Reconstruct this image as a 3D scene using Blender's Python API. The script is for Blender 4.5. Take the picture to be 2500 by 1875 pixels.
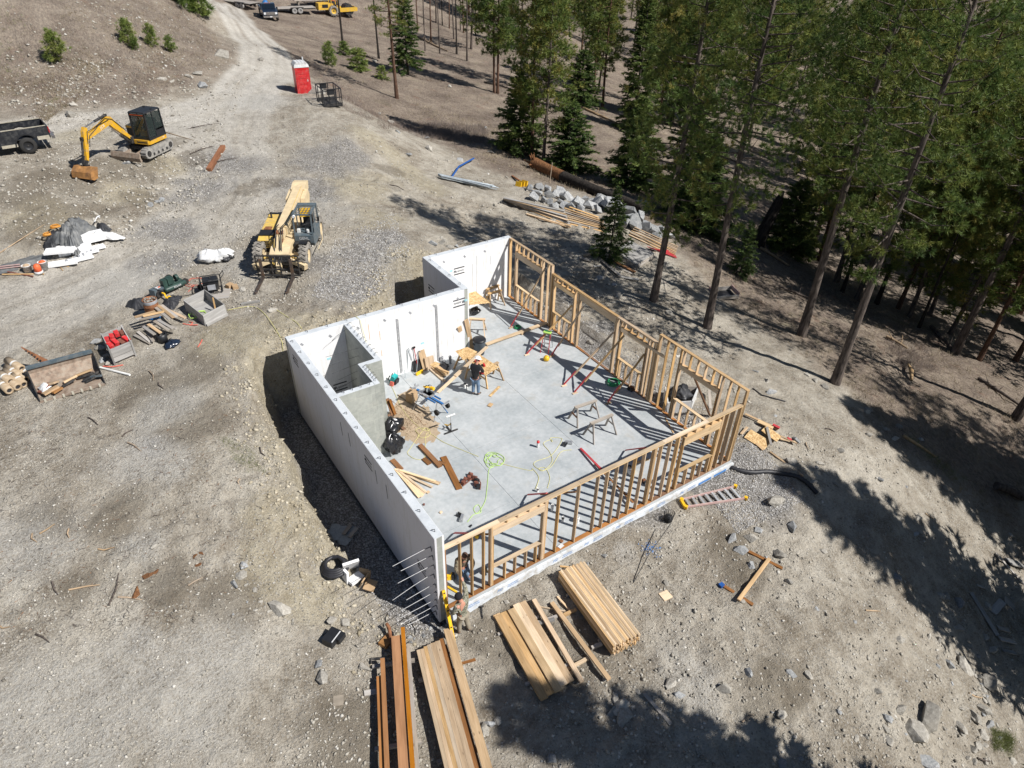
import bpy, bmesh, math, random
import numpy as np
from mathutils import Vector, Matrix, Euler

for o in list(bpy.data.objects): bpy.data.objects.remove(o)
SC = bpy.context.scene; COL = SC.collection
ORD = 'first second third fourth fifth sixth seventh eighth ninth tenth eleventh twelfth thirteenth fourteenth fifteenth sixteenth seventeenth eighteenth nineteenth twentieth twenty-first twenty-second twenty-third twenty-fourth twenty-fifth twenty-sixth twenty-seventh twenty-eighth twenty-ninth thirtieth thirty-first thirty-second thirty-third thirty-fourth thirty-fifth thirty-sixth thirty-seventh thirty-eighth thirty-ninth fortieth forty-first forty-second forty-third'.split()
rnd = random.Random(7); NR = np.random.default_rng(11)
R_ = math.radians

# ---------------------------------------------------------------- camera, sky, sun, exposure
CAM = Vector((-6.0333, -11.8322, 18.3614)); FPX = 1678.12
CE = Euler((0.9416372644, -0.0246285970, -0.5893766219))
cd = bpy.data.cameras.new('camera'); cam = bpy.data.objects.new('camera', cd); COL.objects.link(cam)
cd.sensor_width = 36.0; cd.lens = 36.0 * FPX / 2500.0; cd.clip_start = 0.2; cd.clip_end = 2000
cam.location = CAM; cam.rotation_euler = CE; SC.camera = cam
SUN = Vector((0.371, -0.583, 0.722)).normalized()
wd = bpy.data.worlds.new('World'); SC.world = wd; wd.use_nodes = True
wn = wd.node_tree.nodes; wl = wd.node_tree.links; wn.clear()
sky = wn.new('ShaderNodeTexSky'); sky.sky_type = 'NISHITA'; sky.sun_disc = False
sky.sun_elevation = math.asin(SUN.z); sky.sun_rotation = math.atan2(SUN.x, SUN.y)
sky.altitude = 1000; sky.air_density = 1.0; sky.dust_density = 0.6; sky.ozone_density = 1.0
bgn = wn.new('ShaderNodeBackground'); bgn.inputs['Strength'].default_value = 0.05
wo = wn.new('ShaderNodeOutputWorld'); wl.new(sky.outputs[0], bgn.inputs[0]); wl.new(bgn.outputs[0], wo.inputs[0])
sd = bpy.data.lights.new('sun', 'SUN'); sd.energy = 4.8; sd.angle = R_(0.53); sd.color = (1.0, 0.965, 0.915)
sun = bpy.data.objects.new('sun', sd); COL.objects.link(sun); sun.location = (20, -30, 60)
sun.rotation_euler = SUN.to_track_quat('Z', 'Y').to_euler()
SC.view_settings.view_transform = 'Standard'; SC.view_settings.look = 'None'
SC.view_settings.exposure = 0.4; SC.view_settings.gamma = 1.0; SC.view_settings.use_curve_mapping = False
SC.render.engine = 'CYCLES'
SC.cycles.max_bounces = 6; SC.cycles.diffuse_bounces = 3; SC.cycles.glossy_bounces = 3; SC.cycles.transparent_max_bounces = 6
SC.cycles.use_denoising = True

# ---------------------------------------------------------------- terrain height field
RM = np.array(CE.to_matrix()); CN = np.array(CAM)
def un(u, v, z):
    d = RM @ np.array([(u-1250)/FPX, -(v-937.5)/FPX, -1.0]); t = (z-CN[2])/d[2]
    return CN + d*t
W, D, D1, J, HW, WT = 12.88, 15.86, 12.22, 8.12, 3.425, 0.30
# surveyed heights: photo point and height above the slab
SURV = [(0,1875,.9),(300,1875,.6),(650,1875,.1),(0,1500,1.5),(350,1500,1.2),(650,1500,.6),(860,1480,-.05),(0,1200,2.0),(350,1200,1.9),(560,1150,1.95),
 (640,1300,1.3),(0,1000,2.4),(300,1000,2.4),(520,1000,2.45),(600,900,2.65),(60,800,2.5),(300,800,2.6),(500,760,2.7),(0,700,2.75),(150,640,2.8),(330,560,2.95),(620,600,2.8),(700,800,2.75),
 (900,700,2.75),(900,560,2.8),(1000,640,2.75),(640,450,3.1),(480,470,3.15),(820,420,3.05),(0,620,3.0),(60,570,3.6),(200,480,3.75),(400,420,3.6),
 (0,480,4.2),(170,430,4.3),(330,370,4.35),(470,360,4.0),(90,370,4.65),(0,330,4.9),(200,320,4.7),(430,290,4.35),(600,290,4.0),(745,230,3.95),(830,250,3.85),(700,330,3.6),(870,330,3.55),(720,212,4.05),(770,224,3.95),(800,250,4.0),(825,235,3.75),(765,205,3.95),(640,190,3.95),
 (660,110,3.7),(560,30,3.3),(600,60,3.2),(645,45,2.7),(700,30,1.8),(800,45,1.0),(900,70,-.3),
 (0,250,5.6),(150,270,5.3),(300,262,5.0),(450,230,4.7),(560,190,4.5),(620,140,4.1),(0,120,7.7),(0,0,10.4),(300,120,7.0),(300,0,8.7),(480,40,6.2),(480,0,7.2),(550,100,4.6),(520,70,4.9),
 (760,150,2.2),(860,230,1.4),(969,240,.1),(930,300,.6),(1010,330,.3),(1000,400,1.5),(940,350,2.7),(1060,440,1.3),(1120,480,1.2),(1160,560,.6),(1050,560,2.3),(1100,100,-2),(1100,0,-3),(1000,150,-.8),(1200,230,-2.2),(1150,330,-.8),
 (1270,375,-1.3),(1240,440,-.2),(1400,410,-2),(1350,480,-.4),(1545,456,-2.2),(1470,263,-5.5),(1550,540,-.8),(1450,600,-.3),(1600,640,-1.0),(1595,734,-.75),(1400,700,-.35),(1640,850,-.5),(1727,800,-1.3),(1807,666,-2.6),(1957,818,-2.5),(2038,936,-2.0),(1850,960,-.7),
 (2000,637,-5),(1900,610,-4),(2243,800,-5.3),(2092,731,-4.8),(2331,862,-5.6),(2477,1024,-5),(2500,850,-7),(2250,1000,-3.3),(2100,1080,-1.6),(1950,1100,-.7),(1850,1200,-.45),(2350,1150,-4.2),(2500,1250,-5.6),
 (2300,1350,-3.6),(2330,1550,-3.9),(2500,1450,-5.6),(2100,1300,-1.7),(1900,1450,-.75),(2150,1600,-1.9),(2400,1700,-4.0),(2500,1875,-4.6),(1700,1300,-.5),(1500,1400,-.42),(1250,1480,-.42),(1080,1560,-.42),(1150,1700,-.5),(1000,1875,-.4),(1500,1700,-.55),(1500,1875,-.6),(2000,1875,-1.4),(950,1600,-.25),(800,1700,0.0),
 (1600,230,-8.5),(1640,300,-7),(2000,300,-12),(2400,400,-13),(2200,560,-8.5),(1300,60,-5.5),(1650,120,-12)]
FAR = [(-60,20,7),(-70,60,16),(-40,110,20),(10,150,12),(40,200,0),(-120,-40,10),(-60,-60,4),(0,-60,-1),(40,-50,-12),(70,-20,-15),(30,-25,-9),(100,30,-17),(120,80,-18),(90,140,-12),(150,160,-16),(200,60,-20),(220,-40,-18),(260,160,0),(120,260,-6),(300,40,6),(320,260,18),(380,120,24),(120,400,14),(0,380,24),(-160,200,50),(-250,0,45),(-200,-200,10),(100,-200,-15),(330,-180,12),(-20,-30,1),(-30,0,2.0),(-22,12,3.0),(-26,30,6.5)]
CP = [tuple(un(u, v, z)) for u, v, z in SURV] + FAR
CP = np.array(CP)
def _phi(r): return r**2*np.log(r+1e-6)
SCL = 30.0
_X = CP[:, :2]/SCL; _n = len(_X)
_A = np.zeros((_n+3, _n+3)); _A[:_n, :_n] = _phi(np.linalg.norm(_X[:, None]-_X[None], axis=2)) + np.eye(_n)*0.002
_A[:_n, _n] = 1; _A[:_n, _n+1:] = _X; _A[_n:, :_n] = _A[:_n, _n:].T
_Wt = np.linalg.solve(_A, np.concatenate([CP[:, 2], np.zeros(3)]))
def sstep(a, b, x):
    t = np.clip((x-a)/(b-a), 0, 1); return t*t*(3-2*t)
def vnoise(x, y, f, seed=0):       # smooth value noise
    x = np.asarray(x)*f+seed*17.3; y = np.asarray(y)*f-seed*9.7
    xi = np.floor(x); yi = np.floor(y); fx = x-xi; fy = y-yi
    fx = fx*fx*(3-2*fx); fy = fy*fy*(3-2*fy)
    def h(a, b):
        s = np.sin(a*127.1+b*311.7+seed*74.7)*43758.5453; return s-np.floor(s)
    return (h(xi, yi)*(1-fx)+h(xi+1, yi)*fx)*(1-fy)+(h(xi, yi+1)*(1-fx)+h(xi+1, yi+1)*fx)*fy
def fbm(x, y, f, n=4, seed=0):
    s = 0; a = .5
    for i in range(n): s = s+a*(vnoise(x, y, f*2**i, seed+i)-.5); a *= .5
    return s
FOOT = np.array([(-WT,-.05),(W+.04,-.05),(W+.04,D+WT),(J-WT,D+WT),(J-WT,D1+WT),(-WT,D1+WT)])
def polydist(x, y, P, closed=True):
    d = np.full(np.shape(x), 1e9); n = len(P); ins = np.zeros(np.shape(x), bool)
    for i in range(n if closed else n-1):
        a = P[i]; b = P[(i+1) % n]; e = b-a
        t = np.clip(((x-a[0])*e[0]+(y-a[1])*e[1])/(e@e), 0, 1)
        d = np.minimum(d, np.hypot(x-a[0]-t*e[0], y-a[1]-t*e[1]))
        if closed:
            c = ((a[1] > y) != (b[1] > y)) & (x < (b[0]-a[0])*(y-a[1])/(b[1]-a[1]+1e-12)+a[0]); ins ^= c
    return np.where(ins, -d, d) if closed else d
# dug trench: floor outline beside the left wall and behind the back walls
TR = np.array([(-.2,-.25),(-1.0,-.2),(-1.45,.9),(-1.6,2.6),(-1.75,4.6),(-1.7,7),(-1.55,9.5),(-1.15,11.8),(-.9,12.7),(1.5,13.0),(5.1,13.2),(5.3,14.1),(6.3,15.4),(7.2,17.0),(9.5,17.2),(13.2,17.0),(13.6,15.6),(8,12),(2,10),(1,1)])
def base_h(x, y):
    x = np.asarray(x, float); y = np.asarray(y, float); sh = x.shape; xf = x.ravel(); yf = y.ravel(); out = np.empty(len(xf))
    for s in range(0, len(xf), 40000):
        q = np.stack([xf[s:s+40000], yf[s:s+40000]], 1)/SCL
        r = np.linalg.norm(q[:, None]-_X[None], axis=2)
        out[s:s+40000] = _phi(r)@_Wt[:_n]+_Wt[_n]+q@_Wt[_n+1:]
    return out.reshape(sh)
def terrain(x, y, detail=True):
    x = np.asarray(x, float); y = np.asarray(y, float)
    z = base_h(x, y)
    dt = polydist(x, y, TR)
    if detail:
        dt = dt+fbm(x, y, .8, 3, 5)*.7+fbm(x, y, 3.0, 3, 6)*.35
        dc = np.hypot(x+6, y+12); am = sstep(60, 200, dc)
        z = z+fbm(x, y, .12, 3, 1)*.35*(1-.0*am)+fbm(x, y, 1.1, 3, 2)*.16+am*fbm(x, y, .03, 3, 9)*5
        rough = sstep(.1, .3, fbm(x, y, .25, 2, 31)+.12)
        z = z+(rough*.22+.08)*fbm(x, y, 3.2, 3, 3)
        bank = np.exp(-((x+2.5)/5.5)**2-((y-31.5)/3.2)**2)+np.exp(-((x+8)/4)**2-((y-27)/3)**2)+np.exp(-((x-10.5)/3.5)**2-((y-30)/5)**2)*.8+np.exp(-((x-16)/3)**2-((y-4)/8)**2)*.7+np.exp(-((x-14)/4)**2-((y+6)/5)**2)*.7
        z = z+bank*(fbm(x, y, .9, 4, 14)*.55+np.abs(fbm(x, y, .5, 3, 15))*.5)
    zt = -.45+(fbm(x, y, 1.5, 2, 8)*.12 if detail else 0)+np.maximum(dt, 0)*3.2+np.maximum(dt-.7, 0)*3
    z = np.where(dt < 2.5, np.minimum(z, zt), z)
    df = polydist(x, y, FOOT)
    cap = -.29+np.maximum(df-.1, 0)*.3
    z = np.where((df < 1.2) & ((x > 2) & (y < 1.5) | (x > 11) | (x > 0) & (y < .4)), np.minimum(z, cap), z)
    return np.where(df < .02, -.6, z)
def th(x, y): return float(terrain(np.array([x]), np.array([y]))[0])
def at(u, v, z=None, lift=0.0):
    """world point on the ground that the photo point (u, v) shows (or on the level z)"""
    if z is not None: return Vector(un(u, v, z))
    d = RM @ np.array([(u-1250)/FPX, -(v-937.5)/FPX, -1.0])
    t = np.concatenate([np.linspace(8, 60, 400), np.linspace(60.2, 400, 900)])
    P = CN[None]+t[:, None]*d[None]
    g = P[:, 2]-terrain(P[:, 0], P[:, 1])
    i = int(np.argmax(g < 0)); i = max(i, 1)
    a, b = t[i-1], t[i]
    tt = np.linspace(a, b, 12); P = CN[None]+tt[:, None]*d[None]; g = P[:, 2]-terrain(P[:, 0], P[:, 1])
    k = int(np.argmax(g < 0)) if (g < 0).any() else 11
    p = P[k]; return Vector((p[0], p[1], th(p[0], p[1])+lift))
# ---------------------------------------------------------------- materials
MATS = {}
def newmat(name):
    m = bpy.data.materials.new(name); m.use_nodes = True; nt = m.node_tree; nt.nodes.clear()
    out = nt.nodes.new('ShaderNodeOutputMaterial'); b = nt.nodes.new('ShaderNodeBsdfPrincipled')
    nt.links.new(b.outputs[0], out.inputs[0]); MATS[name] = m
    return m, nt, b
def N(nt, t, **kw):
    n = nt.nodes.new(t)
    for k, v in kw.items():
        if k in n.inputs: n.inputs[k].default_value = v
        else: setattr(n, k, v)
    return n
def ramp(nt, fac, stops):
    r = nt.nodes.new('ShaderNodeValToRGB'); e = r.color_ramp.elements
    while len(e) < len(stops): e.new(0.5)
    for el, (p, c) in zip(e, stops):
        el.position = p; el.color = (*c, 1) if len(c) == 3 else c
    nt.links.new(fac, r.inputs[0]); return r.outputs[0]
def mixc(nt, fac, a, b, mode='MIX'):
    m = nt.nodes.new('ShaderNodeMix'); m.data_type = 'RGBA'; m.blend_type = mode
    for i, s in ((0, fac), (6, a), (7, b)):
        if isinstance(s, (int, float)): m.inputs[i].default_value = s
        elif isinstance(s, tuple): m.inputs[i].default_value = (*s, 1) if len(s) == 3 else s
        else: nt.links.new(s, m.inputs[i])
    return m.outputs[2]
def math_(nt, op, a, b=0.0, clamp=False):
    m = nt.nodes.new('ShaderNodeMath'); m.operation = op; m.use_clamp = clamp
    for i, s in ((0, a), (1, b)):
        if isinstance(s, (int, float)): m.inputs[i].default_value = s
        else: nt.links.new(s, m.inputs[i])
    return m.outputs[0]
def noise(nt, vec, scale, detail=4.0, rough=.55):
    n = N(nt, 'ShaderNodeTexNoise', Scale=scale, Detail=detail, Roughness=rough); nt.links.new(vec, n.inputs['Vector']); return n.outputs[0]
def mapping(nt, vec, scale=(1,1,1), rot=(0,0,0)):
    m = nt.nodes.new('ShaderNodeMapping'); m.inputs['Scale'].default_value = scale; m.inputs['Rotation'].default_value = rot
    nt.links.new(vec, m.inputs[0]); return m.outputs[0]
def bump(nt, b, h, strength=.4, dist=.02):
    n = N(nt, 'ShaderNodeBump', Strength=strength, Distance=dist); nt.links.new(h, n.inputs['Height']); nt.links.new(n.outputs[0], b.inputs['Normal'])
def coords(nt, kind='Object'):
    t = nt.nodes.new('ShaderNodeTexCoord'); return t.outputs[kind]
def plain(name, col, rough=.6, metal=0.0, var=.18, scale=6.0, bumpy=0.0, dirt=None, spec=.4, coat=0.0):
    """painted / plastic / metal surface with uneven tone and dust"""
    m, nt, b = newmat(name); v = coords(nt); n = noise(nt, v, scale, 5)
    lo = tuple(c*(1-var) for c in col); hi = tuple(min(1, c*(1+var)) for c in col)
    c = ramp(nt, n, [(.3, lo), (.7, hi)])
    if dirt:
        n2 = noise(nt, v, scale*.7+1.3, 6, .65); c = mixc(nt, ramp(nt, n2, [(.45, (0,0,0)), (.66, (.85,.85,.85))]), c, dirt)
    nt.links.new(c, b.inputs['Base Color']); b.inputs['Roughness'].default_value = rough; b.inputs['Metallic'].default_value = metal
    b.inputs['Specular IOR Level'].default_value = spec; b.inputs['Coat Weight'].default_value = coat
    if bumpy: bump(nt, b, noise(nt, v, scale*6, 3), bumpy, .01)
    return m
def wood(name, c0, c1, tone=.28, rough=.75, knots=True, grey=None):
    m, nt, b = newmat(name); v = coords(nt); oi = nt.nodes.new('ShaderNodeObjectInfo'); rr = oi.outputs['Random']
    off = nt.nodes.new('ShaderNodeVectorMath'); off.operation = 'ADD'; nt.links.new(v, off.inputs[0])
    cx = nt.nodes.new('ShaderNodeCombineXYZ'); mm = math_(nt, 'MULTIPLY', rr, 37.0); nt.links.new(mm, cx.inputs[0]); nt.links.new(mm, cx.inputs[1]); nt.links.new(cx.outputs[0], off.inputs[1])
    g = noise(nt, mapping(nt, off.outputs[0], (1.1, 26, 26)), 1.6, 5, .6)
    c = ramp(nt, g, [(.3, c0), (.68, c1)])
    c = mixc(nt, ramp(nt, noise(nt, mapping(nt, off.outputs[0], (1, 7, 7)), .9, 4), [(.42, (0,0,0)), (.64, (.55,.55,.55))]), c, tuple(x*.62 for x in c0))
    if knots:
        k = N(nt, 'ShaderNodeTexVoronoi', Scale=2.6); nt.links.new(mapping(nt, off.outputs[0], (.8, 2.4, 2.4)), k.inputs['Vector'])
        c = mixc(nt, ramp(nt, k.outputs[0], [(.05, (.85,.85,.85)), (.13, (0,0,0))]), c, tuple(x*.42 for x in c0))
    if grey:
        c = mixc(nt, ramp(nt, noise(nt, mapping(nt, off.outputs[0], (.5, 4, 4)), 1.3, 4), [(.42, (0,0,0)), (.62, (.85,.85,.85))]), c, grey)
    h = nt.nodes.new('ShaderNodeHueSaturation'); nt.links.new(c, h.inputs['Color'])
    vv = math_(nt, 'ADD', math_(nt, 'MULTIPLY', rr, tone*2), 1-tone); nt.links.new(vv, h.inputs['Value'])
    r2 = math_(nt, 'FRACT', math_(nt, 'MULTIPLY', rr, 7.31)); nt.links.new(math_(nt, 'ADD', math_(nt, 'MULTIPLY', r2, .4), .8), h.inputs['Saturation'])
    nt.links.new(h.outputs[0], b.inputs['Base Color']); b.inputs['Roughness'].default_value = rough; b.inputs['Specular IOR Level'].default_value = .25
    bump(nt, b, g, .25, .004)
    return m
wood('lumber', (.47,.31,.165), (.64,.46,.28))
wood('lumber_pale', (.56,.41,.255), (.70,.54,.36))
wood('treated', (.27,.135,.065), (.38,.2,.10), knots=False)
wood('stained', (.36,.155,.05), (.47,.22,.08), tone=.18, knots=False)
wood('rusty_wood', (.17,.085,.055), (.29,.155,.10), tone=.15, knots=False)
wood('brown_board', (.19,.095,.045), (.29,.15,.075), tone=.15)
wood('weathered', (.30,.26,.215), (.45,.40,.345), grey=(.36,.345,.33))
wood('grey_board', (.30,.29,.275), (.42,.41,.395), knots=False)
wood('barkless', (.36,.24,.13), (.48,.34,.2))
wood('dry_stick', (.30,.22,.15), (.42,.32,.22), knots=False)
def osb():
    m, nt, b = newmat('osb'); v = coords(nt)
    a = N(nt, 'ShaderNodeTexVoronoi', Scale=9.0); nt.links.new(mapping(nt, v, (1, 3.2, 3), (0, 0, .5)), a.inputs['Vector'])
    c_ = N(nt, 'ShaderNodeTexVoronoi', Scale=11.0); nt.links.new(mapping(nt, v, (3.4, 1, 3), (0, 0, .3)), c_.inputs['Vector'])
    s1 = nt.nodes.new('ShaderNodeSeparateColor'); nt.links.new(a.outputs['Color'], s1.inputs[0]); s2 = nt.nodes.new('ShaderNodeSeparateColor'); nt.links.new(c_.outputs['Color'], s2.inputs[0])
    f = math_(nt, 'MULTIPLY', math_(nt, 'ADD', s1.outputs[0], s2.outputs[1]), .5)
    c = ramp(nt, f, [(.15, (.33,.19,.075)), (.5, (.56,.37,.17)), (.85, (.72,.53,.29))])
    nt.links.new(c, b.inputs['Base Color']); b.inputs['Roughness'].default_value = .7; bump(nt, b, f, .3, .004)
osb()
def concrete(name, c0, c1, blotch=None, sc=1.0, rough=.8, panel=False):
    m, nt, b = newmat(name); v = coords(nt)
    n1 = noise(nt, v, .8*sc, 6, .62); n2 = noise(nt, v, 7*sc, 5, .6)
    f = math_(nt, 'ADD', math_(nt, 'MULTIPLY', n1, .65), math_(nt, 'MULTIPLY', n2, .35))
    c = ramp(nt, f, [(.36, c0), (.62, c1)])
    if blotch: c = mixc(nt, ramp(nt, noise(nt, v, 1.7*sc, 6, .7), [(.55, (0,0,0)), (.75, (.8,.8,.8))]), c, blotch)
    if panel:
        br = N(nt, 'ShaderNodeTexBrick', Scale=1.0); br.inputs['Brick Width'].default_value = 1.22; br.inputs['Row Height'].default_value = .61; br.inputs['Mortar Size'].default_value = .012; br.inputs['Mortar Smooth'].default_value = .6
        nt.links.new(mapping(nt, v, (1, 1, 1), (math.pi/2, 0, 0)), br.inputs['Vector']); br.inputs['Color1'].default_value = (.92,.92,.92,1); br.inputs['Color2'].default_value = (1,1,1,1); br.inputs['Mortar'].default_value = (1.14,1.14,1.1,1)
        c = mixc(nt, 1.0, c, br.outputs[0], 'MULTIPLY')
    nt.links.new(c, b.inputs['Base Color']); b.inputs['Roughness'].default_value = rough; b.inputs['Specular IOR Level'].default_value = .3
    bump(nt, b, n2, .12, .005)
concrete('slab', (.31,.34,.355), (.475,.495,.505), blotch=(.38,.365,.33), sc=.8, rough=.62)
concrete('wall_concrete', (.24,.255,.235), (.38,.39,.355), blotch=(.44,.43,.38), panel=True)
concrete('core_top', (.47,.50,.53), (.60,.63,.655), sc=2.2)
concrete('slab_edge', (.38,.385,.38), (.5,.5,.49), sc=2)
def foam(name, base, line):
    m, nt, b = newmat(name); v = coords(nt)
    def g(rot):
        br = N(nt, 'ShaderNodeTexBrick', Scale=1.0); br.inputs['Brick Width'].default_value = 1.2192; br.inputs['Row Height'].default_value = .4064; br.inputs['Mortar Size'].default_value = .004; br.inputs['Mortar Smooth'].default_value = .3
        nt.links.new(mapping(nt, v, (1, 1, 1), rot), br.inputs['Vector']); br.inputs['Color1'].default_value = (*base, 1); br.inputs['Color2'].default_value = (*[x*.975 for x in base], 1); br.inputs['Mortar'].default_value = (*line, 1); return br
    gm = nt.nodes.new('ShaderNodeNewGeometry'); sp = nt.nodes.new('ShaderNodeSeparateXYZ'); nt.links.new(gm.outputs['Normal'], sp.inputs[0])
    a = g((math.pi/2, 0, 0)); c_ = g((math.pi/2, 0, math.pi/2))
    fx = math_(nt, 'GREATER_THAN', math_(nt, 'ABSOLUTE', sp.outputs[0]), .5)
    c = mixc(nt, fx, a.outputs[0], c_.outputs[0])
    n = noise(nt, mapping(nt, v, (6, 6, .45)), 1.4, 6, .7)
    c = mixc(nt, ramp(nt, n, [(.5, (0,0,0)), (.72, (.7,.7,.7))]), c, (.52,.515,.49))
    c = mixc(nt, ramp(nt, noise(nt, v, 2.2, 6, .75), [(.56, (0,0,0)), (.74, (.5,.5,.5))]), c, (.50,.48,.44))
    nt.links.new(c, b.inputs['Base Color']); b.inputs['Roughness'].default_value = .85; b.inputs['Specular IOR Level'].default_value = .2
    bump(nt, b, noise(nt, v, 30, 3), .1, .004)
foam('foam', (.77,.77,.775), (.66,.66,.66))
foam('foam_shaded', (.66,.66,.70), (.52,.52,.55))  # same white foam, with the outer side's shade put into its colour
plain('foam_edge', (.66,.70,.75), .8, var=.1, scale=3, dirt=(.42,.40,.36))
P = plain
P('patch', (.30,.31,.33), .8); P('strip', (.33,.335,.345), .75, var=.3, scale=9); P('ink', (.04,.042,.05), .7); P('teal_ink', (.35,.62,.68), .7); P('blue_ink', (.08,.22,.50), .7)
P('rebar', (.075,.075,.085), .6, .5); P('white_rod', (.58,.58,.58), .5); P('rust', (.24,.105,.05), .8, .2, var=.4)
P('jcb_yellow', (.66,.36,.012), .38, var=.1, dirt=(.40,.27,.12), coat=.3); P('gehl_yellow', (.66,.45,.10), .42, var=.12, dirt=(.45,.34,.18)); P('gehl_cream', (.66,.53,.33), .55, var=.1, scale=3, dirt=(.55,.43,.27))
P('gehl_grey', (.085,.115,.135), .45, var=.15, dirt=(.16,.17,.17)); P('black_paint', (.018,.019,.022), .45, var=.2); P('black_steel', (.03,.031,.034), .55, .3, var=.3, dirt=(.10,.09,.08)); P('fork_steel', (.12,.10,.09), .55, .6, var=.35, scale=5, dirt=(.2,.12,.07))
P('rubber', (.028,.027,.026), .85, var=.25); P('rubber_dusty', (.20,.185,.165), .92, var=.35, scale=5, dirt=(.34,.31,.27)); P('track', (.26,.25,.235), .9, var=.3, scale=4, dirt=(.36,.34,.3)); P('blade_steel', (.28,.21,.16), .8, .2, var=.35, dirt=(.36,.31,.25)); P('bucket_rust', (.40,.20,.07), .7, .2, var=.4, scale=3, dirt=(.22,.12,.06))
P('truck_black', (.018,.020,.025), .28, var=.2, dirt=(.07,.07,.07), coat=.5); P('truck_blue', (.012,.02,.038), .25, var=.2, coat=.6); P('tan_trim', (.40,.37,.30), .6, var=.15, dirt=(.3,.26,.2)); P('chrome', (.55,.55,.56), .25, .9); P('red_lamp', (.5,.02,.02), .3); P('lamp_glass', (.7,.72,.74), .15)
P('red_plastic', (.54,.024,.028), .42, var=.12, dirt=(.50,.10,.09)); P('white_plastic', (.64,.65,.66), .5, var=.1, dirt=(.5,.48,.44)); P('orange_plastic', (.75,.14,.05), .5, var=.15); P('orange_paint', (.68,.13,.04), .5, var=.15); P('roller_yellow', (.66,.40,.03), .5, var=.12, dirt=(.4,.28,.12)); P('tarp_black', (.035,.036,.04), .5, var=.4, scale=4); P('tarp_grey', (.115,.12,.125), .55, var=.35, scale=3, dirt=(.22,.22,.21)); P('bag_black', (.014,.014,.016), .22, var=.2, spec=.6)
P('tool_yellow', (.78,.46,.02), .45, var=.12); P('tool_blue', (.03,.14,.36), .45, var=.2); P('green_dark', (.03,.06,.05), .45, var=.3); P('green_hose', (.03,.30,.12), .45); P('lime_hose', (.45,.66,.16), .5, var=.1); P('yellow_hose', (.60,.56,.24), .5, var=.1); P('orange_cord', (.62,.28,.05), .55); P('red_cord', (.62,.14,.10), .55); P('alu', (.55,.56,.57), .4, .7, var=.15); P('steel_galv', (.48,.53,.56), .4, .6, var=.2, scale=8); P('pink_rail', (.50,.33,.31), .6, var=.15, dirt=(.5,.4,.36)); P('red_paint', (.46,.05,.06), .5, var=.15); P('pvc', (.72,.72,.70), .5); P('pvc_dark', (.03,.03,.035), .5); P('cardboard', (.42,.29,.17), .85, var=.12); P('paper_tube', (.36,.27,.175), .8, var=.15, dirt=(.45,.37,.27)); P('teal', (.02,.36,.36), .6, var=.3); P('leather', (.17,.065,.045), .6, var=.4); P('bin_grey', (.085,.105,.125), .5, var=.12); P('blue_plastic', (.02,.09,.32), .45)
P('tan_plastic', (.28,.24,.19), .7); P('skin', (.50,.25,.175), .5, var=.08); P('hoodie', (.016,.016,.019), .9, var=.3, scale=12); P('denim', (.14,.21,.31), .85, var=.28, scale=9); P('khaki', (.27,.235,.18), .88, var=.15); P('boot', (.12,.095,.075), .8); P('beanie', (.012,.012,.015), .95); P('hair', (.09,.05,.035), .8); P('glove', (.52,.48,.42), .85)
P('hardhat', (.80,.81,.82), .35, var=.04); P('tyre_side', (.30,.29,.28), .8); P('tape_white', (.7,.7,.68), .7); P('concrete_lump', (.30,.33,.345), .9, var=.2, bumpy=.3)
def camo(name, cs):
    m, nt, b = newmat(name); v = coords(nt); a = noise(nt, v, 11, 3, .6); c_ = noise(nt, mapping(nt, v, (1, 1, 1), (1, 2, .5)), 15, 3, .6)
    c = mixc(nt, ramp(nt, a, [(.47, (0,0,0)), (.5, (1,1,1))]), cs[0], cs[1]); c = mixc(nt, ramp(nt, c_, [(.55, (0,0,0)), (.58, (1,1,1))]), c, cs[2])
    c = mixc(nt, ramp(nt, noise(nt, mapping(nt, v, (1, 1, 1), (2, 1, 1.5)), 19, 3, .6), [(.6, (0,0,0)), (.63, (1,1,1))]), c, cs[3])
    nt.links.new(c, b.inputs['Base Color']); b.inputs['Roughness'].default_value = .9; bump(nt, b, noise(nt, v, 18, 3), .4, .02)
camo('camo_brown', [(.10,.075,.05), (.2,.17,.115), (.035,.033,.028), (.33,.28,.21)])
camo('camo_green', [(.19,.19,.135), (.30,.29,.225), (.09,.09,.065), (.05,.045,.035)])
def glass(name, col=(.02,.03,.03), alpha=.55):
    m, nt, b = newmat(name); b.inputs['Base Color'].default_value = (*col, 1); b.inputs['Roughness'].default_value = .06; b.inputs['Alpha'].default_value = alpha; b.inputs['Specular IOR Level'].default_value = .7
glass('glass', (.02,.035,.035), .5); glass('dark_glass', (.008,.014,.022), .92)
def rock(name, c0, c1, c2):
    m, nt, b = newmat(name); v = coords(nt); oi = nt.nodes.new('ShaderNodeObjectInfo')
    n = noise(nt, v, 4, 7, .65); c = ramp(nt, n, [(.32, c0), (.55, c1), (.72, c2)])
    c = mixc(nt, ramp(nt, noise(nt, v, 22, 4, .7), [(.5, (0,0,0)), (.7, (.5,.5,.5))]), c, c0)
    h = nt.nodes.new('ShaderNodeHueSaturation'); nt.links.new(c, h.inputs['Color']); nt.links.new(math_(nt, 'ADD', math_(nt, 'MULTIPLY', oi.outputs['Random'], .5), .75), h.inputs['Value'])
    nt.links.new(h.outputs[0], b.inputs['Base Color']); b.inputs['Roughness'].default_value = .9; b.inputs['Specular IOR Level'].default_value = .25; bump(nt, b, n, .5, .06)
rock('granite', (.19,.20,.21), (.34,.345,.345), (.46,.455,.44)); rock('field_stone', (.24,.22,.19), (.37,.35,.31), (.48,.455,.41))
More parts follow.
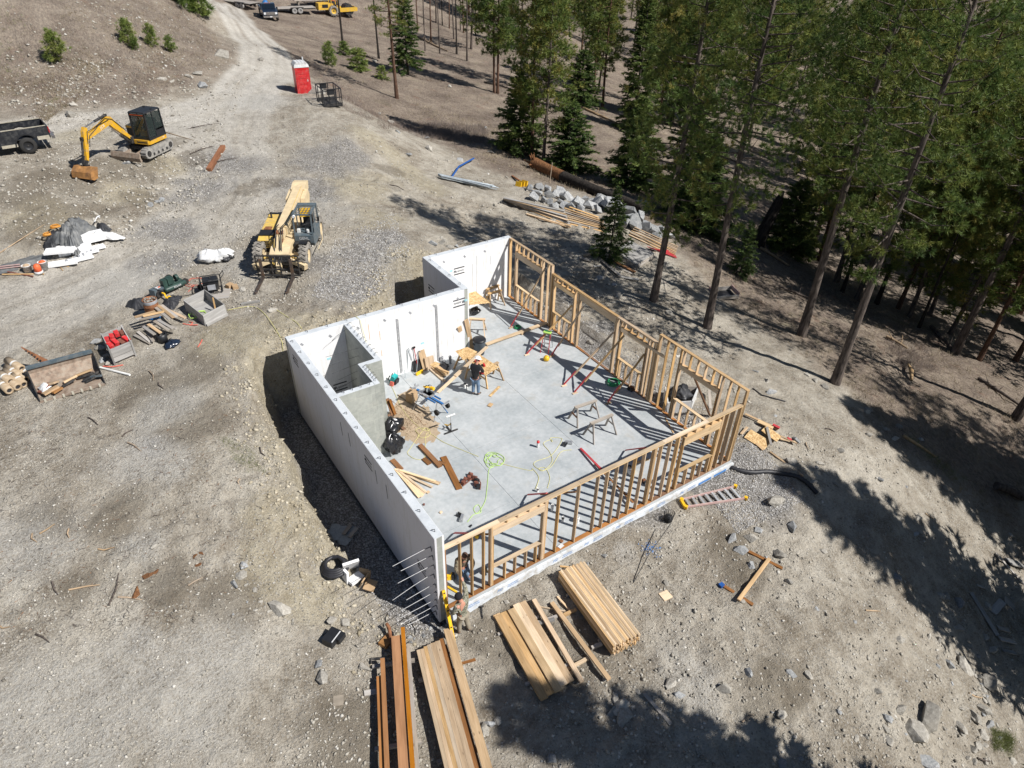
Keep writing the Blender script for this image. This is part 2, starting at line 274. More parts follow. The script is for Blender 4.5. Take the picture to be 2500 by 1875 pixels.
def bark(name, c0, c1):
    m, nt, b = newmat(name); v = coords(nt); n = noise(nt, mapping(nt, v, (9, 9, 1.6)), 1.2, 6, .65); f = noise(nt, mapping(nt, v, (3, 3, .7)), 2, 4)
    c = ramp(nt, n, [(.36, c0), (.64, c1)]); c = mixc(nt, ramp(nt, f, [(.5, (0,0,0)), (.7, (.6,.6,.6))]), c, tuple(x*1.5 for x in c1))
    nt.links.new(c, b.inputs['Base Color']); b.inputs['Roughness'].default_value = .95; b.inputs['Specular IOR Level'].default_value = .1; bump(nt, b, n, .8, .05)
bark('bark_red', (.045,.03,.024), (.15,.088,.06)); bark('bark_grey', (.045,.038,.034), (.14,.115,.10)); bark('bark_burnt', (.012,.011,.010), (.05,.043,.038)); bark('bark_rot', (.09,.042,.022), (.25,.125,.06))
def needles(name, stops, tr=.15):
    m, nt, b = newmat(name); at_ = N(nt, 'ShaderNodeAttribute', attribute_name='tone'); oi = nt.nodes.new('ShaderNodeObjectInfo')
    f = math_(nt, 'ADD', math_(nt, 'MULTIPLY', at_.outputs['Fac'], .7), math_(nt, 'MULTIPLY', oi.outputs['Random'], .32))
    c = ramp(nt, f, stops); nt.links.new(c, b.inputs['Base Color']); b.inputs['Roughness'].default_value = .55; b.inputs['Specular IOR Level'].default_value = .3
    t = nt.nodes.new('ShaderNodeBsdfTranslucent'); nt.links.new(c, t.inputs[0]); mx = nt.nodes.new('ShaderNodeMixShader'); mx.inputs[0].default_value = tr
    out = [n for n in nt.nodes if n.type == 'OUTPUT_MATERIAL'][0]; nt.links.new(b.outputs[0], mx.inputs[1]); nt.links.new(t.outputs[0], mx.inputs[2]); nt.links.new(mx.outputs[0], out.inputs[0])
needles('pine_needles', [(.05, (.05,.09,.026)), (.35, (.105,.16,.038)), (.7, (.185,.215,.05)), (.97, (.31,.26,.07))], .28)
needles('fir_needles', [(.1, (.036,.07,.024)), (.5, (.09,.14,.036)), (.9, (.17,.20,.05))], .25)
needles('young_needles', [(.1, (.08,.13,.03)), (.5, (.16,.22,.05)), (.9, (.27,.29,.08))])
needles('dead_grass_blade', [(.1, (.21,.17,.115)), (.5, (.33,.275,.19)), (.9, (.44,.375,.27))], .2)
needles('scrub_twig', [(.1, (.15,.12,.105)), (.5, (.22,.185,.165)), (.9, (.28,.2,.15))], .0)
needles('green_blade', [(.1, (.10,.13,.04)), (.5, (.16,.19,.06)), (.9, (.24,.24,.10))], .2)

def ground_mat():
    m, nt, b = newmat('earth'); gm = nt.nodes.new('ShaderNodeNewGeometry'); v = gm.outputs['Position']
    za = N(nt, 'ShaderNodeAttribute', attribute_name='zone'); zb = N(nt, 'ShaderNodeAttribute', attribute_name='zone2')
    s = nt.nodes.new('ShaderNodeSeparateColor'); nt.links.new(za.outputs['Color'], s.inputs[0]); s2 = nt.nodes.new('ShaderNodeSeparateColor'); nt.links.new(zb.outputs['Color'], s2.inputs[0])
    road, duff, gravel, clay = s.outputs[0], s.outputs[1], s.outputs[2], s2.outputs[0]; damp, pale = s2.outputs[1], s2.outputs[2]
    nb = noise(nt, v, .35, 6, .62); nm = noise(nt, v, 2.3, 6, .66); nf = noise(nt, v, 14, 5, .7)
    f = math_(nt, 'ADD', math_(nt, 'ADD', math_(nt, 'MULTIPLY', nb, .4), math_(nt, 'MULTIPLY', nm, .35)), math_(nt, 'MULTIPLY', nf, .25))
    dirt = ramp(nt, f, [(.37, (.20,.168,.128)), (.46, (.36,.32,.262)), (.54, (.47,.43,.362)), (.65, (.58,.542,.473))])
    # organic dark patches and fine litter
    org = math_(nt, 'MULTIPLY', ramp(nt, noise(nt, v, .55, 5, .7), [(.45, (0,0,0)), (.62, (1,1,1))]), ramp(nt, nf, [(.35, (1,1,1)), (.62, (.2,.2,.2))]))
    dirt = mixc(nt, math_(nt, 'MULTIPLY', org, .85), dirt, (.15,.12,.085))
    rd = ramp(nt, f, [(.38, (.47,.44,.39)), (.62, (.64,.61,.555))])
    c = mixc(nt, math_(nt, 'MULTIPLY', road, .85), dirt, rd)
    cl = ramp(nt, math_(nt, 'ADD', math_(nt, 'MULTIPLY', nm, .6), math_(nt, 'MULTIPLY', nf, .4)), [(.36, (.30,.255,.175)), (.64, (.52,.47,.36))])
    c = mixc(nt, clay, c, cl)
    nd = noise(nt, mapping(nt, v, (1.6, .7, 1), (0, 0, .6)), 5, 6, .75)
    df = ramp(nt, math_(nt, 'ADD', math_(nt, 'MULTIPLY', nd, .6), math_(nt, 'MULTIPLY', nb, .4)), [(.36, (.095,.072,.058)), (.47, (.195,.155,.125)), (.57, (.31,.255,.20)), (.68, (.45,.385,.30))])
    df = mixc(nt, ramp(nt, noise(nt, v, .8, 4, .6), [(.6, (0,0,0)), (.74, (.45,.45,.45))]), df, (.23,.115,.075))
    df = mixc(nt, ramp(nt, noise(nt, mapping(nt, v, (1,1,1), (0,0,2)), .6, 4, .6), [(.62, (0,0,0)), (.76, (.4,.4,.4))]), df, (.15,.155,.07))
    c = mixc(nt, duff, c, df)
    v1 = N(nt, 'ShaderNodeTexVoronoi', Scale=15.0); nt.links.new(v, v1.inputs['Vector']); k1 = nt.nodes.new('ShaderNodeSeparateColor'); nt.links.new(v1.outputs['Color'], k1.inputs[0])
    gr = ramp(nt, k1.outputs[0], [(.1, (.20,.195,.19)), (.5, (.36,.35,.34)), (.9, (.55,.535,.52))])
    gr = mixc(nt, ramp(nt, v1.outputs[0], [(.35, (0,0,0)), (.62, (.8,.8,.8))]), gr, (.13,.12,.11))
    c = mixc(nt, math_(nt, 'MULTIPLY', gravel, .9), c, gr)
    # embedded pebbles
    def peb(scale, thr, lo, hi, amt):
        p = N(nt, 'ShaderNodeTexVoronoi', Scale=scale); nt.links.new(v, p.inputs['Vector']); k = nt.nodes.new('ShaderNodeSeparateColor'); nt.links.new(p.outputs['Color'], k.inputs[0])
        on = math_(nt, 'MULTIPLY', math_(nt, 'GREATER_THAN', k.outputs[1], thr), math_(nt, 'LESS_THAN', p.outputs[0], .34))
        return math_(nt, 'MULTIPLY', on, amt), ramp(nt, k.outputs[0], [(.1, lo), (.9, hi)]), on
    nod = math_(nt, 'SUBTRACT', 1.0, math_(nt, 'MULTIPLY', duff, .75))
    o1, c1, h1 = peb(11, .62, (.22,.205,.18), (.50,.475,.43), .8); c = mixc(nt, math_(nt, 'MULTIPLY', o1, nod), c, c1)
    o2, c2, h2 = peb(26, .5, (.2,.185,.16), (.50,.47,.42), .7); c = mixc(nt, math_(nt, 'MULTIPLY', o2, nod), c, c2)
    dn = math_(nt, 'ADD', math_(nt, 'ADD', damp, math_(nt, 'MULTIPLY', math_(nt, 'SUBTRACT', nm, .5), 1.6)), math_(nt, 'MULTIPLY', math_(nt, 'SUBTRACT', nf, .5), 1.5))
    c = mixc(nt, math_(nt, 'MULTIPLY', ramp(nt, dn, [(.42, (0,0,0)), (.8, (1,1,1))]), .62), c, (.15,.125,.092))
    c = mixc(nt, math_(nt, 'MULTIPLY', pale, ramp(nt, nf, [(.4, (.3,.3,.3)), (.6, (1,1,1))])), c, (.50,.485,.45))
    nt.links.new(c, b.inputs['Base Color']); b.inputs['Roughness'].default_value = .95; b.inputs['Specular IOR Level'].default_value = .15
    hh = math_(nt, 'ADD', math_(nt, 'ADD', math_(nt, 'MULTIPLY', nm, 1.6), math_(nt, 'MULTIPLY', nf, .9)), math_(nt, 'ADD', math_(nt, 'MULTIPLY', h1, .35), math_(nt, 'MULTIPLY', h2, .2)))
    hh = math_(nt, 'ADD', hh, math_(nt, 'MULTIPLY', noise(nt, v, 45, 3, .7), .35))
    bump(nt, b, hh, .95, .10)
ground_mat()

# ---------------------------------------------------------------- mesh helpers
def link(o, parent=None):
    COL.objects.link(o)
    if parent: o.parent = parent
    return o
def tag(o, label=None, cat=None, group=None, kind=None):
    if label: o['label'] = label
    if cat: o['category'] = cat
    if group: o['group'] = group
    if kind: o['kind'] = kind
    return o
def thing(name, label, cat, loc=(0,0,0), rot=0.0, group=None, tilt=None):
    o = bpy.data.objects.new(name, None); o.empty_display_size = .2; COL.objects.link(o); o.location = loc
    o.rotation_euler = tilt if tilt else (0, 0, rot); return tag(o, label, cat, group)
class MB:
    def __init__(s): s.v = []; s.f = []; s.sm = []
    def add(s, v, f, smooth=False):
        n = len(s.v); s.v += [tuple(p) for p in v]; s.f += [tuple(i+n for i in q) for q in f]; s.sm += [smooth]*len(f); return s
    def box(s, c, d, rot=None, taper=None):
        x, y, z = d[0]/2, d[1]/2, d[2]/2; t = taper or (1, 1)
        P = [Vector((a*(t[0] if q > 0 else 1), b*(t[1] if q > 0 else 1), q)) for q in (-z, z) for a, b in ((-x,-y),(x,-y),(x,y),(-x,y))]
        if rot is not None:
            M = rot if isinstance(rot, Matrix) else Euler(rot).to_matrix(); P = [M @ p for p in P]
        c = Vector(c); return s.add([p+c for p in P], [(0,3,2,1),(4,5,6,7),(0,1,5,4),(1,2,6,5),(2,3,7,6),(3,0,4,7)])
    def bar(s, p0, p1, w, t, up=(0,0,1)):
        p0 = Vector(p0); p1 = Vector(p1); M = frame(p0, p1, up); return s.box((p0+p1)/2, ((p1-p0).length, w, t), M)
    def cyl(s, p0, p1, r0, r1=None, n=10, cap=True, smooth=True):
        p0 = Vector(p0); p1 = Vector(p1); r1 = r0 if r1 is None else r1; M = frame(p0, p1); a = []; 
        for p, r in ((p0, r0), (p1, r1)):
            a += [p+M @ Vector((0, r*math.cos(2*math.pi*i/n), r*math.sin(2*math.pi*i/n))) for i in range(n)]
        s.add(a, [(i, (i+1) % n, n+(i+1) % n, n+i) for i in range(n)], smooth)
        if cap:
            s.add(a[:n], [tuple(reversed(range(n)))]); s.add(a[n:], [tuple(range(n))])
        return s
    def tube(s, pts, r, n=6, closed=False):
        pts = [Vector(p) for p in pts]; rs = r if isinstance(r, (list, tuple)) else [r]*len(pts); a = []; k = len(pts); prev = None
        for i, p in enumerate(pts):
            t = (pts[(i+1) % k] if (closed or i < k-1) else p)-(pts[i-1] if (closed or i > 0) else p)
            if t.length < 1e-6: t = Vector((0,0,1))
            t.normalize(); u = prev if prev is not None else (Vector((0,0,1)) if abs(t.z) < .9 else Vector((1,0,0)))
            u = (u-t*u.dot(t)); u = u.normalized() if u.length > 1e-5 else t.orthogonal().normalized(); prev = u; w = t.cross(u)
            a += [p+(u*math.cos(2*math.pi*j/n)+w*math.sin(2*math.pi*j/n))*rs[i] for j in range(n)]
        fs = []
        for i in range(k if closed else k-1):
            i2 = (i+1) % k; fs += [(i*n+j, i*n+(j+1) % n, i2*n+(j+1) % n, i2*n+j) for j in range(n)]
        s.add(a, fs, True)
        if not closed: s.add(a[:n], [tuple(reversed(range(n)))]); s.add(a[-n:], [tuple(range(n))])
        return s
    def lathe(s, prof, n=16, axis=None, origin=(0,0,0), smooth=True):
        """prof = (radius, height) pairs about local Z, or about axis"""
        o = Vector(origin); M = Matrix.Identity(3) if axis is None else Vector(axis).to_track_quat('Z', 'Y').to_matrix(); a = []
        for r, z in prof: a += [o+M @ Vector((r*math.cos(2*math.pi*i/n), r*math.sin(2*math.pi*i/n), z)) for i in range(n)]
        fs = [(k*n+i, k*n+(i+1) % n, (k+1)*n+(i+1) % n, (k+1)*n+i) for k in range(len(prof)-1) for i in range(n)]
        return s.add(a, fs, smooth)
    def prism(s, poly, a, b, M=None, smooth=False):
        """poly = 2-D outline in (x, z), swept from y=a to y=b"""
        n = len(poly); P = [Vector((p[0], a, p[1])) for p in poly]+[Vector((p[0], b, p[1])) for p in poly]
        if M is not None: P = [M @ p for p in P]
        return s.add(P, [tuple(range(n)), tuple(reversed(range(n, 2*n)))]+[(i, n+i, n+(i+1) % n, (i+1) % n) for i in range(n)], smooth)
    def mesh(s, name, mat, recalc=True):
        me = bpy.data.meshes.new(name); me.from_pydata(s.v, [], s.f)
        if recalc:
            bm = bmesh.new(); bm.from_mesh(me); bmesh.ops.recalc_face_normals(bm, faces=bm.faces); bm.to_mesh(me); bm.free()
        me.polygons.foreach_set('use_smooth', s.sm); me.materials.append(MATS[mat]); me.update(); return me
    def build(s, name, mat, parent=None, recalc=True):
        return link(bpy.data.objects.new(name, s.mesh(name, mat, recalc)), parent)
def frame(p0, p1, up=(0,0,1)):
    x = (Vector(p1)-Vector(p0)); x = x.normalized() if x.length > 1e-9 else Vector((1,0,0)); u = Vector(up)
    if abs(x.dot(u.normalized())) > .995: u = Vector((0,1,0)) if abs(x.y) < .9 else Vector((1,0,0))
    y = u.cross(x).normalized(); z = x.cross(y)
    return Matrix((x, y, z)).transposed()
_BM = {}
def boxmesh(d, mat, name):
    k = (round(d[0], 2), round(d[1], 3), round(d[2], 3), mat)
    if k not in _BM: _BM[k] = MB().box((0,0,0), d).mesh(name, mat, False)
    return _BM[k]
def board(name, parent, p0, p1, w, t, mat='lumber', up=(0,0,1)):
    """one length of lumber from p0 to p1 (parent's frame), w across, t thick along up"""
    p0 = Vector(p0); p1 = Vector(p1); o = bpy.data.objects.new(name, boxmesh(((p1-p0).length, w, t), mat, name)); M = frame(p0, p1, up).to_4x4(); M.translation = (p0+p1)/2
    link(o, parent); o.matrix_local = M; return o
def text(name, body, size, mat, loc, rot, parent=None, ext=.002, align='CENTER', shear=0.0, xs=1.0):
    c = bpy.data.curves.new(name, 'FONT'); c.body = body; c.size = size; c.extrude = ext; c.align_x = align; c.align_y = 'CENTER'; c.shear = shear; c.resolution_u = 3
    o = bpy.data.objects.new('tmp', c); COL.objects.link(o); dg = bpy.context.evaluated_depsgraph_get(); me = bpy.data.meshes.new_from_object(o.evaluated_get(dg)); bpy.data.objects.remove(o)
    me.name = name; me.materials.clear(); me.materials.append(MATS[mat]); ob = link(bpy.data.objects.new(name, me), parent); ob.location = loc; ob.rotation_euler = rot; ob.scale = (xs, 1, 1); return ob
def copy_tree(o, parent=None):
    c = o.copy(); COL.objects.link(c)
    if parent: c.parent = parent
    for ch in list(o.children): copy_tree(ch, c)
    return c
def rockmesh(seed, mat, n=14, flat=.7, sub=0):
    r = random.Random(seed); bm = bmesh.new()
    for i in range(n):
        d = Vector((r.gauss(0,1), r.gauss(0,1), r.gauss(0,1))).normalized(); bm.verts.new((d.x*r.uniform(.8,1.1), d.y*r.uniform(.65,.95), d.z*flat*r.uniform(.8,1.1)))
    h = bmesh.ops.convex_hull(bm, input=bm.verts); bmesh.ops.delete(bm, geom=[g for g in h['geom_interior'] if isinstance(g, bmesh.types.BMVert)], context='VERTS')
    if sub:
        bmesh.ops.bevel(bm, geom=bm.edges[:]+bm.verts[:], offset=.12, segments=1, affect='EDGES')
    bmesh.ops.recalc_face_normals(bm, faces=bm.faces)
    me = bpy.data.meshes.new('stone'); bm.to_mesh(me); bm.free(); me.materials.append(MATS[mat]); return me

# ---------------------------------------------------------------- ground
def poly_at(px): return np.array([tuple(at(u, v))[:2] for u, v in px])
ROAD = [poly_at([(-60,345),(150,315),(430,290),(590,240),(655,170),(650,120),(600,70),(545,15),(500,1)]), poly_at([(590,240),(540,330),(560,450),(480,560),(330,640),(120,740),(-60,800)])]
FOREST = poly_at([(560,75),(640,110),(760,190),(860,260),(1010,320),(1150,400),(1280,440),(1420,470),(1640,590),(1800,760),(1990,880),(2100,985),(2250,1110),(2400,1240),(2500,1330)])
_far = np.array([(70,0),(320,0),(320,420),(20,420)])
FPOLY = np.concatenate([FOREST, _far])
HILL = np.concatenate([poly_at([(-60,280),(100,285),(300,275),(460,240),(560,200),(600,150),(570,100),(520,60),(490,5)]), np.array([(-10,300),(-260,300),(-260,20)])])
SPOTS = {'clay': [(900,330,1.6),(950,370,1.6),(1000,410,1.6),(1060,455,1.5),(300,470,1.8),(120,520,2),(420,410,1.6),(930,770,1.6),(780,800,1.4),(680,810,1.3),(1000,690,1.4),(640,900,.9),(690,1090,.7),(790,1300,1.0),(700,1250,1.2),(880,450,2.5),(930,540,2),(1000,420,1.8),(560,830,1.5),(640,1380,1.0),(760,1480,.9),(200,330,2)],
 'gravel': [(880,620,2.0),(840,700,1.6),(780,640,1.5),(930,590,1.3),(790,400,2.5),(840,370,2),(760,470,2.2),(480,470,2.0),(420,560,1.8),(560,400,2.5),(370,1090,.9),(1560,1250,1.2),(1830,1130,1.4),(1870,1200,1.6),(1560,900,.9),(1480,800,.9),(1660,1000,.9),(1720,1070,1),(1380,720,1),(400,640,1.5)],
 'damp': [(100,490,1.6),(200,460,1.8),(290,430,1.8),(370,400,1.8),(60,560,1.5),(170,520,1.6),(470,380,1.5),(270,400,1.6),(420,350,1.4),(120,430,1.6),(30,480,1.6),(230,520,1.4),(340,480,1.4),(930,250,1.2),(960,420,1.2),(380,960,1.5),(480,1030,1.4),(300,1240,1.4),(110,1270,1.2),(1300,1560,1.5),(1350,1640,1.1),(880,1840,1.3),(830,1740,1.0),(1850,1390,1.2),(1780,1330,1),(1900,1700,1.3),(560,1440,1.3),(400,1420,1.2),(200,1420,1),(470,900,1.5),(640,450,2),(330,420,1.4),(1450,1560,1.2),(1180,1560,.8),(300,840,1.3)],
 'pale': [(360,1130,1.4),(1530,1350,.5),(600,640,2),(800,520,2),(300,700,2),(400,1000,1.3),(100,1800,2.4),(450,1650,2),(60,1350,1.6),(1700,1660,1.3),(350,1330,.9),(640,250,2.5)]}
SPX = {k: [(*tuple(at(u, v))[:2], r) for u, v, r in L] for k, L in SPOTS.items()}
def spots(x, y, key, seed):
    o = np.zeros(x.shape); w = fbm(x, y, .7, 4, seed)*1.5
    for a, b, r in SPX[key]: o = np.maximum(o, 1-sstep(.45, 1.25, np.hypot(x-a, y-b)/r+w))
    return o
def zones(x, y, z):
    n = fbm(x, y, .45, 4, 21)
    rd = np.zeros(x.shape)
    for i, L in enumerate(ROAD):
        d = polydist(x, y, L, False); w = 2.6 if i == 0 else 3.0
        rd = np.maximum(rd, (1-sstep(w*.8, w*1.12, d+n*1.2))*(1 if i == 0 else .75))
        for off in (.8,):
            rd = rd-.42*np.exp(-((np.abs(d+n*.4)-off)/.26)**2)-.25*np.exp(-((np.abs(d+n*.4)-off-.75)/.2)**2)
    rd = np.clip(rd, 0, 1)
    df = np.maximum(1-sstep(-1.6, 1.6, polydist(x, y, FPOLY)+n*3), .85*(1-sstep(-2.5, 1.5, polydist(x, y, HILL)+n*4)))
    df = df*(1-rd)
    dt = polydist(x, y, TR)
    gv = np.maximum(spots(x, y, 'gravel', 33)*.9, 1-sstep(-.1, .35, dt+n*.2))
    dF = polydist(x, y, FOOT); gv = np.maximum(gv, (1-sstep(.5, 1.6, dF+n*1.2))*((x > 10.5)*1.0))
    ed = (1-sstep(.2, 1.6, dt+n*1.2))*sstep(-.05, .3, dt)*(z > .1)
    cl = np.maximum(spots(x, y, 'clay', 43)*.8, ed*.9)
    return rd, df, gv, cl, spots(x, y, 'damp', 53)*.8, spots(x, y, 'pale', 63)*.7
def axis_lines(segs):
    out = [segs[0][0]]
    for a, b, st in segs: out += list(np.linspace(a, b, max(2, int(round((b-a)/st))+1))[1:])
    return np.array(out)
GX = axis_lines([(-260,-80,12),(-80,-34,1.6),(-34,-13,.5),(-13,-4,.16),(-4,18,.125),(18,26,.22),(26,60,.6),(60,140,2),(140,400,9)])
GY = axis_lines([(-220,-40,14),(-40,-12,1),(-12,-5,.17),(-5,21,.125),(21,34,.2),(34,70,.45),(70,150,1.5),(150,460,9)])
def make_ground():
    X, Y = np.meshgrid(GX, GY, indexing='ij'); x = X.ravel(); y = Y.ravel(); z = terrain(x, y); nx, ny = len(GX), len(GY)
    rd, df, gv, cl, dp, pl = zones(x, y, z)
    idx = np.arange(nx*ny).reshape(nx, ny)
    q = np.stack([idx[:-1, :-1], idx[1:, :-1], idx[1:, 1:], idx[:-1, 1:]], -1).reshape(-1, 4)
    cx = x[q].mean(1); cy = y[q].mean(1); cr = rd[q].mean(1); cdf = df[q].mean(1); dt = polydist(cx, cy, TR)
    inh = polydist(cx, cy, HILL) < 1
    cls = np.full(len(q), 0); cls[(cdf > .45)] = 1; cls[(cdf > .4) & inh] = 2; cls[cr > .42] = 3; cls[dt < .25] = 4
    for k, nm in enumerate(('ground', 'forest_floor', 'hillside', 'dirt_road', 'trench')):
        f = q[cls == k]; 
        if len(f) == 0: continue
        u, inv = np.unique(f, return_inverse=True); inv = inv.reshape(f.shape)
        me = bpy.data.meshes.new(nm); me.vertices.add(len(u)); me.vertices.foreach_set('co', np.stack([x[u], y[u], z[u]], 1).astype(np.float32).ravel())
        me.loops.add(inv.size); me.loops.foreach_set('vertex_index', inv.ravel().astype(np.int32)); me.polygons.add(len(f)); me.polygons.foreach_set('loop_start', (np.arange(len(f))*4).astype(np.int32)); me.polygons.foreach_set('loop_total', np.full(len(f), 4, np.int32))
        me.polygons.foreach_set('use_smooth', np.ones(len(f), bool)); me.update(calc_edges=True); me.validate()
        for an, cols in (('zone', (rd, df, gv)), ('zone2', (cl, dp, pl))):
            a = me.color_attributes.new(an, 'FLOAT_COLOR', 'POINT'); a.data.foreach_set('color', np.stack([c[u] for c in cols]+[np.ones(len(u))], 1).astype(np.float32).ravel())
        me.materials.append(MATS['earth']); o = link(bpy.data.objects.new(nm, me)); o['kind'] = 'structure'
make_ground()
# ---------------------------------------------------------------- building: slab, form walls, partition, stud walls
def onx(u, v, x):
    d = RM @ np.array([(u-1250)/FPX, -(v-937.5)/FPX, -1.0]); return Vector(CN+d*((x-CN[0])/d[0]))
def ony(u, v, y):
    d = RM @ np.array([(u-1250)/FPX, -(v-937.5)/FPX, -1.0]); return Vector(CN+d*((y-CN[1])/d[1]))
def z3b(x, y): return (650+x/3.687, 550+y/3.687)
def z4b(x, y): return (1000+x/3.16, 380+y/3.16)
def z2(x, y): return (1180+x/3.253, 680+y/3.253)
def z3(x, y): return (1000+x/2.602, 1000+y/2.602)
def z1c(x, y): return (900+x/3.3175, 780+y/3.3175)
def z4(x, y): return (750+x/2.654, 1250+y/2.654)
def zd(x, y): return (200+x/3.318, 400+y/3.318)
def za(x, y): return (x/3.318, y/3.318)
def zb(x, y): return (550+x/3.318, y/3.318)
def zc(x, y): return (1150+x/3.16, y/3.16)
def zw(x, y): return (1700+x/2.765, 500+y/2.765)
def zl(x, y): return (x/3.0175, 450+y/3.0175)
def zr(x, y): return (1150+x/3.044, 1330+y/3.044)
def ze(x, y): return (1750+x/2.949, 1000+y/2.949)
def zg(x, y): return (1600+x/2.458, 1400+y/2.458)
def zf(x, y): return (x/2.458, 1000+y/2.458)
def zh(x, y): return (x/2.458, 1375+y/2.458)
def zt(x, y): return (560+x/6.9125, y/6.9125)

slab = thing('foundation_slab', 'pale grey concrete slab floor with saw-cut joints inside the unfinished walls', 'floor slab')
XS = [0.0, 4.38, 8.25, W+.04]; YS = [-.05, 2.8, 5.97, 9.1, D1]
for i in range(3):
    for j in range(4): MB().box(((XS[i]+XS[i+1])/2, (YS[j]+YS[j+1])/2, -.1), (XS[i+1]-XS[i]-.012, YS[j+1]-YS[j]-.012, .2)).build('slab_panel', 'slab', slab)
MB().box(((J+W+.04)/2, (D1+D)/2, -.1), (W+.04-J-.012, D-D1-.012, .2)).build('slab_panel', 'slab', slab)
MB().box((W/2, D/2-1.85, -.33), (W+.02, D1-.1, .42)).build('footing', 'slab_edge', slab)
MB().box(((J+W)/2, (D1+D)/2, -.33), (W-J+.02, D-D1-.1, .42)).build('footing', 'slab_edge', slab)
fe = MB().box((W/2+.0, -.095, -.30), (W+.2, .09, .44)).build('edge_foam', 'foam_edge', slab)
MB().box((W+.09, D/2, -.30), (.09, D-.1, .44)).build('edge_foam', 'foam_edge', slab)
for k, x in enumerate((.35, 1.85, 4.1, 5.45, 6.9, 8.5, 10.1)):
    text('printed_mark', 'PSI', .17, 'blue_ink', (x, -.142, -.2), (R_(90), 0, 0), slab, shear=.3)
    for q in (0, 1): text('printed_mark', 'INSULATION' if q else 'GOLDSPAN', .075, 'blue_ink', (x+.52, -.142, -.155-q*.085), (R_(90), 0, 0), slab, shear=.2)
for x in (11.35, 12.2): MB().box((x, -.143, -.22), (.7, .004, .12)).build('printed_mark', 'blue_ink', slab)

walls = thing('form_wall', 'white foam block foundation wall with grey concrete top wrapping back and left sides', 'foundation wall')
T = .065
def icf(a, b, face, ends=(0, 0)):
    """straight wall run between two plan corners, with foam skins and a concrete core"""
    (x0, y0), (x1, y1) = a, b; cx, cy = (x0+x1)/2, (y0+y1)/2; dx, dy = x1-x0, y1-y0; zc_, hz = (HW-.42)/2-.0, HW+.42
    if dx < dy:
        MB().box((x0+T/2, cy, zc_), (T, dy, hz)).build('foam_panel', 'foam_shaded', walls); MB().box((x1-T/2, cy, zc_), (T, dy, hz)).build('foam_panel', 'foam', walls)
        MB().box((cx, cy, zc_-.015), (dx-2*T, dy-.004, hz-.03)).build('concrete_core', 'wall_concrete', walls)
    else:
        MB().box((cx, y0+T/2, zc_), (dx, T, hz)).build('foam_panel', 'foam', walls); MB().box((cx, y1-T/2, zc_), (dx, T, hz)).build('foam_panel', 'foam_shaded', walls)
        MB().box((cx, cy, zc_-.015), (dx-.004, dy-2*T, hz-.03)).build('concrete_core', 'wall_concrete', walls)
icf((-WT, 0), (0, D1-.001), 'x'); icf((-WT, D1), (J-WT-.001, D1+WT), 'y'); icf((J-WT, D1), (J, D+WT), 'x'); icf((J+.001, D), (W+.02, D+WT), 'y')
TP = .012
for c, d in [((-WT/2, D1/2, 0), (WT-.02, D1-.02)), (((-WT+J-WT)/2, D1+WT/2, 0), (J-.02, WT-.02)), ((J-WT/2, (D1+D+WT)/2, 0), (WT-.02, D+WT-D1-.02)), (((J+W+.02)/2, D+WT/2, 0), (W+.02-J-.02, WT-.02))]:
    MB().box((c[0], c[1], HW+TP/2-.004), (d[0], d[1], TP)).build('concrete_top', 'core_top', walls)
def hook(p, a, h=.11, l=.10):
    p = Vector(p); return MB().tube([p, p+Vector((0,0,h)), p+Vector((math.cos(a)*l, math.sin(a)*l, h*.55))], .013, 4)
for k in range(14): hook((-.15, .25+k*.9, HW), 2.4+rnd.uniform(-.3, .3)).build('rebar_dowel', 'rebar', walls)
for k in range(9): hook((.6+k*.85, D1+.15, HW), 2.2+rnd.uniform(-.4, .4)).build('rebar_dowel', 'rebar', walls)
for k in range(4): hook((J-.15, D1+.5+k*.95, HW), 2.3+rnd.uniform(-.3, .3)).build('rebar_dowel', 'rebar', walls)
for k in range(5): hook((J+.4+k*1.0, D+.15, HW), 2.2).build('rebar_dowel', 'rebar', walls)
def patch(x, y, z, rot=(0, R_(38), 0), s=(.085, .02, .15)): MB().box((x, y, z), s, rot).build('grey_patch', 'patch', walls)
for x in (.25, 1.46, 2.69, 3.91, 5.13, 6.32, 7.55): patch(x, D1, 3.05, (0, R_(-38), 0))
for x in (8.85, 10.05, 11.25, 12.6): patch(x, D, 3.04, (0, R_(-38), 0))
for x, zt_ in ((4.47, 2.95), (6.4, 3.08)):
    s = MB().box((x, D1-.006, (zt_+.08)/2), (.085, .03, zt_-.08)); s.build('wall_channel', 'strip', walls)
    MB().box((x+.06, D1-.004, (zt_+.08)/2), (.02, .022, zt_-.2)).build('wall_channel', 'patch', walls)
def logo(c, rz, flip=False, s=1.0, par=walls):
    c = Vector(c); rx = Vector((math.cos(rz), math.sin(rz), 0)); ry = R_(180) if flip else 0; f = -1 if flip else 1
    n = Vector((math.sin(rz), -math.cos(rz), 0))*.004
    for dz in (.165*s, -.165*s): MB().box(c+Vector((0, 0, dz))+n, (.62*s, .006, .055*s), (0, 0, rz)).build('printed_bar', 'ink', par)
    text('printed_logo', 'amvic', .17*s, 'ink', c+rx*(.09*s*f)+n, (R_(90), ry, rz) if not flip else (R_(90), R_(180), rz), par)
    g = MB(); m0 = c-rx*(.235*s*f)+n
    for a in (-1, 1): g.tube([m0+rx*((a*.035+q*.033)*s)+Vector((0, 0, f*(h-.03)*s)) for q, h in ((-1, -.03), (-.8, .05), (0, .085), (.8, .05), (1, -.03))], .016*s, 5)
    g.build('printed_symbol', 'ink', par)
logo((7.6, D1-.001, 2.83), 0, True); logo((9.71, D-.001, 2.33), 0); lp = ony(*z3b(668, 1450), D1); logo((lp.x, D1-.001, max(.4, lp.z)), 0)
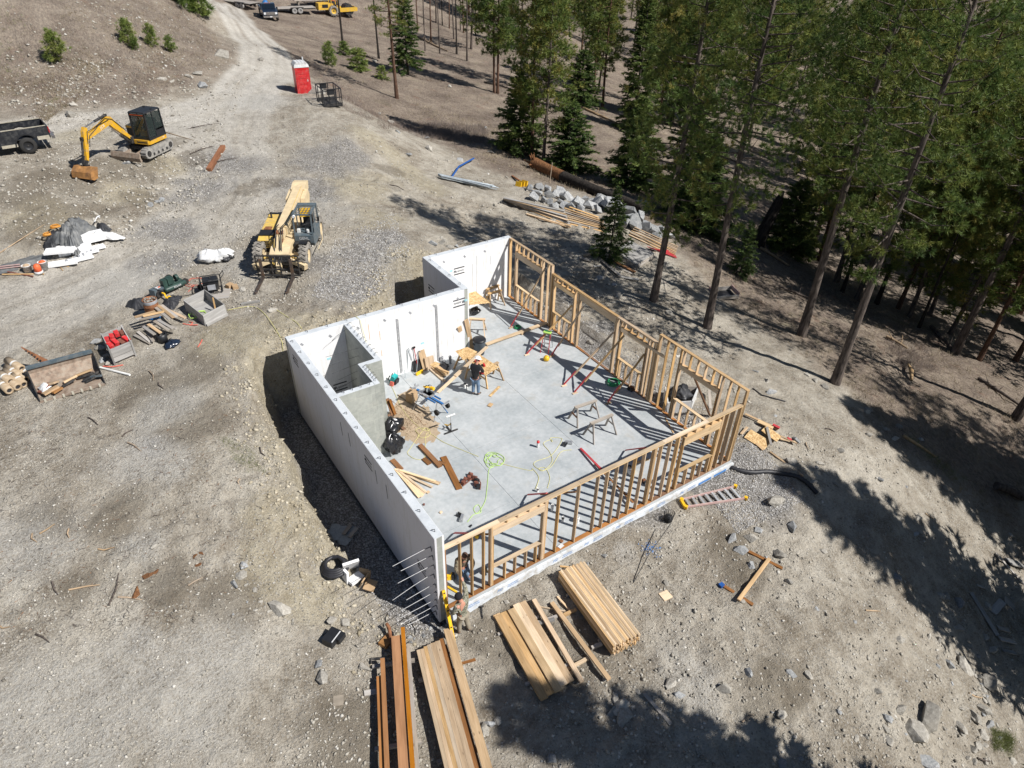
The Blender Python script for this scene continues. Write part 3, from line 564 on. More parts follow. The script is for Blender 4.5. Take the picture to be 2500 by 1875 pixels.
for q in ((-WT, 11.5, 2.85), (-WT, 4.6, 2.75), (-WT, 1.0, 1.15)): logo((q[0]+.001, q[1], q[2]), R_(-90), False, .9)
lj = onx(*z3b(1488, 580), J-WT); logo((J-WT+.001, lj.y, lj.z), R_(-90))
for q in [(7.95, D1-.004, 2.86), (5.63, D1-.004, 1.3), (9.24, D-.004, 2.43), (1.25, D1-.004, 2.0)]: MB().box(q, (.17, .006, .1)).build('printed_mark', 'teal_ink', walls)
for x, a, b_ in ((10.5, 1.2, 2.5), (10.75, .3, 2.9), (9.6, .9, 1.8), (11.6, 2.2, 2.7)): MB().box((x, D-.002, (a+b_)/2), (.012, .008, b_-a)).build('panel_seam', 'patch', walls)
for x, a, b_, m in ((3.15, 2.3, 3.1, 'orange_cord'), (3.62, 2.15, 2.6, 'orange_cord'), (3.62, 1.3, 1.6, 'orange_cord')): MB().box((x, D1-.002, (a+b_)/2), (.016, .008, b_-a)).build('panel_seam', m, walls)
# rods tied through the wall end
rods = []
for k, (y, z, l, dz) in enumerate([(.27,2.87,1.2,-.1),(.2,2.56,1.0,-.05),(.15,2.2,1.15,-.08),(.19,1.74,1.35,-.3),(.13,1.35,.95,-.12),(.11,1.0,1.15,-.1),(.12,.62,1.2,-.05),(.14,.30,1.1,-.06),(.2,-.05,.95,-.03)]):
    MB().tube([(-WT+.05, y, z), (-WT-.2, y, z+.01)], .014, 5).build('rebar_dowel', 'rebar', walls)
    MB().tube([(-WT-.18, y, z+.01), (-WT-l*.5, y+.01, z+dz*.3), (-WT-l, y+.03, z+dz)], .0085, 5).build('white_rod', 'white_rod', walls)
    MB().tube([(-WT-.01, y, z), (-WT-.03, y-.09, z+.02), (-WT-.03, y-.1, z-.08)], .012, 4).build('rebar_dowel', 'rebar', walls)
for yy in (3.2, 4.0, 6.2, 6.9): MB().tube([(-WT-.005, yy, 2.3), (-WT-.01, yy+.02, 2.9)], .007, 4).build('tie_wire', 'rebar', walls)

part = thing('partition_wall', 'grey board-marked concrete closet wall with two turns and bent rebar on top', 'concrete wall', (0, 0, 0))
def cwall(a, b):
    (x0, y0), (x1, y1) = a, b; MB().box(((x0+x1)/2, (y0+y1)/2, (HW-.03)/2), (x1-x0, y1-y0, HW-.03)).build('concrete_panel', 'wall_concrete', part)
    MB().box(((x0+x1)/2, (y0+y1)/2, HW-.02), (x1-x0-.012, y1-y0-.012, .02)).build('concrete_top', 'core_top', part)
PW = [((2.09, 9.23), (2.31, D1-.003)), ((1.40, 9.02), (2.31, 9.227)), ((1.40, 7.66), (1.61, 9.017)), ((.003, 7.66), (1.397, 7.87))]
for a, b in PW: cwall(a, b)
def bent(p, a, l=.16): 
    p = Vector(p); d = Vector((math.cos(a), math.sin(a), 0)); return MB().tube([p-Vector((0,0,.02)), p+Vector((0,0,.07)), p+d*l*.5+Vector((0,0,.10)), p+d*l+Vector((0,0,.07)), p+d*(l+.03)+Vector((0,0,.02))], .009, 4)
for k in range(9): bent((2.2, 9.4+k*.33, HW), .4+rnd.uniform(-.3, .3)).build('rebar_dowel', 'rebar', part)
for k in range(6): bent((1.5, 7.85+k*.2, HW), .6+rnd.uniform(-.5, .5)).build('rebar_dowel', 'rebar', part)
for k in range(4): hook((.25+k*.33, 7.76, HW), 2.4).build('rebar_dowel', 'rebar', part)
for k, z in enumerate((.6, 1.1, 1.6, 2.1, 2.6, 3.1)):
    MB().tube([(2.08, 11.7-k*.2, z), (1.2-.1*k, 11.3-k*.1, z-.02)], .008, 4).build('rebar_dowel', 'rebar', part)
MB().tube([(2.12, 12.0, 3.3), (1.5, 11.6, 3.35), (1.35, 11.75, 3.1)], .01, 4).build('rebar_dowel', 'rebar', part)
hosew = MB().tube([(2.75, D1+.28, HW+.04), (2.8, D1-.04, HW+.0), (2.95, D1-.08, 2.2), (3.15, D1-.12, .6), (3.2, D1-.5, .03), (3.0, 11.0, .02), (2.9, 10.0, .02)], .011, 5).build('air_hose', 'yellow_hose'); tag(hosew, 'thin yellow hose hanging over the white back wall beside the closet corner', 'hose')

# stud walls
fw = thing('stud_wall', 'long front stud wall of new lumber with two window openings', 'framed wall', (0, .07, 0))
SW, ST = .14, .038; FT = 2.86
def fstud(x, z0=.038, z1=FT-.076, name='stud', m='lumber'): board(name, fw, (x, 0, z0), (x, 0, z1), SW, ST, m, up=(1, 0, 0))
for a, b in ((.02, 4.2), (4.205, 8.6), (8.605, W)): board('bottom_plate', fw, (a, 0, .019), (b, 0, .019), SW, ST, 'treated')
fq = [(.005, 3.78), (3.785, 7.62), (7.625, W)]
for a, b in fq: board('top_plate', fw, (a, 0, FT-.057), (b, 0, FT-.057), SW, ST, 'lumber_pale')
for a, b in ((.0, 1.9), (1.905, 5.0), (5.005, 8.7), (8.705, 10.9), (10.905, W-.15)): board('top_plate', fw, (a, 0, FT-.019), (b, 0, FT-.019), SW, ST, 'lumber_pale')
fstud(.022, m='treated')
for x in (.53, .94, 1.36, 1.60, 1.641, 3.62, 3.661, 3.702, 4.19, 5.0, 5.8, 6.21, 6.62, 7.02, 7.43, 7.85, 8.30, 8.341, 8.382, 8.64, 9.08, 9.46, 9.50, 11.70, 11.741, 12.0, 12.35, 12.70, 12.741): fstud(x)
fstud(W-.02, m='lumber'); fstud(W-.062)
def opening(par, ax, a, b, sill, h0, h1, top, cr, above=True, jm='lumber', wide=SW):
    """window or door opening along axis ax of a stud wall: jacks, header plies, cripples, rough sill"""
    P = (lambda s, z, o=0: (s, o, z)) if ax == 'x' else (lambda s, z, o=0: (o, s, z)); up = (1, 0, 0) if ax == 'x' else (0, 1, 0)
    for s in (a-ST/2, b+ST/2): board('jack_stud', par, P(s, .038), P(s, h0), wide, ST, jm, up=up)
    for o in (-.048, .048): board('header', par, P(a-ST, (h0+h1)/2, o), P(b+ST, (h0+h1)/2, o), h1-h0, .040, 'lumber_pale', up=(0, 1, 0) if ax == 'x' else (1, 0, 0))
    board('header_cap', par, P(a-ST, h1+.019), P(b+ST, h1+.019), wide, ST, 'lumber', up=(0,0,1)) if above and top-h1 > .12 else None
    if top-h1 > .12:
        for s in cr: board('cripple_stud', par, P(s, h1+.04), P(s, top), wide, ST, 'lumber', up=up)
    if sill:
        board('sill_plate', par, P(a, sill-.019), P(b, sill-.019), wide, ST, 'lumber_pale')
        for s in cr: board('cripple_stud', par, P(s, .038), P(s, sill-.038), wide, ST, 'lumber', up=up)
opening(fw, 'x', 1.70, 3.56, .90, 2.36, 2.64, FT-.076, (2.16, 2.56, 2.98, 3.38))
opening(fw, 'x', 9.80, 11.62, .90, 2.20, 2.56, FT-.076, (9.84, 10.3, 10.74, 11.1, 11.5))
rw = thing('stud_wall', 'stepped right-hand stud wall with three height levels and tall openings', 'framed wall', (W-.07, 0, 0))
def rstud(y, top, m='lumber', z0=.038): board('stud', rw, (0, y, z0), (0, y, top), SW, ST, m, up=(0, 1, 0))
for a, b in ((.15, 4.4), (4.405, 9.2), (9.205, 13.0), (13.005, D-.01)): board('bottom_plate', rw, (0, a, .019), (0, b, .019), SW, ST, 'treated')
T1, T2, T3 = 3.44, 3.0, 3.50
for t, segs in ((T1, [(12.07, 15.84)]), (T2, [(4.64, 8.4), (8.405, 12.05)]), (T3, [(.0, 4.62)])):
    for a, b in segs: board('top_plate', rw, (0, a, t-.019), (0, b, t-.019), SW, ST, 'lumber'); 
for a, b in ((7.2, 12.05), (4.64, 7.195)): board('top_plate', rw, (0, a, T2+.0195), (0, b, T2+.0195), SW, ST, 'lumber')
for y in (15.82, 15.779, 15.24, 12.86, 12.42, 12.13, 12.089): rstud(y, T1-.038, 'treated' if y > 15.8 else 'lumber')
opening(rw, 'y', 12.93, 15.16, 1.0, 2.60, 2.92, T1-.038, (15.0, 14.6, 14.2, 13.8, 13.4, 13.05))
for y in (12.03, 11.9, 10.21, 9.95, 9.9, 7.22, 7.18, 6.93, 5.18, 5.0, 4.80, 4.74, 4.70, 4.66): rstud(y, T2-.038)
opening(rw, 'y', 10.30, 11.82, 1.02, 2.50, 2.70, T2-.038, (11.7, 11.3, 10.9, 10.5))
opening(rw, 'y', 7.30, 9.80, None, 2.64, 2.95, T2-.038, ())
opening(rw, 'y', 5.28, 6.84, 1.05, 2.46, 2.66, T2-.038, (6.7, 6.3, 5.9, 5.5))
for y in (4.60, 4.559, 4.13, 3.72, 3.37, 1.16, .80, .42, .06, .019): rstud(y, T3-.038)
opening(rw, 'y', 1.27, 3.28, 1.05, 2.56, 2.76, T3-.038, (3.2, 2.85, 2.45, 2.05, 1.65, 1.33))
board('tie_board', rw, (-.09, 6.4, 2.62), (-.09, 4.15, 2.66), .14, .036, 'lumber_pale', up=(1, 0, 0))
# diagonal braces of the right wall, feet nailed to the slab
BR = [((218,390), z4b(1045,870), 'below the tall back window'), ((345,605), z2(705,212), 'next to the small stepladder'), ((545,615), z2(795,222), 'at the left jamb of the wide opening'), ((640,850), z2(1035,425), 'at the right jamb of the wide opening'), ((725,910), z2(1118,452), 'reaching the window beside the wide opening'), ((990,990), z2(1278,600), 'passing over the coil of green hose')]
for k, (a, b, w_) in enumerate(BR):
    p = at(*z2(*a), z=0.02); q = onx(*b, W-.16); t = thing('wall_brace', 'diagonal lumber brace with red painted foot %s' % w_, 'brace', p, group='diagonal braces along the right wall')
    d = q-p; board('brace_board', t, d*.2, d, .09, .038, 'lumber'); board('red_board', t, d*.01+Vector((.0, .05, 0)), d*(.36 if k in (1, 4, 5) else .26)+Vector((0, .05, 0)), .07, .038, 'red_paint'); board('floor_cleat', t, (-.12, 0, 0.0), (.14, 0, 0.0), .09, .036, 'lumber_pale')
for k, (a, b, w_) in enumerate([(z3(1085,250), z3(1420,590), 'reaching furthest into the floor'), (z3(750,545), z3(1060,522), 'near the first window of the front wall'), (z3(285,788), z3(500,792), 'beside the kneeling worker'), (z3(1372,262), z3(1690,222), 'close to the right corner')]):
    p = at(*a, z=0.03); q = ony(*b, .2); q.z = max(q.z, .06); t = thing('wall_brace', 'low brown brace with red end, front wall, %s' % w_, 'brace', p, group='braces behind the front wall')
    d = q-p; board('brace_board', t, d*.3, d, .09, .038, 'brown_board'); board('red_board', t, d*.0+Vector((0, 0, .04)), d*.42+Vector((0, 0, .04)), .08, .036, 'red_paint')
# ---------------------------------------------------------------- trees
def raw_mesh(name, V, F, mat, tone=None, smooth=False):
    V = np.asarray(V, np.float32); F = np.asarray(F, np.int32); k = F.shape[1]; me = bpy.data.meshes.new(name)
    me.vertices.add(len(V)); me.vertices.foreach_set('co', V.ravel()); me.loops.add(F.size); me.loops.foreach_set('vertex_index', F.ravel())
    me.polygons.add(len(F)); me.polygons.foreach_set('loop_start', (np.arange(len(F))*k).astype(np.int32)); me.polygons.foreach_set('loop_total', np.full(len(F), k, np.int32))
    if smooth: me.polygons.foreach_set('use_smooth', np.ones(len(F), bool))
    me.update(calc_edges=True)
    if tone is not None:
        a = me.attributes.new('tone', 'FLOAT', 'POINT'); a.data.foreach_set('value', np.asarray(tone, np.float32))
    me.materials.append(MATS[mat]); return me
def blades(C, Dv, L, w, spread, rng, tone, jit=.25):
    """one flat needle-like triangle per row: root C, mean direction Dv, length L, width w"""
    n = len(C); d = Dv+rng.normal(0, spread, (n, 3)); d /= np.linalg.norm(d, axis=1)[:, None]+1e-9
    s = np.cross(d, rng.normal(0, 1, (n, 3))); s /= np.linalg.norm(s, axis=1)[:, None]+1e-9
    L = L*(1+rng.uniform(-jit, jit, n)) if np.isscalar(L) else L; w = np.full(n, w) if np.isscalar(w) else w
    V = np.empty((n, 3, 3)); V[:, 0] = C-s*w[:, None]*.5; V[:, 1] = C+s*w[:, None]*.5; V[:, 2] = C+d*L[:, None]
    return V.reshape(-1, 3), np.arange(3*n).reshape(n, 3), np.repeat(tone, 3)
def trunk_mb(h, r, rng, bend=.55, n=9, top=.06):
    k = 11; pts = []; rs = []; a = rng.uniform(0, 6.28); b = rng.uniform(.3, 1)*bend
    for i in range(k):
        t = i/(k-1); off = math.sin(t*2.6)*b; pts.append(Vector((math.cos(a)*off, math.sin(a)*off, t*h-(.5 if i == 0 else 0)))); rs.append(max(r*(1-t)**.8*(1.35 if i == 0 else 1), r*top))
    f = lambda z: (lambda t: Vector((math.cos(a)*math.sin(t*2.6)*b, math.sin(a)*math.sin(t*2.6)*b, z)))(z/h)
    return MB().tube(pts, rs, n), f
def pine(seed, h, r, cb, spread, nb, tufts_per, nbl, tl=.36, w=.035, droop=.1, mat='pine_needles', bk='bark_grey', topcone=.8):
    rng = np.random.default_rng(seed); tm, fc = trunk_mb(h, r, rng); C = []; Dd = []; T = []
    for i in range(nb):
        t = (i+rng.uniform(0, 1))/nb; z = h*(cb+(1-cb)*t**.92); env = spread*min(1, (1-t)**.62*1.25+.06)*(.55+.45*min(1, t*5))*rng.uniform(.55, 1.1)
        az = i*2.399+rng.uniform(-.5, .5); el = .05+.75*t+rng.uniform(-.22, .2); p0 = fc(z); dr = Vector((math.cos(az)*math.cos(el), math.sin(az)*math.cos(el), math.sin(el)-droop))
        p1 = p0+dr*env*.55+Vector((0, 0, -.08*env)); p2 = p0+dr*env+Vector((0, 0, .10*env))
        if env > .5: tm.tube([p0, p1, p2], [r*.2*(1-t*.7)+.01, r*.12*(1-t*.7)+.008, .006], 4)
        m = max(2, int(tufts_per*(env/spread)+rng.uniform(0, 1)))
        tb = rng.uniform(.2, .8)
        for q in range(m):
            s = rng.uniform(.3, 1)**.5; c = p0.lerp(p1, s*2) if s < .5 else p1.lerp(p2, s*2-1)
            lat = rng.normal(0, .095*env+.10, 3); lat[2] *= .6; C.append(np.array(c)+lat); o = np.array(dr)*.7+lat*1.2+np.array([0, 0, .35]); Dd.append(o/np.linalg.norm(o)); T.append(np.clip(tb+rng.normal(0, .2), 0, 1)+(rng.uniform(0, 1) < .03)*.4)
    C = np.repeat(np.array(C), nbl, 0); Dd = np.repeat(np.array(Dd), nbl, 0); T = np.repeat(np.clip(np.array(T), 0, 1), nbl)+rng.normal(0, .05, len(C))
    V, F, t = blades(C, Dd*.75, tl, w, .62, rng, T)
    return tm.mesh('trunk', bk, False), raw_mesh('crown', V, F, mat, t)
def fir(seed, h, r, spread, nb, per, cb=.03, mat='fir_needles', bk='bark_grey', w=.05, sl=.30, pw=.9, narrow=1.0):
    rng = np.random.default_rng(seed); tm, fc = trunk_mb(h, r, rng, .08); C = []; Dd = []; T = []; LL = []
    for i in range(nb):
        t = (i+rng.uniform(0, 1))/nb; z = h*(cb+(1-cb)*t); env = spread*((1-t)**pw+.04)*rng.uniform(.65, 1.15); az = i*2.399+rng.uniform(-.6, .6); el = -.12+.6*t+rng.uniform(-.12, .12)
        p0 = np.array(fc(z)); dr = np.array([math.cos(az)*math.cos(el), math.sin(az)*math.cos(el), math.sin(el)]); sd_ = np.array([-math.sin(az), math.cos(az), 0]); tb = rng.uniform(.25, .75)
        if env > .4: tm.tube([p0, p0+dr*env*.9], [max(.012, r*.18*(1-t)), .006], 4)
        m = int(per*env/spread)+3
        for q in range(m):
            s = rng.uniform(.12, 1)**.75; c = p0+dr*env*s+np.array([0, 0, -.10*env*s*s*(1-t)]); sg = rng.choice([-1, 1]); C.append(c+sd_*rng.normal(0, .06)*env+np.array([0, 0, rng.normal(0, .03)])); o = dr*.75+sd_*sg*.75+np.array([0, 0, -.12]); Dd.append(o/np.linalg.norm(o)); T.append(np.clip(tb+(s-.6)*.5+rng.normal(0, .13), 0, 1)); LL.append(sl*(1.15-.6*s)*(.5+.5*env/spread)*rng.uniform(.7, 1.3)+.06)
    C = np.repeat(np.array(C), 4, 0); Dd = np.repeat(np.array(Dd), 4, 0); T = np.repeat(np.array(T), 4); L = np.repeat(np.array(LL), 4)
    V, F, t = blades(C, Dd, L, w*(.6+.4*L/sl), .33, rng, T)
    return tm.mesh('trunk', bk, False), raw_mesh('crown', V, F, mat, t)
def bare(seed, h, r, bk, nb=14):
    rng = np.random.default_rng(seed); tm, fc = trunk_mb(h, r, rng, .2, 8, .12)
    for i in range(nb):
        z = h*rng.uniform(.2, .97); az = rng.uniform(0, 6.28); l = rng.uniform(.3, 1.1); p = fc(z); tm.tube([p, p+Vector((math.cos(az)*l, math.sin(az)*l, rng.uniform(-.15, .3)))], [.03, .008], 3)
    return tm.mesh('trunk', bk, False), None
PROTO = {}
def proto(k):
    if k in PROTO: return PROTO[k]
    P_ = {'pa': lambda: pine(1, 26, .25, .30, 4.2, 92, 34, 26, .30, .032), 'pb': lambda: pine(2, 27, .25, .31, 3.7, 88, 33, 26, .30, .032, bk='bark_red'), 'pc': lambda: pine(3, 24, .23, .20, 3.8, 90, 33, 26, .30, .032), 'pd': lambda: pine(4, 28, .26, .33, 4.3, 88, 34, 26, .30, .032),
          'ma': lambda: pine(5, 20, .19, .14, 3.1, 96, 20, 14, .48, .075), 'mb': lambda: pine(6, 22, .2, .24, 2.9, 92, 20, 14, .48, .075, bk='bark_red'), 'mc': lambda: pine(7, 18, .17, .10, 2.7, 92, 19, 14, .48, .075),
          'fa': lambda: fir(8, 6.5, .10, 2.1, 190, 34, w=.085, sl=.36, pw=.75), 'fb': lambda: fir(9, 6, .10, 2.2, 190, 34, w=.085, sl=.36, pw=.6), 'fc': lambda: fir(10, 17, .2, 2.6, 250, 30, w=.13, sl=.6, pw=.5), 'fd': lambda: fir(11, 4.2, .06, 1.25, 110, 22, w=.055, sl=.28), 'fe': lambda: fir(15, 14, .2, 3.0, 220, 30, w=.13, sl=.6, pw=.55, cb=.10),
          'ya': lambda: pine(12, 1.9, .04, .08, .62, 34, 10, 20, .26, .03, mat='young_needles'), 'yb': lambda: pine(13, 2.2, .05, .06, .58, 34, 10, 20, .26, .03, mat='young_needles'), 'bu': lambda: fir(14, 1.6, .05, 1.1, 60, 16, mat='young_needles', pw=.4),
          'da': lambda: bare(21, 13, .13, 'bark_grey'), 'db': lambda: bare(22, 16, .16, 'bark_burnt', 8), 'dc': lambda: bare(23, 11, .11, 'bark_red', 10), 'dd': lambda: bare(24, 12, .26, 'bark_burnt', 5)}
    PROTO[k] = P_[k](); return PROTO[k]
def tree(k, loc, h, label, cat='pine tree', name='pine_tree', group=None, rot=None, wide=1.0, tilt=(0, 0)):
    H0 = {'pa': 26, 'pb': 27, 'pc': 24, 'pd': 28, 'ma': 20, 'mb': 22, 'mc': 18, 'fa': 6.5, 'fb': 6, 'fc': 17, 'fd': 4.2, 'fe': 14, 'ya': 1.9, 'yb': 2.2, 'bu': 1.6, 'da': 13, 'db': 16, 'dc': 11, 'dd': 12}[k]
    tm, cm = proto(k); s = h/H0; t = thing(name, label, cat, loc, 0, group, (tilt[0], tilt[1], rnd.uniform(0, 6.28) if rot is None else rot)); t.scale = (s*wide, s*wide, s)
    link(bpy.data.objects.new('trunk', tm), t)
    if cm: link(bpy.data.objects.new('crown', cm), t)
    return t
FG = 'tall pines at the forest edge beside the building'
for k, u, v, h, lab in [('pc', 1595, 734, 21, 'tall pine with bare lower trunk, nearest the right stud wall of the building'), ('pa', 1727, 800, 22, 'tall pine with a curved lower trunk beside the small wooden crate'), ('pd', 1957, 818, 25, 'tall straight pine casting a long thin trunk shadow on the slope'), ('pa', 2038, 936, 23, 'leaning pine with a low green bough closest to the rocky bank'),
  ('pa', 2331, 862, 24, 'pine rising from the pale dead log on the far right slope'), ('pd', 2477, 1024, 24, 'pine cut off by the right edge of the photograph')]: tree(k, at(u, v), h, lab, group=FG)
MID = [('mb', 1299, 388, 17, 'slim pine left of the pair above the rotten log'), ('ma', 1326, 399, 16, 'slim pine right of the pair above the rotten log'), ('mb', 1207, 226, 17, 'left trunk of the twin pines in the clearing'), ('mb', 1215, 228, 18, 'right trunk of the twin pines in the clearing'), ('ma', 1273, 218, 19, 'bushy pine behind the dark spruce in the clearing'), ('mb', 1471, 263, 19, 'reddish pine trunk on the dry slope with a high crown'),
  ('pb', 969, 240, 19, 'lone red-barked pine standing downhill of the red portable toilet'), ('mc', 1350, 150, 18, 'green pine at the upper end of the clearing'), ('ma', 1150, 120, 17, 'pine beside the bare trunks at the top of the clearing'), ('mb', 1420, 130, 19, 'pine behind the reddish trunk high on the slope'), ('mc', 1180, 60, 17, 'small far pine at the very top of the clearing')]
for k, u, v, h, lab in MID: tree(k, at(u, v), h, lab)
for k, u, v, h, lab in [('fa', 1264, 372, 6.8, 'dark conical spruce standing alone left of the slim pine pair'), ('fb', 1390, 414, 5.6, 'rounded bright green fir behind the rotten log'), ('fa', 1545, 456, 7.2, 'pale green fir on the slope above the boulder pile'), ('fd', 1487, 633, 4.6, 'young fir in front of the boulder pile by the plywood stack'), ('fc', 1545, 320, 15, 'tall ragged column of dark fir on the slope'), ('fe', 996, 182, 9, 'leafy fir close behind the lone red-barked pine'), ('fb', 1417, 256, 6.5, 'wide low fir at the end of a long shadow'), ('fe', 1640, 300, 14, 'dark fir beside the pale road patch in the woods'), ('fd', 1807, 668, 3.6, 'small upright fir beside the burnt snag'), ('fb', 1917, 612, 5.5, 'dark fir with visible trunk behind the tall straight pine'), ('bu', 1953, 616, 2.0, 'yellow green bush beside the dark fir in the woods'), ('fe', 1660, 520, 10, 'dense fir directly behind the nearest tall pine'), ('fa', 1700, 560, 7, 'fir half hidden behind the nearest tall pine trunk')]:
    tree(k, at(u, v), h, lab, 'fir tree' if k != 'bu' else 'bush', 'fir_tree' if k != 'bu' else 'bush', wide=1.3 if k in ('fa', 'fb') else 1.1)
for k, u, v, h, lab in [('ya', 130, 151, 2.0, 'young pine farthest left on the upper hillside'), ('ya', 318, 112, 1.8, 'taller of the two touching young pines on the hillside'), ('yb', 333, 121, 1.1, 'shorter of the two touching young pines on the hillside'), ('yb', 370, 116, 1.7, 'young pine in the middle of the hillside row'), ('ya', 423, 127, 1.25, 'smallest young pine right of the hillside row'), ('yb', 815, 163, 2.5, 'pale young pine on the bank below the road bend'), ('bu', 875, 172, 2.2, 'round green shrub below the pale young pine'), ('bu', 933, 193, 1.3, 'low dark green shrub beside the lone red-barked pine'), ('bu', 840, 135, 1.5, 'light green shrub at the foot of the black pole trunk')]:
    tree(k, at(u, v), h, lab, 'young pine' if k[0] == 'y' else 'shrub', 'young_pine' if k[0] == 'y' else 'shrub')
for u, v, h, lab in [(470, 28, 4.2, 'bushy pine clump left of the grey pole on the hill crest'), (492, 44, 3.6, 'bushy pine clump right of the grey pole on the hill crest')]: tree('ya', at(u, v), h, lab, 'young pine', 'young_pine', wide=1.3)
for k, u, v, h, lab in [('db', 838, 119, 15, 'burnt black pole trunk standing below the yellow roller'), ('db', 925, 143, 14, 'dark bare trunk left of the lone red-barked pine')]: tree(k, at(u, v), h, lab, 'bare trunk', 'dead_tree')
GB = 'thin bare trunks in the burnt part of the clearing'
for i, (u, v) in enumerate([(1038,123),(1052,105),(1074,131),(1115,132),(1140,149),(1097,69),(1065,55),(1080,62),(1124,74),(1132,80),(1150,95),(1161,88),(1035,60),(1020,75),(1108,95),(1170,70)]):
    tree(('da', 'dc', 'da', 'db')[i % 4], at(u, v), 10+rnd.uniform(-2, 4), 'thin bare dead trunk in the burnt stand at the top, %s from the left' % (ORD[[1020,1035,1038,1052,1065,1074,1080,1097,1108,1115,1124,1132,1140,1150,1161,1170].index(u)]), 'dead tree', 'dead_tree', GB)
GT = 'thin dark trunks in the shaded woods right of the clearing'
for i, (u, v) in enumerate([(2000,637),(2042,688),(2056,713),(2090,731),(2192,753),(2220,773),(2243,800),(2318,815),(1577,256),(1630,300),(1660,310),(1690,320),(1610,300),(1990,590),(1960,570),(2010,600),(1450,230),(1460,225),(2140,740),(2270,770),(2390,880)]):
    tree(('mb', 'ma', 'db', 'mc')[i % 4], at(u, v), (18, 17, 13, 16)[i % 4]+rnd.uniform(-2, 3), 'slim dark trunk in the shaded right-hand woods, %s from the left' % (ORD[sorted(q for q in (2000,2042,2056,2090,2192,2220,2243,2318,1990,1960,2010,2140,2270,2390)).index(u)]) if u > 1900 else 'slim dark trunk in the woods near the pale road patch, %s from the left' % (ORD[sorted((1577,1630,1660,1690,1610,1450,1460)).index(u)]), 'pine tree', 'pine_tree', GT if u > 1900 else GT+' by the road patch')
s_ = at(1846, 598); sn = thing('burnt_snag', 'thick black burnt snag leaning in the woods, broken at the top', 'dead tree', s_, 0, None, (R_(6), R_(14), 0)); MB().tube([(0,0,-.4),(0,0,.6),(.05,0,2),(.1,.05,3.4),(.05,.1,4.3)], [.75,.5,.42,.36,.12], 9).build('trunk', 'bark_burnt', sn)
# fill of the forest on the right
PTS = [(o.location.x, o.location.y) for o in bpy.data.objects if o.get('category') in ('pine tree', 'fir tree')]
def inpoly(u, v, P):
    c = False; n = len(P)
    for i in range(n):
        (x1, y1), (x2, y2) = P[i], P[(i+1) % n]
        if (y1 > v) != (y2 > v) and u < (x2-x1)*(v-y1)/(y2-y1)+x1: c = not c
    return c
RI = RM.T
def project(p):
    q = RI @ (np.array(p)-CN); return (1250+FPX*q[0]/-q[2], 937.5-FPX*q[1]/-q[2], -q[2])
FILLP = [(1240,-40),(1270,70),(1330,110),(1380,200),(1500,210),(1590,190),(1740,230),(1840,380),(1960,500),(2110,580),(2250,690),(2370,760),(2470,880),(2560,960),(2900,900),(2900,-60)]
FILLB = [(890,-60),(890,20),(1000,40),(1020,50),(1240,30),(1260,-60)]
cnt = 0; tries = 0
while cnt < 140 and tries < 9000:
    tries += 1; a = math.exp(rnd.uniform(math.log(38), math.log(250))); an = rnd.uniform(-.16, .82)
    x = CN[0]+a*math.sin(.589+an); y = CN[1]+a*math.cos(.589+an)
    if x > 290 or y > 330: continue
    u, v, dz = project((x, y, base_h(np.array([x]), np.array([y]))[0]))
    if not (inpoly(u, v, FILLP) or (inpoly(u, v, FILLB) and rnd.random() < .25)): continue
    sp = 2.9 if a < 110 else 4.6
    if any((x-p)**2+(y-q)**2 < sp*sp for p, q in PTS): continue
    PTS.append((x, y)); cnt += 1; k = rnd.choice(['ma', 'mb', 'mc', 'ma', 'fc', 'fe', 'pa', 'pb', 'pc'] if a > 45 else ['pa', 'pb', 'pc', 'pd'])
    z = th(x, y); tree(k, (x, y, z), {'m': 19, 'f': 16, 'p': 24}[k[0]]*rnd.uniform(.8, 1.2), 'green conifer standing in the dense forest that fills the upper right', 'conifer', 'conifer_tree', 'conifers of the dense forest at upper right', wide=1.15)
# trees past the frame whose shadows fall into the picture
for k, u, v, z, h, rr in [('fc', 1165, 1675, -.5, 19, 1), ('fc', 1450, 1770, -.5, 18, 2), ('fc', 1860, 1150, -.6, 24, 3), ('fc', 1900, 930, -1.5, 24, 4), ('fc', 2060, 975, -2.5, 25, 5), ('pc', 2000, 880, -2, 26, .2), ('fc', 2230, 1060, -3.5, 24, 2.2)]:
    p = un(u, v, z); L = .95*(h-(5.5 if u == 1860 else 2)); b = (p[0]+.537*L, p[1]-.844*L); uu, vv, dz = project((b[0], b[1], z-2))
    if dz > 0 and -100 < uu < 2500 and -200 < vv < 1900: print('SHADOW TREE IN FRAME', u, v, uu, vv)
    tree(k, (b[0], b[1], th(b[0], b[1])), h, 'tall pine just outside the picture, known by its shadow on the slope', 'pine tree', 'pine_tree', 'pines past the frame that shade the slope', rot=rr, wide=1.25 if k == 'fc' else 1)
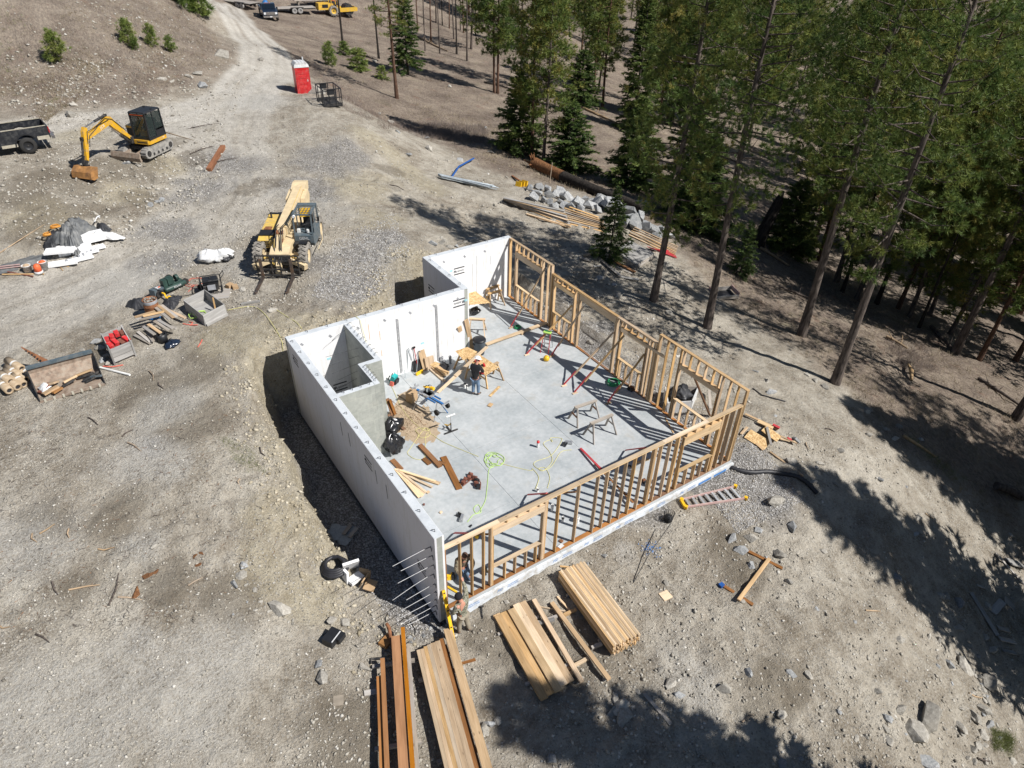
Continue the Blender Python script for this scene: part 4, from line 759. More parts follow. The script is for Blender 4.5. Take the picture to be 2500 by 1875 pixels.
# ---------------------------------------------------------------- machines and vehicles (local frame: +Y forward, +X right, Z up)
def arc(cx, cz, r, a0, a1, n=8): return [(cx+r*math.cos(R_(a0+(a1-a0)*i/n)), cz+r*math.sin(R_(a0+(a1-a0)*i/n))) for i in range(n+1)]
YZ = lambda x: Matrix(((0,1,0,0),(1,0,0,0),(0,0,1,0),(0,0,0,1)))   # prism outline (y, z) swept along x
def yz(mb, poly, x0, x1): return mb.prism(poly, x0, x1, YZ(0))
def wheel(parent, c, r, w, tyre='rubber', rim='black_paint', lugs=0, hub=None):
    c = Vector(c); t = MB().lathe([(r*.58,-w/2),(r*.9,-w/2),(r,-w*.36),(r,w*.36),(r*.9,w/2),(r*.58,w/2),(r*.58,-w/2)], 22, (1,0,0), c)
    for k in range(lugs):
        a = 2*math.pi*k/lugs
        for sgn in (-1, 1):
            d = Vector((0, math.cos(a+sgn*.07), math.sin(a+sgn*.07))); M = Matrix((Vector((1,0,0)), d, Vector((1,0,0)).cross(d))).transposed(); t.box(c+d*(r+.012)+Vector((sgn*w*.24,0,0)), (w*.5, .06, .085), M @ Euler((0, sgn*.5, 0)).to_matrix())
    o = t.build('wheel', tyre, parent); g = MB().lathe([(.02,-w*.18),(r*.3,-w*.2),(r*.5,-w*.28),(r*.6,-w*.42),(r*.6,w*.42),(r*.5,w*.28),(r*.3,w*.2),(.02,w*.18)], 16, (1,0,0), c)
    g.build('rim', rim, o)
    h = MB()
    for k in range(6):
        for s in (-1, 1): h.cyl(c+Vector((s*w*.18, r*.2*math.cos(k*1.047), r*.2*math.sin(k*1.047))), c+Vector((s*w*.27, r*.2*math.cos(k*1.047), r*.2*math.sin(k*1.047))), r*.04, n=6)
    h.cyl(c-Vector((w*.3,0,0)), c+Vector((w*.3,0,0)), r*.1, n=8); h.build('hub', hub or 'black_steel', o)
    return o
# ---- telehandler
tl = thing('telehandler', 'cream and yellow telescopic handler with dark grey cab and forks lowered to the gravel', 'telehandler', (2.91, 21.06, th(2.9, 21.0)-.02), R_(148.7))
for x, y in ((-1.08, 1.62), (1.08, 1.62), (-1.08, -1.62), (1.08, -1.62)): wheel(tl, (x, y, .62), .62, .40, 'rubber_dusty', 'gehl_cream', 20)
ch = MB(); yz(ch, [(-2.35,.55),(2.15,.55),(2.2,.95),(1.7,1.12),(-2.1,1.12),(-2.4,.95)], -.46, .46); ch.box((0,1.62,.6),(1.7,.28,.26)).box((0,-1.62,.6),(1.7,.28,.26)); ch.build('chassis', 'gehl_cream', tl)
MB().box((-.75,1.0,.9),(.5,.5,.3)).box((.33,.2,1.25),(.3,2.2,.1)).box((0,2.17,.72),(1.0,.06,.35)).box((.0,1.9,.5),(.8,.5,.2)).build('front_frame', 'black_steel', tl)
hd = MB(); yz(hd, [(-1.5,.8),(1.15,.8),(1.15,1.18),(.7,1.34),(-1.4,1.48),(-1.5,1.4)], .52, 1.22); h_ = hd.build('engine_hood', 'gehl_yellow', tl)
MB().box((.87,.25,1.44),(.34,.3,.03), (R_(-4),0,0)).build('hood_plate', 'rust', h_); MB().box((.87,.62,1.37),(.7,.5,.03),(R_(-8),0,0)).build('hood_grille', 'black_paint', h_)
for k in range(4): MB().box((.87,1.16,.9+k*.08),(.34,.02,.03)).build('vent', 'black_steel', h_)
for s in (1,): MB().tube([(1.0, -1.0, 1.2), (1.0,-1.0,1.75)], .05, 8).build('exhaust', 'black_steel', tl)
bm_ = MB(); b0, b1 = Vector((.08,-3.7,1.98)), Vector((.08,.75,1.52)); bm_.bar(b0, b1, .50, .42); bo = bm_.build('outer_boom', 'gehl_cream', tl)
MB().bar(b0+Vector((.262,.2,.0)), b1+Vector((.262,-.1,.0)), .02, .18).build('boom_rail', 'gehl_yellow', bo); MB().bar(b0+Vector((-.16,0,.215)), b1+Vector((-.16,0,.215)), .02, .015).build('boom_edge', 'gehl_yellow', bo)
rear = MB(); yz(rear, [(-4.25,1.85),(-3.7,1.75),(-3.35,1.6),(-3.3,2.1),(-3.9,2.28),(-4.35,2.22)], -.28, .44); rear.build('boom_tail', 'gehl_cream', bo)
tw = MB(); yz(tw, [(-3.2,1.0),(-2.2,1.0),(-2.5,1.9),(-3.5,2.05),(-3.7,1.7)], -.42,-.2); yz(tw, [(-3.2,1.0),(-2.2,1.0),(-2.5,1.9),(-3.5,2.05),(-3.7,1.7)], .36,.56); tw.build('boom_tower', 'gehl_cream', tl)
MB().bar((.08,.72,1.52),(.08,1.28,1.42),.36,.32).build('inner_boom', 'gehl_cream', bo)
g = MB(); yz(g, [(1.1,1.58),(1.45,1.5),(1.75,1.2),(2.45,.35),(2.62,.25),(2.6,.05),(2.35,.05),(1.5,.92),(1.1,1.22)], -.03,.19); go = g.build('boom_head', 'gehl_cream', tl)
MB().cyl((-.06,1.4,1.3),(.24,1.4,1.3),.09).cyl((-.1,1.25,1.6),(.26,1.25,1.6),.05).box((-.05,1.2,1.66),(.06,.25,.1)).box((.2,1.2,1.66),(.06,.25,.1)).build('pivot_pin', 'rust', go)
MB().cyl((.08,1.3,1.12),(.08,2.3,.5),.06).build('tilt_cylinder', 'chrome', go); MB().bar((.3,1.35,1.35),(.3,2.35,.5),.05,.16).build('head_side_plate', 'gehl_yellow', go); MB().cyl((-.05,2.35,.3),(.3,2.35,.3),.07).build('lower_pin','black_steel',go)
for s in (-1, 1):
    a = Vector((s*.30,2.0,.62)); b = Vector((s*1.12,2.35,.42)); MB().bar(a, b, .16, .2).bar(b, b+Vector((s*.12,.08,-.03)), .22, .26).build('outrigger_arm', 'gehl_cream', tl); MB().cyl(a+Vector((0,-.1,.18)), a+Vector((s*.5,.05,.06)), .05).build('outrigger_cylinder', 'gehl_yellow', tl)
cr = MB(); cw = .98
for z in (.12, .42, .86, 1.12): cr.bar((-cw,2.72,z),(cw,2.72,z),.07,.07 if z < .5 else .045)
for x in (-cw, cw, -.12, .28): cr.bar((x,2.72,.05),(x,2.72,1.14),.05,.05)
for k in range(16):
    x = -cw+.12*(k+1)
    if abs(x-.08) > .25 and abs(x) < cw-.05: cr.bar((x,2.72,.86),(x,2.72,1.12),.018,.018)
cr.build('fork_carriage', 'black_steel', tl)
for x in (-.66, .74): yz(MB(), [(2.78,1.0),(2.86,1.0),(2.88,.10),(4.25,.02),(4.28,-.02),(2.84,.02),(2.78,.12)], x-.065, x+.065).build('fork', 'fork_steel', tl)
for x_ in (-.08,.0,.24): MB().tube([(x_,.6,1.78),(x_,1.1,1.85),(x_-.03,1.5,1.62),(x_,2.0,1.0),(x_,2.4,.6)],.022,5).build('hydraulic_hose','black_paint',tl)
MB().box((.8,.9,.62),(.5,.5,.3)).box((-.75,-.95,.72),(.6,.5,.35)).build('battery_box','black_steel',tl)
# cab
cx0, cx1, cy0, cy1 = -1.42, -.50, -.72, .86
cb = MB(); yz(cb, [(cy0,.75),(cy1-.15,.75),(cy1,.95),(cy1,1.32),(cy1-.06,1.34),(cy0,1.34)], cx0, cx1); co = cb.build('cab', 'gehl_grey', tl)
for x in (cx0+.03, cx1-.03):
    for p_, q_, w_ in (((x,cy1-.04,1.3),(x,cy1-.16,2.3),.06), ((x,cy0+.04,1.3),(x,cy0+.06,2.3),.07), ((x,.05,1.3),(x,.02,2.3),.05)): MB().bar(p_, q_, w_, w_).build('cab_post', 'gehl_grey', co)
rf = MB()
for x in (cx0+.05, cx1-.05): rf.bar((x,cy0,2.33),(x,cy1-.1,2.33),.1,.07)
rf.box(((cx0+cx1)/2,cy0+.17,2.335),(cx1-cx0,.36,.085)).box(((cx0+cx1)/2,cy1-.13,2.335),(cx1-cx0,.07,.06)); rf.build('cab_roof', 'gehl_grey', co)
gd = MB()
for k in range(5): gd.bar((cx0+.1+.15*k+.06,cy0+.3,2.33),(cx0+.16+.15*k,cy1-.13,2.33),.018,.018)
for k in range(3): gd.bar((cx0+.08,cy0+.55+.3*k,2.335),(cx1-.08,cy0+.55+.3*k,2.335),.018,.018)
gd.build('roof_guard', 'gehl_grey', co)
MB().cyl((cx1-.1,cy1-.1,2.28),(cx1-.1,cy1-.0,2.28),.07,n=12).build('work_lamp', 'lamp_glass', co)
MB().box((-.96,-.25,1.42),(.5,.5,.14)).box((-.96,-.5,1.75),(.48,.14,.6)).build('seat', 'black_paint', co); MB().bar((-.96,.3,1.35),(-.96,.22,1.62),.05,.05).lathe([(.17,-.015),(.19,0),(.17,.015)],14,(0,-.5,1),(-.96,.2,1.64)).build('steering_wheel', 'black_paint', co)
MB().box((-.95,-.18,2.1),(.5,.36,.34),(.1,.05,.1)).build('roof_bag', 'tool_yellow', co); MB().box((-.66,.45,1.42),(.14,.22,.18)).box((-1.1,.5,1.4),(.12,.14,.14)).build('cab_clutter', 'tape_white', co); MB().box((cx0-.01,.35,1.6),(.02,.5,.4)).build('cab_side_panel', 'gehl_grey', co)
text('brand_lettering', 'GEHL', .2, 'white_plastic', (-.96, cy1+.006, 1.17), (R_(90), 0, R_(180)), co)
fd = MB(); yz(fd, arc(1.62,.62,.74,75,165,8)+list(reversed(arc(1.62,.62,.70,75,165,8))), -1.3,-.9); fd.build('fender', 'black_paint', tl)
MB().tube([(cx0-.08,.6,.5),(cx0-.08,-.5,.5),(cx0-.08,-.7,.9)],.02,5).build('step_rail','gehl_cream',tl); MB().box((cx0-.1,-.2,1.75),(.1,.05,.2)).build('mirror','black_paint',co)

# ---- mini excavator
exv = thing('mini_excavator', 'yellow and black mini excavator parked on the bank with its boom bent to the ground', 'excavator', (-.64, 36.63, th(-.64, 36.6)), R_(132.2))
for s in (-1, 1):
    x0, x1 = (s*.62, s*.99) if s > 0 else (-.99, -.62); t = MB(); out = arc(1.0,.29,.29,-90,90,8)+arc(-1.0,.29,.29,90,270,8); yz(t, out, x0, x1)
    n_ = 34; L = 2*math.pi*.29+4.0
    for k in range(n_):
        s_ = L*k/n_
        if s_ < 2: p = (-1+s_, 0); a = 0
        elif s_ < 2+math.pi*.29: a = (s_-2)/.29; p = (1+.29*math.sin(a), .29-.29*math.cos(a))
        elif s_ < 4+math.pi*.29: p = (1-(s_-2-math.pi*.29), .58); a = math.pi
        else: a = math.pi+(s_-4-math.pi*.29)/.29; p = (-1+.29*math.sin(a), .29-.29*math.cos(a))
        t.box(((x0+x1)/2, p[0], p[1]), (abs(x1-x0), .055, .05), (a, 0, 0))
    to = t.build('track', 'track', exv); q = MB(); xo = x1 if s > 0 else x0
    yz(q, arc(.95,.29,.18,-90,90,6)+arc(-.95,.29,.18,90,270,6), xo-.02*s if s > 0 else xo-.02, xo+.02 if s > 0 else xo+.02*1); q.build('track_frame', 'track', to)
    for y in (-1, 1): MB().cyl((xo-.03,y,.29),(xo+.03,y,.29),.17,n=14).build('sprocket', 'black_steel', to)
    for k in range(4): MB().cyl((xo-.025,-.6+.4*k,.17),(xo+.025,-.6+.4*k,.17),.09,n=10).build('roller', 'black_steel', to)
MB().box((0,0,.45),(1.25,1.3,.2)).cyl((0,0,.5),(0,0,.72),.42,n=18).build('undercarriage', 'black_steel', exv)
bl = MB(); yz(bl, [(1.72,.06),(1.86,.02),(1.92,.25),(1.84,.52),(1.76,.52),(1.8,.28)], -1.0, 1.0); bl.bar((-.4,.9,.35),(-.4,1.78,.25),.1,.14).bar((.4,.9,.35),(.4,1.78,.25),.1,.14); bl.build('dozer_blade', 'blade_steel', exv)
hs = MB(); hs.prism([(-.96,-.9),(-.96,.62),(-.86,.72),(.1,.72),(.35,.62),(.9,.35),(.96,-.5),(.7,-1.0),(-.7,-1.02)], .72, .96, Matrix(((1,0,0,0),(0,0,1,0),(0,1,0,0),(0,0,0,1)))); ho = hs.build('house', 'jcb_yellow', exv)
eh = MB(); eh.prism([(.12,-.98),(.12,.3),(.8,.28),(.93,-.5),(.7,-.98)], .96, 1.5, Matrix(((1,0,0,0),(0,0,1,0),(0,1,0,0),(0,0,0,1)))); eh.build('engine_cover', 'black_paint', ho); MB().prism([(.12,-.99),(.12,.31),(.81,.29),(.94,-.5),(.71,-.99)], 1.5, 1.62, Matrix(((1,0,0,0),(0,0,1,0),(0,1,0,0),(0,0,0,1)))).build('engine_cover_top', 'jcb_yellow', ho)
ex0, ex1, ey0, ey1 = -.95, .08, -.85, .60
cab = MB()
for x in (ex0, ex1):
    for y in (ey0, ey1): cab.bar((x,y,.95),(x,y-(.08 if y > 0 else -.04),2.5),.08,.08)
    cab.bar((x,-.1,.95),(x,-.1,2.5),.05,.05)
cab.box(((ex0+ex1)/2,(ey0+ey1)/2-.02,1.02),(1.1,1.5,.12)); cab.box((ex0,-.5,1.2),(.05,.75,.35)); cab.box(((ex0+ex1)/2,ey0,1.3),(1.0,.06,.7)); cab.box(((ex0+ex1)/2,ey1-.07,2.38),(1.0,.06,.12)); co = cab.build('cab', 'black_paint', exv)
MB().box(((ex0+ex1)/2,-.14,2.53),(1.12,1.46,.08),taper=(.92,.94)).box(((ex0+ex1)/2+.3,-.6,2.58),(.1,.1,.08)).box(((ex0+ex1)/2-.42,-.3,2.58),(.1,.1,.06)).build('cab_roof', 'black_paint', co)
MB().box((ex0,.25,1.75),(.015,.65,1.3)).build('side_window','glass',co); MB().box((ex0,-.48,1.95),(.015,.66,.95)).build('side_window','glass',co); MB().box((ex1,-.1,1.8),(.015,1.3,1.3)).build('side_window','glass',co); MB().box(((ex0+ex1)/2,ey1-.05,1.7),(.95,.015,1.25),(R_(3),0,0)).build('windscreen','glass',co); MB().box(((ex0+ex1)/2,ey0+.02,1.95),(.95,.015,.8)).build('rear_window','glass',co)
MB().box((-.45,-.35,1.3),(.5,.5,.14)).box((-.45,-.6,1.65),(.48,.14,.65)).build('seat','black_paint',co); MB().bar((-.6,.25,1.05),(-.6,.2,1.5),.05,.05).bar((-.3,.25,1.05),(-.3,.2,1.5),.05,.05).box((-.45,.3,1.25),(.5,.1,.3)).build('control_lever','jcb_yellow',co)
text('model_lettering', '48Z', .12, 'white_plastic', (ex0-.012,-.62,.85), (R_(90),0,R_(-90)), ho); text('model_lettering', 'ZTS', .07, 'red_plastic', (ex0-.012,-.8,.85), (R_(90),0,R_(-90)), ho)
MB().box((-.45,.722,.84),(.7,.01,.06)).build('house_stripe', 'black_paint', ho); MB().box(((ex0+ex1)/2,ey1-.03,2.40),(.9,.01,.05)).build('cab_stripe','orange_plastic',co)
XB = .26
bp = [(.62,1.05),(.95,1.35),(1.75,2.36),(1.95,2.62),(2.2,2.66),(2.75,2.42),(3.95,2.13),(4.08,2.0),(4.0,1.86),(2.75,2.08),(2.15,2.2),(1.95,1.98),(.85,1.0)]
b_ = MB(); yz(b_, bp, XB-.11, XB+.11); bo = b_.build('boom', 'jcb_yellow', exv)
text('brand_lettering', 'JCB', .22, 'white_plastic', (XB-.114, 2.75, 2.24), (R_(90), R_(-14), R_(-90)), bo, xs=1.15)
MB().box((XB, .72, .95), (.3,.35,.4)).cyl((XB-.16,.75,1.05),(XB+.16,.75,1.05),.09).build('swing_post','black_steel',exv)
MB().cyl((XB,.9,.9),(XB,1.5,1.42),.075).build('boom_cylinder','black_steel',bo); MB().cyl((XB,1.5,1.42),(XB,2.0,1.9),.04).build('cylinder_rod','chrome',bo)
MB().cyl((XB,2.1,2.74),(XB,3.1,2.62),.07).build('stick_cylinder','black_steel',bo); MB().cyl((XB,3.1,2.62),(XB,3.95,2.48),.035).build('cylinder_rod','chrome',bo)
MB().tube([(XB-.13,1.0,1.5),(XB-.13,1.9,2.45),(XB-.13,2.4,2.62),(XB-.13,3.4,2.35),(XB-.13,3.95,2.3),(XB-.13,4.15,1.7)],.02,5).tube([(XB-.15,2.2,2.5),(XB-.15,3.0,2.42),(XB-.15,3.9,2.05),(XB-.13,4.1,1.5)],.018,5).build('hydraulic_hose','black_paint',bo)
st = MB(); yz(st, [(3.82,2.45),(4.0,2.56),(4.18,2.35),(4.3,1.9),(4.56,.85),(4.44,.80),(4.2,1.35),(4.0,1.85)], XB-.09, XB+.09); so = st.build('stick', 'jcb_yellow', exv)
MB().cyl((XB,4.34,2.05),(XB,4.62,1.2),.06).box((XB,4.36,1.98),(.14,.14,.2)).build('bucket_cylinder','black_steel',so)
MB().bar((XB,4.5,.85),(XB,4.75,.62),.2,.1).bar((XB,4.62,1.15),(XB,4.85,.7),.14,.06).box((XB,4.68,.55),(.3,.3,.16)).build('bucket_linkage','black_steel',so)
bk = MB(); prof = [(4.55,.55),(4.85,.62),(5.18,.38),(5.25,.05),(5.05,-.06),(4.75,-.02)]; inn = [(4.75,.03),(5.03,.0),(5.18,.1),(5.12,.34),(4.83,.56),(4.57,.50)]
yz(bk, prof+inn, XB-.62, XB+.62); yz(bk, prof, XB-.64, XB-.61); yz(bk, prof, XB+.61, XB+.64); bk.build('bucket', 'bucket_rust', so)

# ---- pickups
def pickup(name, label, loc, rot, body, trim, bigtyre=.42, tool=True):
    p = thing(name, label, 'pickup truck', loc, rot); hw = .98
    for y in (0, 3.75):
        for s in (-1, 1): wheel(p, (s*(hw-.10), y, bigtyre), bigtyre, .30, 'rubber', 'black_paint')
    for s in (-1, 1):
        sd_ = MB(); x0, x1 = (hw-.06, hw) if s > 0 else (-hw, -hw+.06)
        yz(sd_, [(-1.28,.72),(-.56,.66)]+list(reversed(arc(0,.5,.56,10,170,8)))[0:9]+[(.56,.6),(1.3,.6),(1.3,1.38),(-1.2,1.42),(-1.3,1.3)], x0, x1); so = sd_.build('bed_side', body, p)
        yz(MB(), arc(0,.5,.63,0,180,10)+list(reversed(arc(0,.5,.56,0,180,10))), x0-.0 if s > 0 else x0-.05, x1+.05 if s > 0 else x1).build('fender_flare', 'black_paint', so)
        MB().box((s*(hw-.05),.05,1.42),(.1,2.5,.035)).build('bed_rail', trim, so); MB().box((s*(hw+.002),.9,.55),(.05,.8,.16)).build('rocker', trim, so); MB().box((s*(hw+.002),-.9,.78),(.05,.62,.2)).build('quarter_trim', trim, so)
        MB().box((s*(hw-.06),-1.29,1.16),(.12,.06,.32)).build('tail_lamp', 'red_lamp', so)
    bd = MB(); bd.box((0,.02,.82),(1.86,2.5,.06)).box((0,1.27,1.1),(1.9,.05,.58)); bd.build('bed', 'black_steel', p); MB().box((0,-1.27,1.08),(1.74,.06,.60)).build('tailgate', body, p); MB().box((0,-1.42,.72),(1.9,.16,.16)).box((0,-1.5,.72),(.12,.2,.1)).build('rear_bumper', 'chrome', p)
    for k in range(4): MB().box((-.5+k*.3,-.4+.3*(k % 2),.92),(.28,.5,.1),(0,.05,k)).build('bed_liner_fold', 'tarp_black', p)
    cb = MB(); yz(cb, [(1.33,.55),(4.25,.55),(4.55,.75),(4.58,1.15),(4.4,1.28),(3.2,1.36),(1.33,1.40)], -hw, hw); bo = cb.build('body', body, p)
    gr = MB(); yz(gr, [(1.36,1.36),(3.25,1.34),(2.68,1.90),(2.4,1.95),(1.55,1.94),(1.42,1.85)], -hw+.09, hw-.09); go = gr.build('cabin', body, bo)
    MB().add([(-hw+.17,3.22,1.39),(hw-.17,3.22,1.39),(hw-.2,2.72,1.88),(-hw+.2,2.72,1.88)], [(0,1,2,3)]).build('windscreen', 'dark_glass', go).location = (0,.02,.012)
    for s in (-1, 1):
        yz(MB(), [(1.6,1.42),(3.0,1.42),(2.62,1.84),(1.62,1.86)], s*(hw-.085)-.006, s*(hw-.085)+.006).build('side_window', 'dark_glass', go); MB().box((s*(hw+.12),3.05,1.42),(.2,.1,.26)).build('mirror', 'black_paint', go); MB().box((s*.72,4.57,1.0),(.3,.06,.26)).build('headlight', 'lamp_glass', bo); MB().box((s*.72,4.6,.62),(.2,.05,.12)).build('fog_lamp','lamp_glass',bo)
    MB().box((0,4.59,1.0),(1.08,.06,.34)).box((0,4.62,.98),(1.2,.03,.07)).box((0,4.62,1.1),(1.2,.03,.05)).build('grille', 'chrome', bo); MB().box((0,4.68,.62),(1.96,.16,.24)).build('front_bumper', body if tool else 'chrome', bo); MB().box((0,4.78,.62),(.3,.02,.13)).build('licence_plate','white_plastic',bo)
    for k in range(3): MB().box((-.3+k*.3,2.3,1.965),(.14,.08,.03)).build('roof_marker','orange_plastic',go)
    return p
pickup('pickup_truck', 'black pickup with tan lower trim and open bed, cut off by the left edge', (-6.75, 38.9, th(-6.75, 38.6)), R_(95), 'truck_black', 'tan_trim', .45)
fp = un(650, 47, 2.65); ft = pickup('pickup_truck', 'dark blue pickup facing the camera at the roadside far above the bend', (fp[0]+1.5, fp[1]+4.2, th(fp[0]+1.2, fp[1]+4)), R_(180-11), 'truck_blue', 'truck_blue', .42, False)
# ---- flatbed trailer behind the far pickup
def tl_trailer(label, loc, rot, L=6.0, wdt=2.1, deck='weathered', wheels='tyre_side'):
    t = thing('flatbed_trailer', label, 'trailer', loc, rot); fr = MB()
    for s in (-1, 1): fr.bar((s*wdt*.48,-L/2,.62),(s*wdt*.48,L/2,.62),.1,.16)
    for k in range(6): fr.bar((-wdt*.46,-L/2+.2+k*L/6,.6),(wdt*.46,-L/2+.2+k*L/6,.6),.08,.1)
    fr.bar((-wdt*.4,L/2,.6),(0,L/2+1.1,.55),.09,.1).bar((wdt*.4,L/2,.6),(0,L/2+1.1,.55),.09,.1).bar((0,L/2+.9,.1),(0,L/2+.9,.7),.08,.08); fr.build('frame','black_steel',t)
    for k in range(9): board('deck_plank', t, (-wdt*.46+k*wdt*.92/8,-L/2,.73), (-wdt*.46+k*wdt*.92/8,L/2,.73), wdt*.105, .05, deck)
    for s in (-1, 1):
        for y in (-.9,-.05): wheel(t,(s*(wdt*.5+.14),y-.3,.38),.38,.22,wheels,'tyre_side')
        MB().bar((s*(wdt*.5+.14),-1.75,.82),(s*(wdt*.5+.14),.15,.82),.26,.04).build('mudguard','black_steel',t)
    return t
q = at(*zt(330, 205)); tl_trailer('plank deck trailer parked close behind the far dark blue pickup', (q.x+.2, q.y+3.5, th(q.x+.2, q.y+3.2)), R_(28), 5.0, 2.2)
q = at(*zt(1240, 268)); t2 = tl_trailer('long low flatbed trailer parked broadside with two pale wheels on its near side', (q.x-1.2, q.y+1.6, th(q.x-1.2, q.y+1.2)), R_(82), 7.0, 2.0)
q2 = Vector((t2.location.x-3.1, t2.location.y-.2, t2.location.z+.76)); mx = thing('cement_mixer', 'small blue and white machine strapped on the long low trailer', 'machine', q2, R_(82)); MB().lathe([(.05,0),(.4,.1),(.5,.45),(.42,.75),(.25,.95),(.22,1.0)],12,(.3,-.3,1),(0,.7,.15)).build('drum','tool_blue',mx); MB().prism([(-.8,0),(.4,0),(.4,.75),(-.3,.75),(-.8,.1)],-.35,.35,YZ(0)).build('hopper','white_plastic',mx); MB().box((0,0,.06),(.8,1.8,.1)).build('base','black_steel',mx); MB().cyl((-.4,.75,.25),(-.5,.75,.25),.25,n=12).build('wheel','rubber',mx)
# ---- yellow roller / lift at the top
q = at(*zt(1750, 292)); rl = thing('soil_roller', 'old yellow single-drum roller with tall mast frame and ribbed drum', 'roller', (q.x+.3, q.y+1.0, th(q.x+.3, q.y+.8)), R_(-93))
for s in (-1, 1): wheel(rl, (s*.85,0,.72), .72, .48, 'rubber_dusty', 'roller_yellow', 14)
MB().box((0,-1.3,1.35),(1.5,1.9,.9),taper=(.94,.95)).box((0,.2,.95),(1.2,1.6,.4)).build('engine_box','roller_yellow',rl); MB().box((-.76,-1.2,1.4),(.02,.9,.45)).box((.76,-1.2,1.4),(.02,.9,.45)).build('engine_grille','black_paint',rl)
fr = MB(); 
for s in (-1, 1): fr.bar((s*.95,1.0,.8),(s*.95,3.7,.8),.12,.55)
fr.bar((-.95,1.1,.95),(.95,1.1,.95),.2,.5).bar((-.95,3.75,.8),(.95,3.75,.8),.12,.5); fr.build('drum_yoke','roller_yellow',rl); MB().cyl((-.88,2.5,.75),(.88,2.5,.75),.75,n=24).build('drum','black_steel',rl)
for k in range(12):
    a = k*.5236
    for x in (-.5,0,.5): MB().box((x,2.5+.78*math.cos(a),.75+.78*math.sin(a)),(.14,.1,.1),(a,0,0)).build('drum_pad','black_steel',rl)
ms = MB()
for s in (-1, 1):
    ms.bar((s*.6,-.2,1.2),(s*.6,-.1,3.2),.1,.1).bar((s*.6,.9,1.2),(s*.6,.8,3.2),.1,.1).bar((s*.6,-.1,3.15),(s*.6,.8,3.15),.1,.1)
ms.bar((-.6,-.1,3.15),(.6,-.1,3.15),.1,.1).bar((-.6,.8,3.15),(.6,.8,3.15),.1,.1).box((0,0,1.35),(.6,.5,.5)); ms.build('roll_frame','roller_yellow',rl); MB().box((0,.6,1.3),(.5,.3,.3)).tube([(0,.5,1.4),(0,.35,1.75)],.03).build('operator_seat','black_paint',rl)
q3 = (q.x+1.2, q.y+5.2); lf = thing('orange_lift', 'orange scissor lift basket standing behind the yellow roller', 'lift', (q3[0], q3[1], th(*q3)), R_(10)); bx = MB()
for z in (1.6,2.1,2.6):
    for a, b in (((-2.2,-.8),(2.2,-.8)),((2.2,-.8),(2.2,.8)),((2.2,.8),(-2.2,.8)),((-2.2,.8),(-2.2,-.8))): bx.bar((*a,z),(*b,z),.09,.16 if z < 2 else .07)
for x in (-2.2,-1.1,0,1.1,2.2):
    for y in (-.8,.8): bx.bar((x,y,1.5),(x,y,2.62),.06,.06)
bx.box((0,0,1.55),(4.3,1.6,.08)); bx.build('basket','orange_paint',lf); sc = MB()
for y in (-.5,.5): sc.bar((-1.6,y,.6),(1.6,y,1.5),.1,.08).bar((1.6,y,.6),(-1.6,y,1.5),.1,.08)
sc.build('scissor_arm','orange_paint',lf); MB().box((0,0,.5),(3.6,1.3,.3)).build('base','black_steel',lf)
for x in (-1.3,1.3):
    for y in (-.7,.7): MB().cyl((x,y-.12,.3),(x,y+.12,.3),.3,n=14).build('wheel','rubber',lf)
q4 = at(*zt(1400, 130)); rk = thing('lumber_rack', 'stacked brown planks on a rack behind the long trailer', 'plank stack', (q4.x, q4.y, q4.z), R_(-8))
for k in range(5): board('plank', rk, (-2.6,.0+k*.28,1.0+.1*(k % 2)), (2.6,.0+k*.28,1.0+.1*(k % 2)), .26, .09, 'weathered')
for x in (-2,2): MB().bar((x,.0,.45),(x,1.2,.45),.2,.9).build('trestle','weathered',rk)
# ---- portable toilet
pz = un(747, 227, 3.95); pt = thing('portable_toilet', 'bright red portable toilet with ribbed white roof at the road edge', 'portable toilet', (pz[0], pz[1]+.55, th(pz[0], pz[1]+.5)-.03), R_(-8))
MB().box((0,0,1.04),(1.12,1.16,1.92)).build('cabin','red_plastic',pt); MB().box((0,0,.06),(1.2,1.24,.12)).build('base','red_plastic',pt)
dr = MB().box((.0,-.59,1.03),(.92,.03,1.76)).build('door','red_plastic',pt)
for z in (.42,.86,1.30,1.62): MB().box((.0,-.61,z),(.66,.03,.22 if z > .5 else .2),taper=(.9,1)).build('door_panel','red_plastic',dr)
MB().box((.36,-.62,1.0),(.05,.03,.16)).build('door_handle','white_plastic',dr); MB().box((0,-.605,1.86),(.7,.02,.12)).build('vent','red_lamp',pt)
for s in (-1, 1): MB().box((s*.54,-.57,1.04),(.05,.06,1.9)).build('corner_post','red_plastic',pt)
rf = MB(); rf.box((0,0,2.1),(1.2,1.24,.2),taper=(.94,.94)); rf.prism([(-.56,2.2),(.56,2.2),(.42,2.36),(-.42,2.36)],-.58,.58); ro = rf.build('roof','white_plastic',pt)
for k in range(4): MB().box((-.36+k*.24,0,2.34),(.05,1.22,.09)).build('roof_rib','white_plastic',ro)
MB().cyl((.35,.4,2.2),(.35,.4,2.6),.05).build('vent_pipe','white_plastic',pt)
